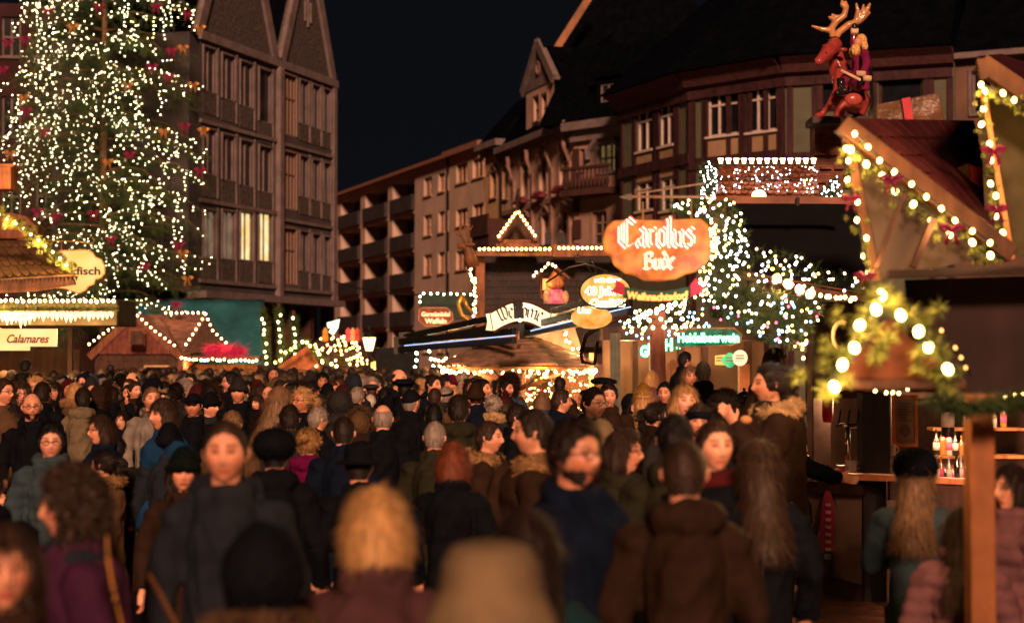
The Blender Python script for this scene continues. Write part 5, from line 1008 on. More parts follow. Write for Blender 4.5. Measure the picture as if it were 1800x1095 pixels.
string_lights('second bulb row on the bargeboard of the long gable slope', [p + Vector((0, -.1, .0)) for p in pz([(1495, 240), (1545, 290), (1600, 332), (1680, 395), (1745, 440)], 333)], .014, NEAR, .1, .004, group=FG, e=4)
t = fg('garland with bulbs and bows down the left edge of the front gable', [(1482, 250), (1488, 300), (1496, 350), (1508, 400), (1518, 450), (1524, 490)], 330, .055, r=.014, step=.1)
bow(W(1492, 352, 336), .045, t); bow(W(1517, 487, 336), .05, t)
t = fg('garland with bulbs and bows down the rear gable edge at far right', [(1724, 155), (1724, 200), (1732, 250), (1742, 310), (1750, 370), (1765, 440)], 318, .05, r=.016, step=.1)
bow(W(1742, 268, 326), .06, t); bow(W(1748, 370, 326), .055, t)
fg('garland with bulbs along the rear gable top at the right edge', [(1722, 150), (1760, 165), (1800, 190), (1840, 215)], 318, .06, r=.016, step=.1)
# small gabled sign roof in front
rt = thing('small_gable', 'small wooden gable edged with greenery above heads at lower right', 'small gable', W(1560, 690, 430)); b = MB(); plate(b, [(1470, 668), (1560, 560), (1690, 668)], 425, .08); b.build('panel', mat('orange_panel', (.1, .03, .011), .6, kind='wood', bscale=6), rt)
b = MB(); b.hexa([W(1690, 665, 425), W(1700, 690, 425), W(1700, 690, 380), W(1690, 665, 380), W(1550, 520, 425), W(1560, 515, 425), W(1600, 520, 370), W(1590, 525, 370)]); b.build('roof', DW, rt); b = MB(); box2(b, 1462, 1700, 668, 684, 428, .1); b.build('lintel', DW, rt, bevel=.006)
LG = em('large_near_bulb', (1, .72, .28), 11)
fg('thick glowing garland on the left slope of small wooden gable', [(1452, 665), (1475, 630), (1500, 585), (1520, 555), (1545, 512)], 432, .125, r=.022, step=.088, m=LG, e=12, dense=50)
fg('thick glowing garland on the right slope of small wooden gable', [(1545, 512), (1580, 545), (1605, 580), (1635, 610), (1680, 668)], 432, .125, r=.022, step=.1, m=LG, e=12, dense=50)
string_lights('low row of yellow bulbs under the small wooden gable', pz([(1510, 677), (1540, 688), (1575, 692), (1612, 680)], 300), .015, em('dim_yellow_bulb', (1, .75, .25), 8), .05, .01, group=FG, e=5)
string_lights('cluster of yellow bulbs behind the pine post at right edge', pz([(1765, 700), (1775, 665), (1785, 690), (1800, 660), (1795, 700), (1810, 680)], 300), .016, em('dim_yellow_bulb', (1, .75, .25), 8), .045, .01, group=FG, e=6)
string_lights('few stray amber bulbs on the dark fascia', pz([(1655, 585), (1680, 620), (1700, 650), (1708, 665)], 400), .012, em('faint_bulb', (1, .45, .12), 3), .07, .01, group=FG)
g_ = MB()
for p in along(pz([(1640, 700), (1700, 715), (1800, 700), (1860, 700)], 462), .012): needles(g_, p, 22, .085, .006, .5)
sgl(g_, 'garland', PINE, 'unlit pine garland hanging over the top of the pine post', 'garland')
# presents on the roof
gp_ = mat('gold_paper', (.11, .055, .028), .35, bump=.6, bscale=4, bd=.1)
for i, (pts, s_, lb) in enumerate((([(1540, 184), (1650, 163), (1662, 216), (1541, 217)], 250, 'tilted gold present with pink ribbon on roof ridge'), ([(1678, 300), (1700, 286), (1740, 300), (1742, 392), (1700, 370), (1678, 350)], 285, 'gold present with wide red ribbon leaning on the tiled roof'))):
    rt = thing('present', lb, 'present', W(pts[3][0], pts[3][1], s_), 'presents on the roof'); b = MB(); plate(b, pts, s_, .3); b.build('box', gp_, rt, bevel=.01)
    b = MB(); cx_ = (pts[0][0] + pts[2][0]) / 2; 
    if i == 0: plate(b, [(1585, 174), (1600, 171), (1606, 216), (1592, 217)], s_ + .8, .02)
    else: plate(b, [(1705, 289), (1732, 297), (1734, 386), (1708, 374)], s_ + .8, .02)
    b.build('ribbon', mat('red_ribbon', (.4, .03, .05), .5), rt)
# --- half timbered bar counter, right
rt = thing('timbered_bar', 'half timbered bar with orange counter and thick dark corner post at right', 'market stall', Vector((W(1500, 840, 215).x, W(1500, 840, 215).y, 0)), 'market stalls')
def zb2(x0, x1, y0, y1, s, dep, m, name, bev=0): b = MB(); box2(b, x0, x1, y0, y1, s, dep); return b.build(name, m, rt, bevel=bev)
zb2(1516, 1566, 690, 832, 216, .22, mat('dark_post', (.025, .018, .02), .6, kind='wood', bscale=8), 'post', .01)
zb2(1518, 1560, 846, 1072, 216, .2, MC['dark_post'], 'lower_post', .01)
b = MB(); b.prism([W(1418, 832, 212), W(1580, 836, 222), W(1700, 842, 222), W(1700, 838, 200), W(1425, 828, 200)], (0, 0, -.045)); b.build('counter_top', mat('orange_counter', (.6, .2, .08), .4, kind='wood', bscale=6), rt)
b = MB(); b.hexa([W(1412, 1000, 209), W(1516, 1036, 215), W(1516, 1034, 210), W(1414, 998, 204), W(1412, 862, 209), W(1516, 866, 215), W(1516, 866, 210), W(1414, 862, 204)]); b.build('plaster_panel', mat('bar_plaster', (.2, .12, .09), .85, var=.2), rt)
b = MB()
for a, c, w_ in (((1450, 862), (1414, 1000), .04), ((1462, 862), (1512, 1030), .045)): b.bar(W(*a, 211) - Vector((0, .05, 0)), W(*c, 213) - Vector((0, .03, 0)), w_, .03)
b.build('brace', DW, rt)
b = MB(); b.bar(W(1408, 856, 210), W(1520, 860, 216), .07, .09); b.build('rail', DW, rt); b = MB(); b.bar(W(1404, 1012, 210), W(1518, 1046, 216), .08, .14); b.build('rail', DW, rt)
b = MB(); b.bar(W(1455, 870, 211) - Vector((0, .04, 0)), W(1461, 1010, 213) - Vector((0, .04, 0)), .03, .03); b.build('stud', DW, rt)
zb2(1566, 1800, 846, 1080, 222, .1, DW, 'side_front'); zb2(1560, 1600, 880, 1060, 223, .05, MC['bar_plaster'], 'side_panel')
zb2(1420, 1900, 560, 1050, 160, .1, mat('bar_back', (.06, .03, .02), .8), 'back_wall')
zb2(1550, 1900, 560, 700, 175, .1, DW, 'inner_beam')
for x, y in ((1600, 712), (1690, 710), (1790, 715), (1480, 700)): lamp(rt, W(x, y, 190), 26, (1, .6, .3))
zb2(1640, 1800, 800, 806, 180, .25, OW, 'shelf'); zb2(1640, 1800, 752, 757, 178, .25, OW, 'shelf')
# paddle
rt = thing('red_paddle', 'crimson wooden paddle shaped sign hanging on bar plaster', 'paddle', W(1457, 990, 216))
b = MB(); plate(b, [(1452, 862), (1460, 864), (1466, 885), (1468, 930), (1465, 970), (1444, 968), (1442, 920), (1446, 880)], 219, .02); b.build('blade', mat('crimson_paint', (.3, .015, .05), .4), rt, bevel=.004)
b = MB(); b.lathe(W(1454, 988, 219), [(.03, 0), (.055, .03), (.05, .07), (.03, .09)], 12, sy=.4); b.build('handle_ring', IRON, rt)
for i, y in enumerate(range(884, 965, 13)): b = MB(); plate(b, [(1451, y), (1461, y + 1), (1460, y + 6), (1452, y + 5)], 220, .008); b.build('letter', mat('silver_letter', (.5, .35, .35), .4), rt)
rt = thing('framed_notice', 'wood framed notice sheet hanging behind the corner post', 'frame', W(1592, 784, 205)); b = MB(); o4 = ((1568, 1574, 694, 785), (1608, 1614, 694, 785), (1574, 1608, 694, 699), (1574, 1608, 779, 785))
for q in o4: box2(b, *q, 205, .03)
b.build('frame', OW, rt); b = MB(); box2(b, 1574, 1608, 699, 779, 204.6, .01); b.build('sheet', mat('grey_paper', (.3, .26, .24), .8), rt); b = MB(); plate(b, ell(1591, 757, 10, 11, 16), 205, .004); b.build('emblem', mat('grey_emblem', (.14, .12, .12)), rt)
b = MB()
for k in range(7): box2(b, 1579, 1603 - (k % 3) * 4, 708 + k * 5, 710 + k * 5, 205, .003)
b.build('text_lines', MC['grey_emblem'], rt)
# bottles, cups, lamps in the bar
def bottle(x, y, s, h_, m, lb, lab=None, gr='bottles behind the bar'):
    t = thing('bottle', lb, 'bottle', W(x, y, s), gr); b = MB(); k = h_; b.lathe(W(x, y, s), [(.12 * k, 0), (.13 * k, .02 * k), (.13 * k, .6 * k), (.05 * k, .75 * k), (.045 * k, .97 * k), (.05 * k, k)], 12); b.build('glass', m, t, smooth=True)
    if lab: b = MB(); b.lathe(W(x, y, s) + Vector((0, 0, .2 * k)), [(.135 * k, 0), (.135 * k, .3 * k)], 12); b.build('label', lab, t, smooth=True)
dg_ = mat('dark_glass', (.015, .012, .01), .08, spec=.8); ag = mat('amber_glass', (.35, .13, .03), .08, spec=.8); cg = mat('clear_glass', (.35, .3, .25), .06, spec=.9); pl = mat('pink_label', (.6, .1, .2), .6); wl_ = mat('white_label', (.7, .6, .5), .6)
names = ('first', 'second', 'third', 'fourth', 'fifth', 'sixth', 'seventh', 'eighth', 'ninth', 'tenth')
for i in range(9): bottle(1646 + i * 11, 800, 184, random.uniform(.18, .27), (dg_, ag, cg)[i % 3], '%s bottle on lower bar shelf, %s from the left' % (('dark', 'amber', 'clear')[i % 3], names[i]), (wl_, None, pl)[i % 3])
for i in range(5): bottle(1700 + i * 16, 752, 182, random.uniform(.18, .25), (cg, ag, dg_)[i % 3], '%s bottle on upper bar shelf, %s from the left' % (('clear', 'amber', 'dark')[i % 3], names[i]), (wl_, pl, None)[i % 3])
bottle(1666, 768, 210, .42, dg_, 'very large dark bottle with pink and white label behind bar', wl_)
for i in range(10): bottle(1640 + i * 7, 846, 206, random.uniform(.14, .24), (dg_, cg, ag)[i % 3], '%s bottle on the bar counter left of pine post, %s from left' % (('dark', 'clear', 'amber')[i % 3], names[i]), (None, wl_, pl)[i % 3])
for i in range(9): b = MB(); h_ = random.uniform(.09, .14); b.lathe(W(1642 + i * 12, 866, 205), [(.03, 0), (.012, .02), (.012, .04), (.035, h_ * .6), (.03, h_)], 10); sgl(b, 'glass', [cg, ag, mat('red_glass', (.4, .04, .04), .1)][i % 3], '%s goblet on the bar, %s from the left beside pine post' % (('clear', 'amber', 'red')[i % 3], names[i]), 'glass', 'goblets on the bar', smooth=True)
for i, (x, y) in enumerate(((1493, 828), (1500, 828), (1568, 800), (1575, 832))):
    t = thing('mug', ('white mug nearest the pink tin', 'white mug touching the corner post', 'striped mug above counter right of the post', 'white mug right of corner post')[i], 'mug', W(x, y, 214), 'mugs on the timbered bar'); b = MB(); b.lathe(W(x, y, 214), [(.028, 0), (.032, .01), (.033, .085), (.028, .088)], 12); b.build('cup', mat('white_mug', (.6, .5, .42), .35), t, smooth=True)
    b = MB(); p = W(x, y, 214) + Vector((.035, 0, .045)); b.tube([p + Vector((.02 * math.cos(a), 0, .025 * math.sin(a))) for a in [k * .5 - 1.5 for k in range(7)]], .005); b.build('handle', MC['white_mug'], t)
b = MB(); box2(b, 1473, 1494, 818, 831, 214, .08); sgl(b, 'tin_box', mat('pink_tin', (.6, .06, .14), .4), 'small pink tin on counter left of the corner post', 'tin', bevel=.004)
rt = thing('beer_tap', 'chrome beer tap with levers on counter left of the corner post', 'beer tap', W(1490, 828, 212)); b = MB(); b.tube(pxp([(1490, 828, 212), (1490, 745, 212)]), .022, 10); b.tube(pxp([(1470, 748, 212), (1510, 748, 212)]), .02, 10); b.build('column', mat('tap_chrome', (.5, .4, .3), .15, metal=1), rt, smooth=True)
for x in (1474, 1490, 1506): b = MB(); b.tube(pxp([(x, 745, 214), (x + 4, 720, 214)]), .008); b.build('lever', BLK, rt)
b = MB(); b.tube([W(1480 + 22 * math.cos(t) * .7, 590 - 24 * math.sin(t), 262) for t in [1.1 + k * .35 for k in range(10)]], .014, 8); sgl(b, 'ring_ornament', mat('cream_ring', (.5, .34, .2), .5), 'open cream ring ornament left of the small wooden gable', 'ring', smooth=True)
b = MB(); box2(b, 1432, 1520, 530, 700, 200, .1); sgl(b, 'dark_red_panel', mat('dark_red_panel', (.04, .022, .02), .7), 'dark red wooden panel behind the cream ring ornament', 'panel')
b = MB(); b.lathe(W(1455, 730, 200), [(.04, -.06), (.05, 0), (.05, .25), (.03, .28)], 12); sgl(b, 'red_canister', mat('red_canister', (.35, .02, .03), .25), 'shiny red canister behind the fur hooded woman', 'canister', smooth=True)
for i, (x, y, s_) in enumerate(((1000, 820, 86), )): pass
# drink stand deck below woman
b = MB(); p = W(1390, 700, 290); b.bx(p.x - .5, p.x + .5, p.y - .4, p.y + .5, 0, .2); tag(b.build('timber_deck', BW), 'low wooden deck under the fur hooded woman', 'deck')
# ------------------------------------------------------------------ people
def g2(x, z, cx, cz, sx, sz): return math.exp(-((x - cx) / sx) ** 2 - ((z - cz) / sz) ** 2)
def head_shape(b, c, fem=0, nu=44, nv=34, yaw=0):
    """a sculpted head; front is -y"""
    vs = []; cs, sn = math.cos(yaw), math.sin(yaw)
    def pt(a, t):
        x, y, z = math.cos(a) * math.sin(t), math.cos(a) * -math.cos(t), math.sin(a)
        X, Y, Z = x * .077, y * .097, z * .118
        lo = max(0, -z)
        X *= 1 - .30 * lo ** 1.6 * (1.1 if fem else .85); 
        if y < 0: Y *= 1 - .04 * lo
        else: Y *= 1 - .42 * lo ** 1.2
        if z > 0: Y += .008 * z
        if y < -.15:
            f = min(1, (-y - .15) / .4)
            d = .017 * g2(X, Z, 0, -.022, .011, .016) + .011 * g2(X, Z, 0, .002, .008, .022) + .009 * g2(X, Z, 0, -.03, .019, .009)
            d += .007 * g2(X, Z, 0, .034, .045, .010) - .014 * (g2(X, Z, .031, .012, .017, .013) + g2(X, Z, -.031, .012, .017, .013)) + .006 * (g2(X, Z, .031, .011, .011, .008) + g2(X, Z, -.031, .011, .011, .008))
            d += .006 * g2(X, Z, 0, -.056, .022, .006) + .006 * g2(X, Z, 0, -.069, .019, .006) - .005 * g2(X, Z, 0, -.0625, .024, .0025) + .012 * g2(X, Z, 0, -.098, .022, .016) + .005 * (g2(X, Z, .042, -.022, .02, .02) + g2(X, Z, -.042, -.022, .02, .02))
            Y -= d * f
        return X, Y, Z
    b2 = MB(); b2.ball((0, 0, 0), 1, nu, nv); out = []
    for v in b2.v:
        a = math.asin(max(-1, min(1, v[2]))); t = math.atan2(v[0], -v[1]); out.append(pt(a, t))
    hv = [(x * cs - y * sn + c[0], x * sn + y * cs + c[1], z + c[2]) for x, y, z in out]
    b.add(hv, b2.f)
    for s in (-1, 1):
        p = [(s * .076, .008, .022), (s * .084, .018, .01), (s * .082, .012, -.012), (s * .074, .004, -.03)]
        b.tube([(x * cs - y * sn + c[0], x * sn + y * cs + c[1], z + c[2]) for x, y, z in p], [(.006, .008), (.008, .016), (.007, .013), (.005, .007)], 8)
HC = Vector((0, -.012, 1.635))
def hand(b, w, d, side, curl=.6):
    """palm, four unequal bent fingers and a thumb off the side; w wrist, d direction, side = towards the thumb"""
    w = Vector(w); d = Vector(d).normalized(); s = (Vector(side) - d * Vector(side).dot(d)).normalized(); n = d.cross(s)
    b.tube([w - d * .02, w + d * .03, w + d * .085], [(.02, .024), (.018, .038), (.016, .04)], 10)
    for i, L in enumerate((.068, .077, .072, .056)):
        r0 = w + d * .08 + s * (.03 - i * .02); p = [r0]; dd = d.copy()
        for k in range(3):
            dd = (dd * math.cos(curl * (.35 + .3 * k)) + n * math.sin(curl * (.35 + .3 * k))).normalized(); p.append(p[-1] + dd * L * (.44, .32, .26)[k])
        b.tube(p, [.0095, .009, .0082, .0068], 7)
    t0 = w + d * .022 + s * .028; b.tube([t0, t0 + (d * .6 + s * .8).normalized() * .035, t0 + (d * .8 + s * .5 + n * .3).normalized() * .066], [.013, .011, .008], 7)
ARMS = {'down': ((.25, .03, 1.13), (.245, -.07, .9)), 'pocket': ((.28, .05, 1.14), (.2, -.13, .98)), 'chest': ((.26, -.04, 1.13), (.1, -.27, 1.2)), 'eat': ((.23, -.12, 1.14), (.06, -.25, 1.4)),
        'raise': ((.27, -.16, 1.22), (.12, -.34, 1.52)), 'point': ((.42, -.1, 1.3), (.66, -.18, 1.42)), 'reach': ((.24, -.2, 1.25), (.2, -.42, 1.2))}
def arm_pts(s, pose): e, w_ = ARMS[pose]; return [Vector((s * .165, .01, 1.4)), Vector((s * e[0], e[1], e[2])), Vector((s * w_[0], w_[1], w_[2]))]
_body, _coat = {}, {}
def body_mesh(fem, poses, yaw):
    key = (fem, poses, round(yaw, 1))
    if key in _body: return _body[key]
    b = MB(); kx = .9 if fem else 1
    b.tube([(0, .0, .84), (0, .01, .98), (0, .01, 1.12), (0, .015, 1.28), (0, .015, 1.39), (0, .012, 1.44), (0, .008, 1.47)], [(.165 * kx, .11), (.16 * kx, .11), (.14 * kx, .1), (.165 * kx, .115), (.17 * kx, .1), (.11 * kx, .075), (.06, .06)][::1], 18)
    b.tube([(0, .015, 1.42), (0, .008, 1.5), HC + Vector((0, .012, -.05))], [.066 * kx, .056 * kx, .055 * kx], 14)
    for s in (-1, 1):
        b.tube([(s * .085, .0, .92), (s * .095, -.01, .5), (s * .1, .02, .1)], [.088, .058, .04], 10)
        b.tube([(s * .1, .05, .05), (s * .105, -.06, .045), (s * .11, -.17, .03)], [.045, .045, .032], 8)
        A_ = arm_pts(s, poses[0 if s < 0 else 1]); b.tube([A_[0], A_[0].lerp(A_[1], .5), A_[1], A_[1].lerp(A_[2], .5), A_[2]], [.056, .05, .04, .036, .027], 10)
        hand(b, A_[2], A_[2] - A_[1], (-s * .5, -.9, .5) if poses[0 if s < 0 else 1] in ('down', 'pocket', 'point') else (-s * .2, 0, 1), .75 if poses[0 if s < 0 else 1] != 'point' else .25)
    head_shape(b, HC, fem, yaw=yaw)
    me = remesh(b, .0075, 1); n = len(me.vertices); co = np.empty(n * 3); me.vertices.foreach_get('co', co); co = co.reshape(n, 3) - np.array(HC)
    cs, sn = math.cos(-yaw), math.sin(-yaw); x = co[:, 0] * cs - co[:, 1] * sn; y = co[:, 0] * sn + co[:, 1] * cs; z = co[:, 2]
    col = np.ones((n, 4)); fr = (y < -.05) & (abs(z) < .13); hd = (z > -.13)
    def put(mask, c): col[mask, :3] *= np.array(c)
    put(fr & (((x / .027) ** 2 + ((z + .063) / .012) ** 2) < 1), (.78, .42, .42) if fem else (.85, .58, .55))
    put(fr & (abs(z + .0625) < .0035) & (abs(x) < .024), (.4, .3, .3))
    for s in (-1, 1):
        put(fr & ((((x - s * .031) / .019) ** 2 + ((z - .013) / .0125) ** 2) < 1), (.62, .5, .46)); put(fr & ((((x - s * .031) / .013) ** 2 + ((z - .011) / .0065) ** 2) < 1), (.95, 1.0, 1.1)); put(fr & ((((x - s * .031) / .007) ** 2 + ((z - .011) / .007) ** 2) < 1), (.15, .15, .2))  # darker eye sockets: shade painted into the skin tone
        put(fr & (abs(z - (.035 - (abs(x) - .03) ** 2 * 5)) < .0055) & (abs(x - s * .032) < .02), (.25, .2, .18)); put(fr & ((((x - s * .043) / .02) ** 2 + ((z + .025) / .018) ** 2) < 1), (1.0, .82, .8))
    if not fem: put(hd & (y < 0.02) & (z < -.035) & ~(((x / .03) ** 2 + ((z + .063) / .013) ** 2) < 1), (.82, .78, .76))
    at = me.color_attributes.new('tone', 'FLOAT_COLOR', 'POINT'); at.data.foreach_set('color', col.ravel())
    me.materials.append(SKIN[0]); _body[key] = me; return me
def disp(me, fn):
    n = len(me.vertices); co = np.empty(n * 3); no = np.empty(n * 3); me.vertices.foreach_get('co', co); me.vertices.foreach_get('normal', no); co = co.reshape(n, 3); no = no.reshape(n, 3)
    d = np.array([fn(Vector(c)) for c in co]); me.vertices.foreach_set('co', (co + no * d[:, None]).ravel()); me.update()
def coat_mesh(style, poses, fem):
    key = (style, poses, fem)
    if key in _coat: return _coat[key]
    b = MB(); kx = .92 if fem else 1.03; hem = {'coat': .5, 'jacket': .82, 'puffer': .8, 'hooded': .78, 'fur': .62}[style]; pf = .022 if style in ('puffer', 'fur') else .008
    R_ = [(hem, .225, .165), (hem + .14, .215, .16), (1.02, .19, .145), (1.16, .18, .14), (1.3, .2, .15), (1.39, .19, .13), (1.44, .15, .105), (1.475, .1, .09), (1.5, .085, .085)]
    b.tube([(0, .015, z) for z, _, _ in R_], [((rx + pf) * kx, ry + pf) for z, rx, ry in R_], 24)
    for s in (-1, 1):
        A_ = arm_pts(s, poses[0 if s < 0 else 1]); A_[0] = A_[0] * 1; q = pf * .8
        b.ball((s * .168 * kx, .015, 1.385), (.075 + q, .085 + q, .07 + q), 14, 10)
        b.tube([A_[0] + Vector((0, 0, -.02)), A_[0].lerp(A_[1], .5), A_[1], A_[1].lerp(A_[2], .5), A_[2] + (A_[2] - A_[1]).normalized() * -.01], [.077 + q, .07 + q, .064 + q, .056 + q, .05 + q], 12)
    # collar
    cl = {'coat': (.085, .085, 1.53), 'jacket': (.082, .082, 1.545), 'puffer': (.095, .095, 1.56), 'hooded': (.09, .09, 1.53), 'fur': (.1, .1, 1.53)}[style]
    b.tube([Vector((cl[0] * math.sin(t), .012 - cl[1] * math.cos(t) * 1.02, 1.5 + (cl[2] - 1.52) * .5 + .02 * -math.cos(t))) for t in [2 * math.pi * k / 16 for k in range(16)]], [(.016 + pf * .5, .038)] * 16, 8, closed=True)
    if style in ('hooded', 'fur'):
        b.tube([(-.12, .03, 1.49), (-.09, .1, 1.49), (0, .14, 1.47), (.09, .1, 1.49), (.12, .03, 1.49)], [.035, .06, .075, .06, .035], 12)
    if style == 'coat':
        for s in (-1, 1): b.tube([(s * .075, -.075, 1.51), (s * .07, -.13, 1.42), (s * .02, -.165, 1.25)], [(.012, .03), (.012, .05), (.008, .02)], 8)
    me = remesh(b, .014, 2)
    def fn(p):
        d = .014 * noise.noise(Vector((p.x * 6, p.y * 6, p.z * 3.4))) + .016 * (.5 - abs(noise.noise(Vector((p.x * 9, p.y * 9, p.z * 5 + 9 + p.x * 4))))* 2) + .004 * noise.noise(p * 30)
        if style == 'puffer' : d += .011 * abs(math.sin(p.z * 40)) - .005
        return d
    disp(me, fn); me.materials.append(CLOTH[0]); _coat[key] = me; return me
def shell(fn_mask, thick, nu=48, nv=36, lumps=.006, fr=(26, 26, 5), sx=1, inner=-.012):
    """a cap around the head: outside where fn_mask(direction) is 1, tucked into the skull where 0"""
    b = MB(); b.ball((0, 0, 0), 1, nu, nv); out = []
    for v in b.v:
        x, y, z = v; m = max(0, min(1, fn_mask(x, y, z))); k = Vector((x, y, z))
        lo = max(0, -z); X, Y, Z = x * .077 * (1 - .2 * lo), y * .097 * (1 - (.3 * lo if y > 0 else .03)), z * .118
        t = inner + (thick - inner) * m + (lumps * noise.noise(Vector((x * fr[0], y * fr[1], z * fr[2]))) * m)
        out.append(Vector((X, Y, Z)) + k * t)
    b.v = [tuple(p) for p in out]; return b
def ss(a, b_, x): t = max(0, min(1, (x - a) / (b_ - a))); return t * t * (3 - 2 * t)
def hairline(front=.42, back=-.62, side=-.15):
    def f(x, y, z):
        t = (y + 1) / 2     # 0 front, 1 back
        lim = front * (1 - ss(.12, .38, t)) + (side if t < .62 else side + (back - side) * ss(.62, .82, t)) * ss(.12, .38, t)
        return ss(lim - .1, lim + .08, z)
    return f
_hair = {}
def strands(me, kind):
    """loose hairs, knit fuzz and fur laid over a hair or fur shape"""
    S = {'short': (3200, .026, .18, .0022), 'swept': (3200, .034, .25, .0022), 'crop': (2600, .012, .5, .002), 'balding': (1200, .014, .4, .002), 'bob': (3800, .07, .03, .0024), 'bangs': (3800, .06, .03, .0024), 'long': (5200, .11, .05, .0026),
         'tail': (3000, .07, .08, .0026), 'bun': (2800, .06, .1, .0026), 'curly': (3800, .04, .8, .0026), 'furhood': (5200, .032, 1.1, .003), 'furcollar': (5200, .03, 1.1, .003), 'beard': (1500, .012, .6, .002), 'beanie': (1500, .008, 1, .002), 'pompom': (1500, .015, 1, .003), 'tam': (2500, .012, 1, .0026)}
    if kind not in S: return me
    n, L, lift, wd = S[kind]; rg = random.Random(len(kind) * 7 + n); V = me.vertices; N = len(V); b = MB()
    b.v = [tuple(v.co) for v in V]; b.f = [tuple(p.vertices) for p in me.polygons]; b.m = [0] * len(b.f); cnt = 0; tries = 0
    while cnt < n and tries < n * 6:
        tries += 1; v = V[rg.randrange(N)]; p = v.co; nn = v.normal
        if kind in ('short', 'swept', 'crop', 'bob', 'bangs', 'long', 'tail', 'bun', 'balding', 'curly', 'beanie') and (p.length < .088 and p.z > -.14): continue
        if kind == 'furhood' and p.y > -.02: continue
        cnt += 1
        d = Vector((p.x, p.y - .03, 0)).normalized() * .9 * max(0, p.z * 9) + Vector((0, 0, -1)) if kind in ('short', 'swept', 'crop', 'balding', 'bob', 'bangs', 'long', 'beard') else Vector((-p.x * 3, 1, .2 - max(0, -p.z) * 4)) if kind in ('tail', 'bun') and p.z > -.05 else Vector((rg.gauss(0, 1), rg.gauss(0, 1), rg.gauss(-.3, 1)))
        d = d - nn * d.dot(nn); d = (d.normalized() if d.length > 1e-4 else nn.orthogonal()) + Vector((rg.gauss(0, .16), rg.gauss(0, .16), rg.gauss(0, .1))); l = L * rg.uniform(.5, 1.15); w_ = nn.cross(d).normalized() * wd * rg.uniform(.5, 1)
        q0 = p - nn * .002; q1 = p + d * l * .5 + nn * (l * lift * .5 + .0015) ; q2 = p + d * l + nn * (l * lift * rg.uniform(.3, 1.1) + rg.uniform(0, .003)) - (Vector((0, 0, .3 * l)) if lift > .3 and kind[:3] != 'fur' else Vector())
        b.add([q0 - w_, q0 + w_, q1 - w_ * .8, q1 + w_ * .8, q2], [(0, 1, 3, 2), (2, 3, 4)])
    m2 = bpy.data.meshes.new(kind); m2.from_pydata(b.v, [], b.f); m2.polygons.foreach_set('use_smooth', [True] * len(m2.polygons)); return m2
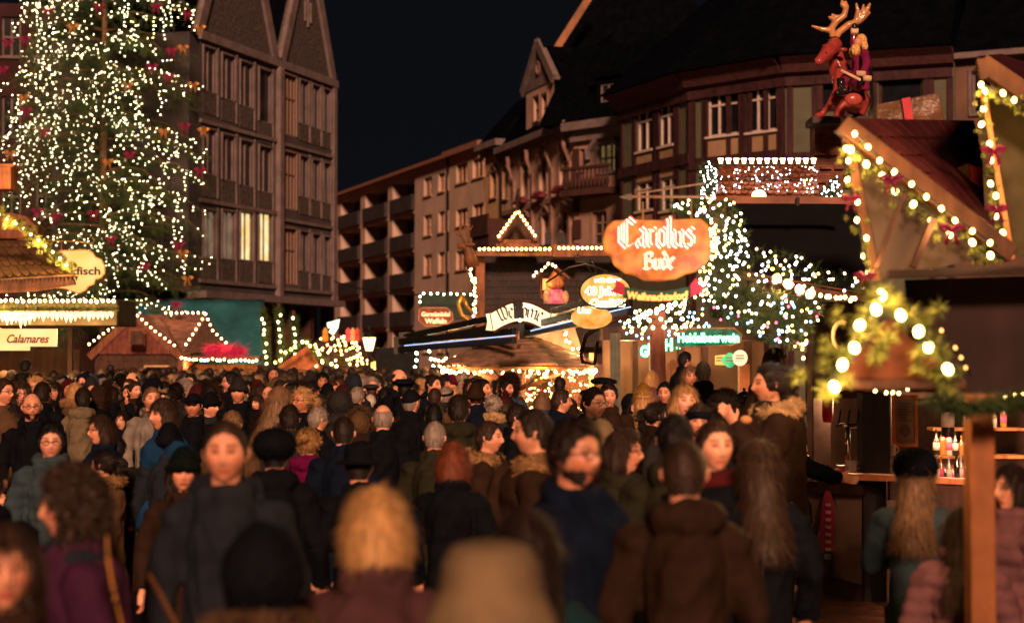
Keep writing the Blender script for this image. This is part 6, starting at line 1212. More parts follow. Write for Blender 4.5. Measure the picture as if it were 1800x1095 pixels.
def hair_mesh(kind):
    if kind in _hair: return _hair[kind]
    vox = .007; sm = 1
    if kind == 'short': b = shell(hairline(.7), .012, lumps=.010, fr=(14, 14, 4))
    elif kind == 'crop': b = shell(hairline(.74), .007, lumps=.004)
    elif kind == 'balding': b = shell(lambda x, y, z: ss(-.6, -.45, z) * ss(-.1, .1, y) * (1 - ss(.45, .75, z)), .008, lumps=.005)
    elif kind == 'swept':
        b = shell(hairline(.68), .018, lumps=.014, fr=(10, 10, 4))
        for k in range(7): b.ball((-.03 + k * .01, -.06 + .006 * k, .115 + .004 * (k % 3)), (.025, .035, .018), 8, 6)
    elif kind == 'curly':
        b = shell(hairline(.62, -.8, -.75), .03, lumps=.02, fr=(9, 9, 9)); rg = random.Random(4)
        for _ in range(170):
            t, a = rg.uniform(.75, 5.53), rg.uniform(-1.0, 1.5)
            if a < 0 and (t < 1.2 or t > 5.1): continue
            b.ball((math.sin(t) * .105 * math.cos(a), -math.cos(t) * .118 * math.cos(a), math.sin(a) * .145 - .01), rg.uniform(.014, .024), 7, 5)
    elif kind in ('bob', 'long', 'bangs'):
        b = shell(hairline(.72 if kind != 'bangs' else .36, -.9, -.9), .014, lumps=.01, fr=(16, 16, 2)); zb_ = {'bob': -.095, 'bangs': -.13, 'long': -.36}[kind]; n = 40; rows = 12; vs = []
        for L in (0, 1):
            for i in range(rows):
                for k in range(n + 1):
                    t = math.radians(78) + math.radians(204) * k / n; f = i / (rows - 1); z = .03 + (zb_ - .03) * f
                    w_ = 1 + (.12 * math.sin(f * 3) if kind != 'long' else .05 + .5 * ss(.45, 1, f) * (.6 + .4 * abs(math.cos(t))))
                    r = (.018 - .022 * L) + .006 * noise.noise(Vector((t * 7, 0, f * 1.2))) + .003 * noise.noise(Vector((t * 22, 3, f * 2)))
                    if kind == 'bob' or kind == 'bangs': r -= .02 * ss(.8, 1, f)
                    vs.append(((.077 * w_ + r) * math.sin(t), -(.097 * w_ + r) * math.cos(t) + (.0 if kind != 'long' else .1 * ss(-.1, 1, f)), z))
        S = rows * (n + 1); fs = []
        for L in (0, 1):
            for i in range(rows - 1):
                for k in range(n): a = L * S + i * (n + 1) + k; fs.append((a, a + 1, a + n + 2, a + n + 1))
        for i in range(rows - 1):
            for k in (0, n): a = i * (n + 1) + k; fs.append((a, a + n + 1, a + n + 1 + S, a + S))
        for k in range(n):
            for i in (0, rows - 1): a = i * (n + 1) + k; fs.append((a, a + 1, a + 1 + S, a + S))
        b.add(vs, fs)
    elif kind in ('tail', 'bun'):
        b = shell(hairline(.68, -.5, -.3), .012, lumps=.005, fr=(20, 20, 4))
        if kind == 'tail': b.tube([(0, .1, .05), (0, .15, .04), (0, .165, -.03), (0, .15, -.13), (0, .13, -.22)], [.022, .026, .034, .03, .012], 12)
        else: b.ball((0, .12, .06), (.042, .038, .042), 14, 10)
    elif kind == 'beanie':
        b = shell(lambda x, y, z: ss(.06 - .28 * ss(-.5, 1, y), .14 - .28 * ss(-.5, 1, y), z), .022, lumps=.006, fr=(9, 9, 6))
        b.v = [(x * 1.0, y, z + (.035 * (z / .14) ** 2 if z > 0 else 0)) for x, y, z in b.v]
        b.tube([(math.sin(t) * .101, -math.cos(t) * .12, .035 + .018 * -math.cos(t) * -1 - .028 * (1 - math.cos(t)) / 2) for t in [2 * math.pi * k / 24 for k in range(24)]], [(.009, .025)] * 24, 8, closed=True)
    elif kind == 'pompom':
        b = shell(lambda x, y, z: ss(.0, .1, z + .2 * y * 0), .02); b.ball((0, 0, .17), .04, 10, 8)
    elif kind == 'cap':
        b = shell(lambda x, y, z: ss(.22 - .3 * ss(-.5, 1, y), .3 - .3 * ss(-.5, 1, y), z), .016, lumps=.002)
        b.tube([(0, -.08, .06), (0, -.13, .052), (0, -.175, .04)], [(.075, .006), (.07, .006), (.045, .005)], 16)
    elif kind in ('beret', 'newsboy'):
        b = shell(lambda x, y, z: ss(.15, .3, z), .012); b.ball((.012, .02, .088), (.135, .14, .045), 20, 10)
        if kind == 'newsboy': b.tube([(0, -.07, .075), (0, -.15, .06)], [(.07, .01), (.05, .008)], 12)
    elif kind == 'tam': b = shell(lambda x, y, z: ss(.05, .2, z), .02); b.ball((0, .025, .062), (.128, .138, .1), 20, 12)
    elif kind == 'hat':
        b = MB(); b.lathe((0, 0, .0), [(.1, .03), (.165, .028), (.17, .034), (.165, .04), (.103, .046), (.1, .11), (.09, .145), (.05, .155), (.0, .145)], 28, sx=.95, sy=1.1)
    elif kind == 'bucket':
        b = MB(); b.lathe((0, 0, .0), [(.13, -.03), (.15, -.035), (.112, .045), (.106, .1), (.085, .138), (.04, .15), (.0, .15)], 28, sx=1, sy=1.12)
    elif kind in ('hood', 'furhood'):
        def fm(x, y, z): t = y * .9 + .35 * z; return ss(-.42, -.25, t)
        b = shell(fm, .038, lumps=.012, fr=(5, 5, 5)); b.v = [(x * (1.05 if z > -.05 else 1.1), y * 1.06, z * 1.02) for x, y, z in b.v]
        b.ball((0, .03, -.12), (.115, .1, .07), 18, 10)
        if kind == 'furhood':
            rg = random.Random(9)
            for _ in range(420):
                t = rg.uniform(0, 2 * math.pi); c = Vector((.112 * math.sin(t), -.055 - .02 * math.cos(t), .015 + .15 * math.cos(t))); d = Vector((rg.gauss(math.sin(t), .8), rg.gauss(-.3, .7), rg.gauss(math.cos(t), .8))).normalized(); b.tube([c, c + d * rg.uniform(.025, .045)], [.013, .004], 5)
        vox = .008
    elif kind == 'headband': b = MB(); b.tube([(math.sin(t) * .09, -math.cos(t) * .11, .06 - .05 * (1 - math.cos(t)) / 2) for t in [2 * math.pi * k / 24 for k in range(24)]], [(.01, .03)] * 24, 8, closed=True)
    elif kind == 'beard': b = shell(lambda x, y, z: .75 * ss(-.2, -.5, z) * (1 - ss(.1, .3, y)) * (1 if not (abs(x) < .3 and -.63 < z < -.5 and y < 0) else .2), .006, lumps=.006, fr=(22, 22, 10), inner=-.006)
    elif kind == 'furcollar':
        b = MB(); rg = random.Random(5)
        b.tube([(.125 * math.sin(t), .045 - .115 * math.cos(t), -.155 - .02 * math.cos(t)) for t in [.5 + 5.28 * k / 15 for k in range(16)]], .04, 10)
        for _ in range(0):
            t = rg.uniform(.45, 5.83); c = Vector((.13 * math.sin(t), .03 - .12 * math.cos(t), -.165)); d = Vector((rg.gauss(0, 1), rg.gauss(0, 1), rg.gauss(.3, 1))).normalized(); b.tube([c + d * .03, c + d * rg.uniform(.055, .075)], [.013, .004], 4)
    elif kind == 'scarf':
        b = MB()
        for z, r, k in ((-.125, .085, 0), (-.15, .095, 1), (-.17, .1, 2)): b.tube([(r * math.sin(t), .02 - r * 1.02 * math.cos(t), z + .012 * math.sin(t * 2 + k)) for t in [2 * math.pi * j / 18 for j in range(18)]], [(.022 + .006 * math.sin(j * 1.7 + k), .024) for j in range(18)], 8, closed=True)
    me = remesh(b, vox, sm)
    if kind in ('short', 'swept', 'bob', 'bangs', 'long', 'tail', 'bun', 'crop', 'balding'):
        disp(me, lambda p: .0028 * noise.noise(Vector((math.atan2(p.x, -p.y) * 26, 1, p.z * 14))) + .0018 * noise.noise(Vector((p.x * 160, p.y * 160, p.z * 26))))
    elif kind in ('beanie', 'pompom', 'headband', 'tam'): disp(me, lambda p: .0022 * math.sin(math.atan2(p.x, -p.y) * 44))
    me = strands(me, kind); me.materials.append(CLOTH[0]); _hair[kind] = me; return me
SKIN = [mat('skin_%d' % i, tuple(min(.8, v * k) for v, k in zip(c, (1.05, .9, .78))), .5, var=.08, scale=14, bump=.25, bscale=180, bd=.002, tone=True, spec=.45) for i, c in enumerate([(.62, .34, .24), (.52, .27, .18), (.42, .2, .12), (.68, .4, .31)])]
for m in SKIN: m.node_tree.nodes['Principled BSDF'].inputs['Subsurface Weight'].default_value = .0
COL = {'black': (.02, .027, .042), 'charcoal': (.045, .055, .075), 'navy': (.012, .024, .06), 'grey': (.12, .115, .11), 'beige': (.42, .33, .2), 'olive': (.055, .055, .03), 'brown': (.075, .04, .024), 'tan': (.24, .14, .07), 'teal': (.05, .17, .17), 'slate': (.1, .17, .2), 'blue': (.02, .1, .26), 'purple': (.055, .015, .042), 'magenta': (.3, .01, .13), 'red': (.16, .02, .025), 'cream': (.55, .4, .22), 'denim': (.08, .15, .24), 'pink': (.36, .17, .19), 'mauve': (.11, .05, .05), 'yellow': (.62, .33, .05), 'green': (.015, .04, .03), 'dteal': (.015, .06, .07), 'white': (.6, .5, .42)}
HAIR = {'black': (.008, .007, .007), 'dark': (.022, .012, .008), 'brown': (.05, .026, .015), 'auburn': (.09, .03, .016), 'blond': (.42, .24, .09), 'fair': (.2, .115, .055), 'grey': (.27, .22, .18), 'white': (.5, .43, .36), 'red': (.16, .04, .015)}
def cm(c): return mat('cloth_' + c, tuple(v * .75 * ({'purple': .9, 'mauve': .6, 'brown': .35, 'olive': .4, 'charcoal': .35, 'navy': .35, 'teal': .22, 'slate': .36, 'dteal': .5}.get(c, .2 if max(COL[c]) < .13 else .38)) for v in COL[c]), .85, var=.22, scale=10, bump=.35, bscale=220, bd=.003, spec=.06)
def hm(c): return mat('hair_' + c, tuple(v * (.55 if HAIR[c][0] < .1 else .8 if HAIR[c][0] < .3 else 1) for v in HAIR[c]), .6, var=.5, scale=60, bump=.3, bscale=160, bd=.004, stretch=(1, 1, .12), spec=.3)
CLOTH = [cm('black')]
stripe = mat('cloth_striped', (.16, .14, .12), .85, scale=10)
TROU = None
def trousers():
    global TROU
    if TROU: return TROU
    b = MB(); b.tube([(0, 0, .82), (0, 0, .96), (0, 0, 1.04)], [(.175, .125), (.175, .125), (.16, .115)], 16)
    for s in (-1, 1): b.tube([(s * .088, 0, .9), (s * .096, -.008, .5), (s * .1, .018, .09)], [.1, .075, .06], 12)
    t = remesh(b, .016, 1); t.materials.append(CLOTH[0])
    b = MB()
    for s in (-1, 1): b.tube([(s * .1, .06, .05), (s * .105, -.06, .05), (s * .11, -.2, .035)], [(.05, .052), (.05, .05), (.04, .032)], 12)
    q = remesh(b, .012, 1); q.materials.append(CLOTH[0]); TROU = (t, q); return TROU
def put(name, me, parent, m, loc=(0, 0, 0), rz=0, sc_=None):
    o = bpy.data.objects.new(name, me); C.objects.link(o); o.parent = parent; o.location = loc; o.rotation_euler = (0, 0, rz)
    if sc_: o.scale = sc_
    if m is not None and me.materials and me.materials[0] != m: o.material_slots[0].link = 'OBJECT'; o.material_slots[0].material = m
    return o
GLM = None
def glasses():
    global GLM
    if GLM: return GLM
    b = MB()
    for s in (-1, 1):
        b.tube([(s * .032 + .021 * math.cos(t), -.106, .008 + .016 * math.sin(t)) for t in [k * math.pi / 7 for k in range(14)]], .0022, 5, closed=True); b.tube([(s * .053, -.104, .012), (s * .08, -.05, .014), (s * .082, .01, .012)], .002, 5)
    b.tube([(-.012, -.108, .01), (.012, -.108, .01)], .0022, 5); GLM = b.mesh('glasses', [mat('black_frame', (.01, .01, .01), .3)], smooth=True); return GLM
NPEOPLE = []; HEADS = []
def person(px, py, s, face, label, hair='short', hc='dark', coat='jacket', cc='black', hat=None, hatc='black', fem=0, yaw=0, arms=('down', 'down'), skin=0, extra=(), z0=None, lean=0, group='people in the market crowd', cm_=None, zs=1):
    p = W(px, py, s); base = z0 or 0; k = (p.z - base) / 1.635; k = max(.74, min(1.13, k))
    t = thing('person', label, 'person', (p.x, p.y, p.z - 1.635 * k), group, R(face)); t.scale = (k,) * 3
    if p.z - 1.635 * k < -.5: t.location.z = 0
    if lean: t.rotation_euler[0] = R(lean)
    yw = R(yaw); NPEOPLE.append((p.x, p.y)); HEADS.append((px, py, s))
    put('body', body_mesh(fem, arms, yw), t, SKIN[skin]); put('coat', coat_mesh(coat, arms, fem), t, cm_ or cm(cc))
    tr_, sh_ = trousers(); put('trousers', tr_, t, cm(random.choice(('black', 'navy', 'charcoal')))); put('shoes', sh_, t, cm(random.choice(('black', 'brown'))))
    if hair: put('hair', hair_mesh(hair), t, hm(hc), HC, yw)
    if hat: put({'hood': 'hood', 'furhood': 'fur_hood', 'headband': 'headband', 'cap': 'cap'}.get(hat, 'hat'), hair_mesh(hat), t, cm(hatc), HC, yw)
    for e in extra:
        if e == 'glasses': put('glasses', glasses(), t, None, HC, yw)
        elif e == 'beard': put('beard', hair_mesh('beard'), t, hm('dark' if hc not in ('brown', 'red') else hc), HC, yw)
        elif e.startswith('fur'): put('fur_collar', hair_mesh('furcollar'), t, mat('fur_' + (e[4:] or 'tan'), {'pale': (.5, .33, .16), 'dark': (.09, .05, .025), 'tan': (.3, .17, .07), '': (.3, .17, .07)}[e[4:]], .8, var=.5, scale=20, bump=.6), HC)
        elif e.startswith('scarf'): put('scarf', hair_mesh('scarf'), t, cm(e[6:]), HC)
    return t
BK, FR, LF, RT = 180, 0, -90, 90
P = person
# foreground, most blurred
P(397, 797, 465, 3, 'man facing us with receding short brown hair and charcoal hooded coat', 'crop', 'brown', 'hooded', 'charcoal', arms=('down', 'down'), skin=0)
wo = P(132, 892, 545, -62, 'woman with wavy dark brown hair and purple coat looking left', 'curly', 'brown', 'coat', 'purple', fem=1, yaw=-10, extra=('scarf_charcoal',))
P(12, 1000, 700, 15, 'long haired woman cut off at bottom left corner', 'long', 'brown', 'coat', 'brown', fem=1)
P(-22, 850, 420, 180, 'person in black coat cut off at left edge above long haired woman', 'short', 'black', 'coat', 'black')
P(462, 1015, 700, 180, 'person in black fur edged hood low at bottom centre left', None, 'black', 'fur', 'black', 'hood', 'black', extra=('fur_dark',))
P(661, 934, 640, 180, 'person with smooth blond bob seen from behind in mauve brown coat', 'bob', 'blond', 'coat', 'mauve', fem=1, extra=('scarf_mauve',))
P(862, 1075, 900, 180, 'person in cream bucket hat at bottom centre', 'crop', 'brown', 'coat', 'mauve', 'bucket', 'cream', fem=1)
P(925, 965, 620, 185, 'long dark haired woman seen from behind in dark teal jacket right of cream hat', 'long', 'dark', 'jacket', 'dteal', fem=1)
P(1203, 834, 500, 176, 'broad man seen from behind with cropped balding brown hair and olive brown coat', 'crop', 'brown', 'hooded', 'brown', skin=1)
P(1008, 800, 490, 42, 'bearded man with glasses smiling to the right in navy coat', 'swept', 'dark', 'coat', 'navy', extra=('glasses', 'beard'), skin=1)
P(1092, 795, 350, 68, 'woman in glasses with short brown hair looking right', 'bob', 'brown', 'coat', 'olive', fem=1, extra=('glasses',))
P(1186, 775, 380, 180, 'person with thick black hair seen from behind beside young man', 'short', 'black', 'hooded', 'olive')
P(1255, 786, 395, 14, 'young man with brown hair facing us in black jacket', 'short', 'brown', 'jacket', 'black', extra=('scarf_red',), skin=3)
P(1330, 820, 400, 184, 'woman with very long brown hair seen from behind in black coat', 'long', 'brown', 'coat', 'black', fem=1, lean=-2)
P(1356, 677, 290, -82, 'woman in parka with pale fur hood eating at the bar', 'bun', 'dark', 'fur', 'brown', fem=1, arms=('eat', 'eat'), extra=('fur_pale', 'scarf_olive'), z0=.2, skin=1)
P(1610, 838, 360, 158, 'woman with black knit hat, long fair hair and grey teal coat near the pine post', 'long', 'fair', 'coat', 'slate', 'tam', 'black', fem=1, arms=('chest', 'chest'))
P(1782, 860, 400, -65, 'dark haired woman in pink jacket right of the pine post', 'long', 'dark', 'puffer', 'pink', fem=1)
P(1690, 935, 420, 170, 'girl with brown hair in pink puffer jacket left of the pine post', 'long', 'brown', 'puffer', 'pink', fem=1)
P(941, 762, 345, -95, 'dark haired man turned left with tan collar left of the bearded man', 'short', 'dark', 'hooded', 'brown', extra=('fur_tan',))
P(796, 815, 330, 168, 'woman with auburn bob seen from behind in black jacket', 'bob', 'red', 'coat', 'black', fem=1)
P(322, 832, 330, 12, 'woman in dark green beanie peeking behind the charcoal coat man', 'bob', 'dark', 'coat', 'brown', 'beanie', 'green', fem=1)
P(182, 818, 258, -105, 'woman with dark hair pulled back and tan fur collar turned left', 'tail', 'dark', 'coat', 'tan', fem=1, extra=('fur_tan',))
P(483, 800, 330, 180, 'person in black cap seen from behind in bulky black coat', 'crop', 'black', 'fur', 'black', 'tam', 'black', extra=('scarf_brown',))
P(631, 822, 330, 180, 'person in brimmed black hat seen from behind', 'crop', 'dark', 'coat', 'black', 'hat', 'black')
P(541, 782, 250, 172, 'blond woman seen from behind in magenta hooded coat', 'bun', 'blond', 'hooded', 'magenta', fem=1, extra=('scarf_magenta',))
P(90, 778, 285, 14, 'smiling man with black hair and glasses in grey teal puffer jacket', 'swept', 'black', 'puffer', 'slate', extra=('glasses',), skin=3)
P(56, 716, 214, 18, 'bald bearded man with glasses in long black coat', 'balding', 'dark', 'coat', 'black', extra=('glasses', 'beard'), skin=0)
P(180, 757, 245, -52, 'round faced woman with brown hair and glasses in navy jacket', 'bob', 'brown', 'jacket', 'navy', fem=1, extra=('glasses',))
P(290, 730, 248, -50, 'man with straight brown hair in bright blue jacket', 'bangs', 'brown', 'jacket', 'blue')
P(296, 778, 250, 180, 'person in large black beanie seen from behind before the blue jacket man', 'crop', 'black', 'coat', 'charcoal', 'beanie', 'black')
P(206, 790, 225, 182, 'person with dark hair seen from behind between navy jacket woman and black beanie', 'short', 'black', 'jacket', 'olive')
P(5, 690, 190, 62, 'man in glasses and tan coat cut off by left edge', 'short', 'brown', 'coat', 'tan', extra=('glasses',))
P(34, 693, 165, 35, 'woman with curly brown hair and glasses behind the bald man', 'curly', 'brown', 'coat', 'brown', fem=1, extra=('glasses',))
P(25, 732, 190, -88, 'dark haired woman in profile left of the bald man', 'long', 'dark', 'coat', 'tan', fem=1)
P(74, 693, 172, 178, 'man with thick dark hair seen from behind in black coat behind the bald man', 'short', 'dark', 'coat', 'black')
P(97, 688, 140, -8, 'woman in glasses with dark hair facing us between two dark coats', 'bangs', 'dark', 'coat', 'black', fem=1, extra=('glasses',))
P(131, 690, 140, 160, 'blond haired woman with fur collar seen from behind', 'bob', 'blond', 'coat', 'tan', fem=1, extra=('fur_tan',))
P(146, 702, 172, 180, 'man with short dark hair seen from behind in cream hooded jacket', 'short', 'dark', 'hooded', 'beige')
P(174, 702, 168, 120, 'person in fur hood beside the cream jacket', None, 'dark', 'fur', 'black', 'furhood', 'brown')
ph = P(197, 697, 150, 180, 'person holding up a phone before the gabled hut', 'short', 'dark', 'jacket', 'black', arms=('raise', 'raise'))
P(216, 740, 168, -18, 'young woman with long dark hair facing us with bright face', 'long', 'dark', 'coat', 'black', fem=1, skin=3)
P(226, 692, 135, 2, 'dark haired man facing us above the bright faced young woman', 'short', 'dark', 'jacket', 'brown')
P(301, 700, 150, 178, 'person in cream newsboy hat seen from behind', 'crop', 'grey', 'coat', 'brown', 'newsboy', 'cream')
P(266, 702, 180, 25, 'man with fair hair in striped coat and scarf', 'short', 'fair', 'coat', 'grey', extra=('scarf_tan',), cm_=stripe)
P(340, 714, 188, 0, 'young man with moustache in black cap and dark jacket', 'crop', 'black', 'jacket', 'black', 'cap', 'black', skin=1)
P(368, 716, 175, 62, 'person in black beanie turned right beside the capped man', 'crop', 'black', 'jacket', 'charcoal', 'beanie', 'black')
P(344, 762, 165, -30, 'blond woman low behind the blue jacket man', 'bob', 'blond', 'coat', 'cream', fem=1)
P(408, 748, 225, 172, 'person with streaked fair hair behind the charcoal coat man', 'short', 'fair', 'coat', 'tan')
P(419, 690, 165, -2, 'person in tall grey beanie facing us', 'crop', 'brown', 'hooded', 'black', 'beanie', 'grey')
P(453, 709, 145, -25, 'woman with brown bangs facing us right of the grey beanie', 'bangs', 'brown', 'coat', 'brown', fem=1)
P(408, 672, 145, -82, 'tall man in glasses in profile left of the grey beanie', 'short', 'black', 'coat', 'black', extra=('glasses',))
P(490, 705, 205, 128, 'woman with long light brown hair over her shoulders turned away', 'long', 'fair', 'coat', 'charcoal', fem=1)
P(472, 695, 140, -8, 'bald man facing us left of the long light haired woman', 'balding', 'dark', 'jacket', 'black')
P(598, 712, 190, 180, 'person in raised grey beige hood', None, 'dark', 'hooded', 'grey', 'hood', 'grey')
P(627, 698, 150, 150, 'grey haired man seen from behind right of the grey hood', 'short', 'grey', 'jacket', 'black')
P(651, 707, 125, 172, 'white haired person seen from behind in the middle rows', 'short', 'white', 'coat', 'charcoal')
P(676, 698, 145, 174, 'person with neat black hair left of the capped man', 'short', 'black', 'coat', 'black')
P(509, 738, 225, 180, 'man with dark hair and grey collar seen from behind', 'short', 'dark', 'coat', 'grey')
P(465, 755, 200, 178, 'person in dark hood edged with brown fur left of grey collar man', None, 'dark', 'fur', 'black', 'furhood', 'brown')
P(558, 738, 205, 130, 'man with short grey hair turned right behind magenta coat', 'short', 'grey', 'jacket', 'black')
P(604, 762, 262, 182, 'man with square cut dark hair and bare neck seen from behind', 'crop', 'dark', 'jacket', 'navy', skin=3)
P(632, 748, 195, 178, 'person in brown fur hood right of the square cut hair', None, 'dark', 'fur', 'brown', 'furhood', 'tan')
P(673, 737, 230, 178, 'balding grey man seen from behind in big black coat', 'balding', 'grey', 'coat', 'black', skin=0)
P(700, 668, 150, 60, 'tall balding man with glasses turned right over the crowd', 'balding', 'brown', 'coat', 'black', extra=('glasses',))
P(712, 686, 155, 168, 'person in black beret before the balding man with glasses', 'crop', 'black', 'coat', 'black', 'beret', 'black')
P(722, 708, 190, 150, 'man in black baseball cap and glasses turned away', 'crop', 'grey', 'jacket', 'black', 'cap', 'black', extra=('glasses',))
P(760, 677, 140, 60, 'boy with dark short hair turned right', 'short', 'dark', 'jacket', 'navy')
P(764, 700, 155, 176, 'man with cropped brown hair seen from behind right of black cap', 'crop', 'brown', 'jacket', 'tan')
P(763, 726, 160, 180, 'person with round black hair seen from behind', 'bob', 'black', 'coat', 'black')
P(783, 697, 145, 160, 'old man with grey hair and headphones band', 'short', 'grey', 'jacket', 'charcoal', 'headband', 'black')
P(799, 695, 125, 170, 'blond person between grey haired man and tall dark head', 'bob', 'blond', 'coat', 'tan', fem=1)
P(806, 722, 232, 172, 'tall dark haired man in olive hooded jacket seen from behind', 'short', 'dark', 'hooded', 'olive')
P(836, 698, 160, 178, 'person in brown knit beanie seen from behind', 'crop', 'dark', 'coat', 'navy', 'beanie', 'brown')
P(848, 684, 140, 60, 'dark haired man leaning near the canopy', 'short', 'black', 'jacket', 'black')
P(793, 677, 115, 10, 'person in bright pink knit hat far under the canopy', 'crop', 'brown', 'coat', 'black', 'beanie', 'magenta')
P(889, 684, 135, 55, 'ruddy bearded man left of the canopy post', 'short', 'black', 'jacket', 'black', extra=('beard',), skin=1)
P(888, 712, 145, 178, 'person in dark red pompom hat left of canopy post', 'bob', 'brown', 'coat', 'black', 'pompom', 'red', fem=1)
P(866, 714, 160, 172, 'woman with pale blond bun seen from behind', 'bun', 'white', 'coat', 'charcoal', fem=1, extra=('fur_pale',))
P(857, 770, 265, 78, 'man in profile facing right with brown fur edged collar', 'short', 'brown', 'fur', 'brown', extra=('fur_tan',))
P(764, 770, 262, 172, 'man with greying brown hair and olive coat seen from behind', 'crop', 'grey', 'coat', 'olive')
P(714, 750, 190, 180, 'person with dark curly hair right of the big black coat', 'curly', 'brown', 'coat', 'black')
P(908, 735, 210, 85, 'dark haired man turned right near the canopy post foot', 'short', 'dark', 'coat', 'black')
P(952, 708, 150, 175, 'woman with fair hair in pale denim jacket', 'bob', 'fair', 'jacket', 'denim', fem=1)
P(985, 706, 180, 100, 'brown haired man in navy coat looking right past the post', 'short', 'brown', 'coat', 'navy')
P(984, 678, 130, 170, 'man with short hair before the bauble stall', 'crop', 'dark', 'jacket', 'brown')
P(1042, 710, 232, 42, 'smiling man with rectangular glasses and dark jacket', 'short', 'dark', 'jacket', 'black', extra=('glasses',), skin=3)
P(1069, 697, 178, 6, 'young man with dark quiff looking down beside the man in glasses', 'swept', 'dark', 'jacket', 'brown', skin=3)
P(1108, 712, 150, 48, 'woman in glasses and black hood left of the yellow hat', 'bangs', 'black', 'coat', 'black', 'hood', 'black', fem=1, extra=('glasses',), skin=3)
P(1131, 700, 165, 178, 'woman in yellow knit beanie with long blond hair', 'long', 'blond', 'coat', 'tan', 'beanie', 'yellow', fem=1)
P(1152, 732, 205, 115, 'woman with dark ponytail turned right below the yellow hat', 'tail', 'dark', 'coat', 'brown', fem=1)
P(1202, 706, 245, 12, 'woman with full blond hair facing us', 'bob', 'blond', 'coat', 'grey', fem=1, skin=3)
P(1228, 742, 250, -5, 'woman with black headband below the blond woman', 'tail', 'dark', 'coat', 'charcoal', 'headband', 'black', fem=1)
P(1276, 722, 245, 178, 'person with bushy dark hair and teal scarf', 'curly', 'dark', 'coat', 'navy', extra=('scarf_dteal',))
P(1170, 692, 165, -22, 'man with black hair partly behind the red brown post', 'short', 'black', 'jacket', 'black')
P(1236, 656, 150, 172, 'grey haired man in black jacket pointing right at the bar', 'crop', 'grey', 'jacket', 'black', arms=('point', 'down'), skin=0)
P(1212, 662, 140, 10, 'blond woman facing us left of the pointing man', 'long', 'fair', 'coat', 'brown', fem=1)
P(1203, 634, 125, 120, 'dark haired barman behind the pointing man', 'short', 'black', 'jacket', 'black', z0=.3)
P(1143, 668, 125, 150, 'fair haired woman left of the red brown post by the door', 'bob', 'blond', 'coat', 'pink', fem=1)
P(1362, 640, 190, 150, 'person in brown hood behind the bar under coloured bulbs', None, 'dark', 'hooded', 'brown', 'hood', 'brown', z0=.3)
P(1378, 742, 235, 92, 'barman in black behind the fur hooded woman reaching toward the beer tap', 'short', 'black', 'jacket', 'black', arms=('reach', 'reach'), z0=0)
P(45, 645, 110, 175, 'dark figure standing beneath the Calamares sign', 'short', 'black', 'coat', 'black', z0=.2)
P(1210, 612, 1, 0, '', z0=0) if 0 else None
# yellow strap bag of the woman in purple
bt = thing('shoulder_bag', 'tan shoulder bag on a yellow strap worn by the purple coat woman', 'bag', W(300, 1080, 560)); b = MB()
b.tube([W(188, 950, 640), W(190, 985, 665), W(198, 1030, 665), W(215, 1100, 660)], [(.004, .016)] * 4, 8); b.build('strap', mat('mustard_strap', (.62, .27, .04), .5), bt)
b = MB()
for y in (1035, 1052): b.ball(W(199 + (y - 1035) * .2, y, 668), (.006, .004, .01), 8, 6)
b.build('buckle', GOLD, bt); b = MB(); b.tube([W(262, 1010, 600), W(282, 1045, 610), W(315, 1110, 610)], [(.004, .013)] * 3, 8); a = W(340, 1260, 600); b.bx(a.x - .12, a.x + .1, a.y - .05, a.y + .05, a.z, a.z + .22); b.build('pouch', mat('tan_leather', (.12, .05, .02), .5), bt, bevel=.02)
b = MB(); q = W(192, 684, 157); b.bx(q.x - .04, q.x + .04, q.y - .36, q.y - .35, q.z - .04, q.z + .04); sgl(b, 'phone', mat('phone_black', (.01, .01, .012), .2), 'dark phone held up by a person before the gabled hut', 'phone', bevel=.004)
b = MB(); b.ball(W(1311, 738, 318), (.035, .03, .025), 10, 8); sgl(b, 'snack', mat('bread_crust', (.5, .25, .1), .7), 'bread snack held to the mouth of the fur hooded woman', 'food', smooth=True)
# ------------------------------------------------------------------ everyone else
rg = random.Random(12)
ANCH = [(0, 110, 'under the Calamares sign'), (110, 215, 'left of the gabled hut'), (215, 320, 'before the gabled hut'), (320, 455, 'before the lit hut counter'), (455, 540, 'below the bulb columns'), (540, 635, 'before the deer hut'), (635, 700, 'under the street lantern'), (700, 800, 'under the dark awning'), (800, 905, 'just left of the canopy post'), (905, 1050, 'right of the canopy post'), (1050, 1165, 'between the posts'), (1165, 1420, 'before the wine bar'), (1420, 1900, 'by the timbered bar')]
NH = len(HEADS); used = set(); hcs = ['black', 'dark', 'dark', 'black', 'brown', 'brown', 'dark', 'fair', 'auburn', 'blond', 'grey']; ccs = ['black', 'black', 'charcoal', 'navy', 'denim', 'olive', 'charcoal', 'tan', 'grey', 'brown', 'navy', 'red', 'slate']
ARTV = []
COLW = {'slate': 'slate blue'}
taken = list(NPEOPLE)
def free(x, y, r): return all((x - a) ** 2 + (y - b) ** 2 > r * r for a, b in taken)
cand = []
for _ in range(9000):
    y = math.sqrt(rg.uniform(8.5 ** 2, 41 ** 2)); x = rg.uniform(-.31, .31) * y; cand.append((y, x))
made = 0; cand.sort()
LIM = 190
stuffp = []
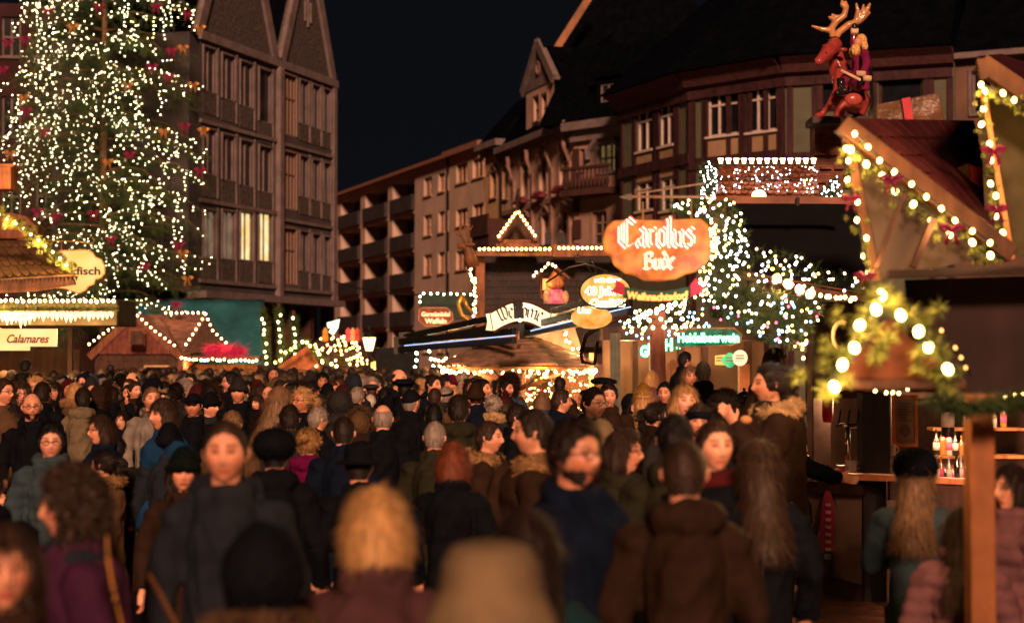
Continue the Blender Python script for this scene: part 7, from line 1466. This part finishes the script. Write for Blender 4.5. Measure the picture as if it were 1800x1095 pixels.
for y, x in cand:
    px = 900 + 3000 * x / y
    if px > 1075 + (y < 11) * 280 or (y > 27 and px > 840) or (px > 1240): continue
    if px > 900 and y > 18.5: continue
    if not free(x, y, .5 if y < 20 else .47 if y < 30 else .52): continue
    if y < 16 and rg.random() < .35 and y > 9: pass
    # keep the chosen figures in front visible: leave the sight lines to them open
    s = 3000 / y; z = rg.gauss(1.535, .05); py = HY + (H - z) * s
    blocked = any(sb < s * .97 and ((abs(px - hx) < .12 * s + .1 * sb and HY + (H - z - .13) * s < hy + .12 * sb) or (abs(px - hx) < .25 * s + .07 * sb and HY + (H - z + .26) * s < hy + .1 * sb)) for hx, hy, sb in HEADS[:NH])
    if blocked: continue
    taken.append((x, y))
    if made >= LIM or y > 33: stuffp.append((x, y, z)); continue
    fem = rg.random() < .5; hat = None; hair = rg.choice(['long', 'bob', 'tail', 'bun', 'bangs', 'bob', 'long']) if fem else rg.choice(['short', 'short', 'crop', 'swept', 'balding', 'short'])
    q = rg.random(); hc = rg.choice(hcs); cc = rg.choice(ccs); hatc = rg.choice(['black', 'grey', 'charcoal', 'red', 'navy', 'cream', 'green'])
    if q < .12: hat = 'beanie'
    elif q < .17: hat = 'cap'
    elif q < .2: hat = 'beret'
    elif q < .26: hat = 'hood'; hatc = cc
    elif q < .29: hat = 'furhood'; hatc = 'brown'
    if hat in ('hood', 'furhood'): hair = None
    elif hat and hair in ('short', 'swept', 'bun', 'tail'): hair = 'crop'
    a = rg.choice([180, 180, 165, 200, 90, -90, 60, -60, 20, -20, 0, 30, -35, 10, 120, -120]) + rg.uniform(-14, 14)
    vw = 'facing us' if abs(a) < 35 else 'from behind' if abs(a) > 145 else 'turned right' if a > 0 else 'turned left'
    an = next((n for u, v, n in ANCH if u <= px < v), 'at the left edge')
    rowd = 'near rows' if y < 14 else 'middle rows' if y < 22 else 'far rows'
    hd = {'beanie': hatc + ' beanie', 'cap': hatc + ' cap', 'beret': hatc + ' beret', 'hood': 'raised %s hood' % cc, 'furhood': 'brown fur hood'}.get(hat) or {'short': 'short %s hair', 'crop': 'cropped %s hair', 'swept': 'swept %s hair', 'balding': 'thinning %s hair', 'long': 'long %s hair', 'bob': '%s bob', 'tail': '%s ponytail', 'bun': '%s hair bun', 'bangs': 'fringed %s hair'}[hair] % hc
    lb = '%s, %s coat, %s %s, %s' % (hd, cc, vw, rowd, an)
    n_ = 0
    while lb in used:
        n_ += 1; cc = ccs[(ccs.index(cc) + 1 + n_) % len(ccs)] if cc in ccs else 'black'; lb = '%s, %s coat, %s %s, %s' % (hd if hat != 'hood' else 'raised %s hood' % cc, cc, vw, rowd, an)
        if n_ > 8: break
        if hat == 'hood': hatc = cc
    if lb in used: stuffp.append((x, y, z)); continue
    used.add(lb); made += 1
    person(px, py, s, a, lb, hair, hc, rg.choice(['coat', 'jacket', 'hooded', 'puffer', 'coat', 'jacket']), cc, hat, hatc, fem=int(fem), yaw=rg.choice((0, 0, 23, -23)), arms=rg.choice((('down', 'down'), ('down', 'down'), ('pocket', 'pocket'), ('chest', 'down'))), lean=rg.uniform(-2.5, 3.5), skin=rg.choice([0, 0, 1, 3, 2]), extra=tuple(e for e in (('scarf_' + rg.choice(['grey', 'red', 'tan', 'charcoal']),) if rg.random() < .2 else ()) + (('glasses',) if rg.random() < .15 and y < 20 else ())))
NPEOPLE = NPEOPLE
# the far rows as one crowd: small figures with head, hair and coat
b = MB(); cmats = [SKIN[0], cm('black'), cm('navy'), cm('brown'), hm('dark'), hm('brown'), hm('fair'), cm('grey'), cm('charcoal')]
y_ = 33.0
while y_ < 46:
    for _ in range(22):
        x = rg.uniform(-.31, -.02 if y_ > 27 else .1) * y_
        if free(x, y_, .42): taken.append((x, y_)); stuffp.append((x, y_, rg.gauss(1.52, .05)))
    y_ += .55
for x, y, z in stuffp:
    t = rg.uniform(0, 6.28); fx, fy = math.sin(t), -math.cos(t); co_ = rg.choice([1, 1, 2, 3, 7, 8]); hr = rg.choice([4, 4, 4, 5, 5, 6]); k = z / 1.6
    b.ball((x, y, z), (.08, .09, .115), 12, 8, 0); b.ball((x - fx * .025, y - fy * .025, z + .03), (.098, .1, .115), 12, 8, hr)
    if rg.random() < .3: b.ball((x - fx * .05, y - fy * .05, z - .06), (.09, .08, .13), 10, 7, hr)
    b.lathe((x, y, 0), [(.14, .02), (.17, .5), (.2, .9), (.19, 1.1), (.22, 1.3 * k), (.2, 1.4 * k), (.09, 1.47 * k), (.07, z - .06)], 14, co_, sx=1 if abs(fy) > .6 else .7, sy=.7 if abs(fy) > .6 else 1)
if stuffp: tag(b.build('crowd', cmats, smooth=True), 'mass of people far back in the crowd before the gabled hut and deer hut', 'crowd', kind='stuff')
print('PEOPLE', made, len(stuffp), len(NPEOPLE))
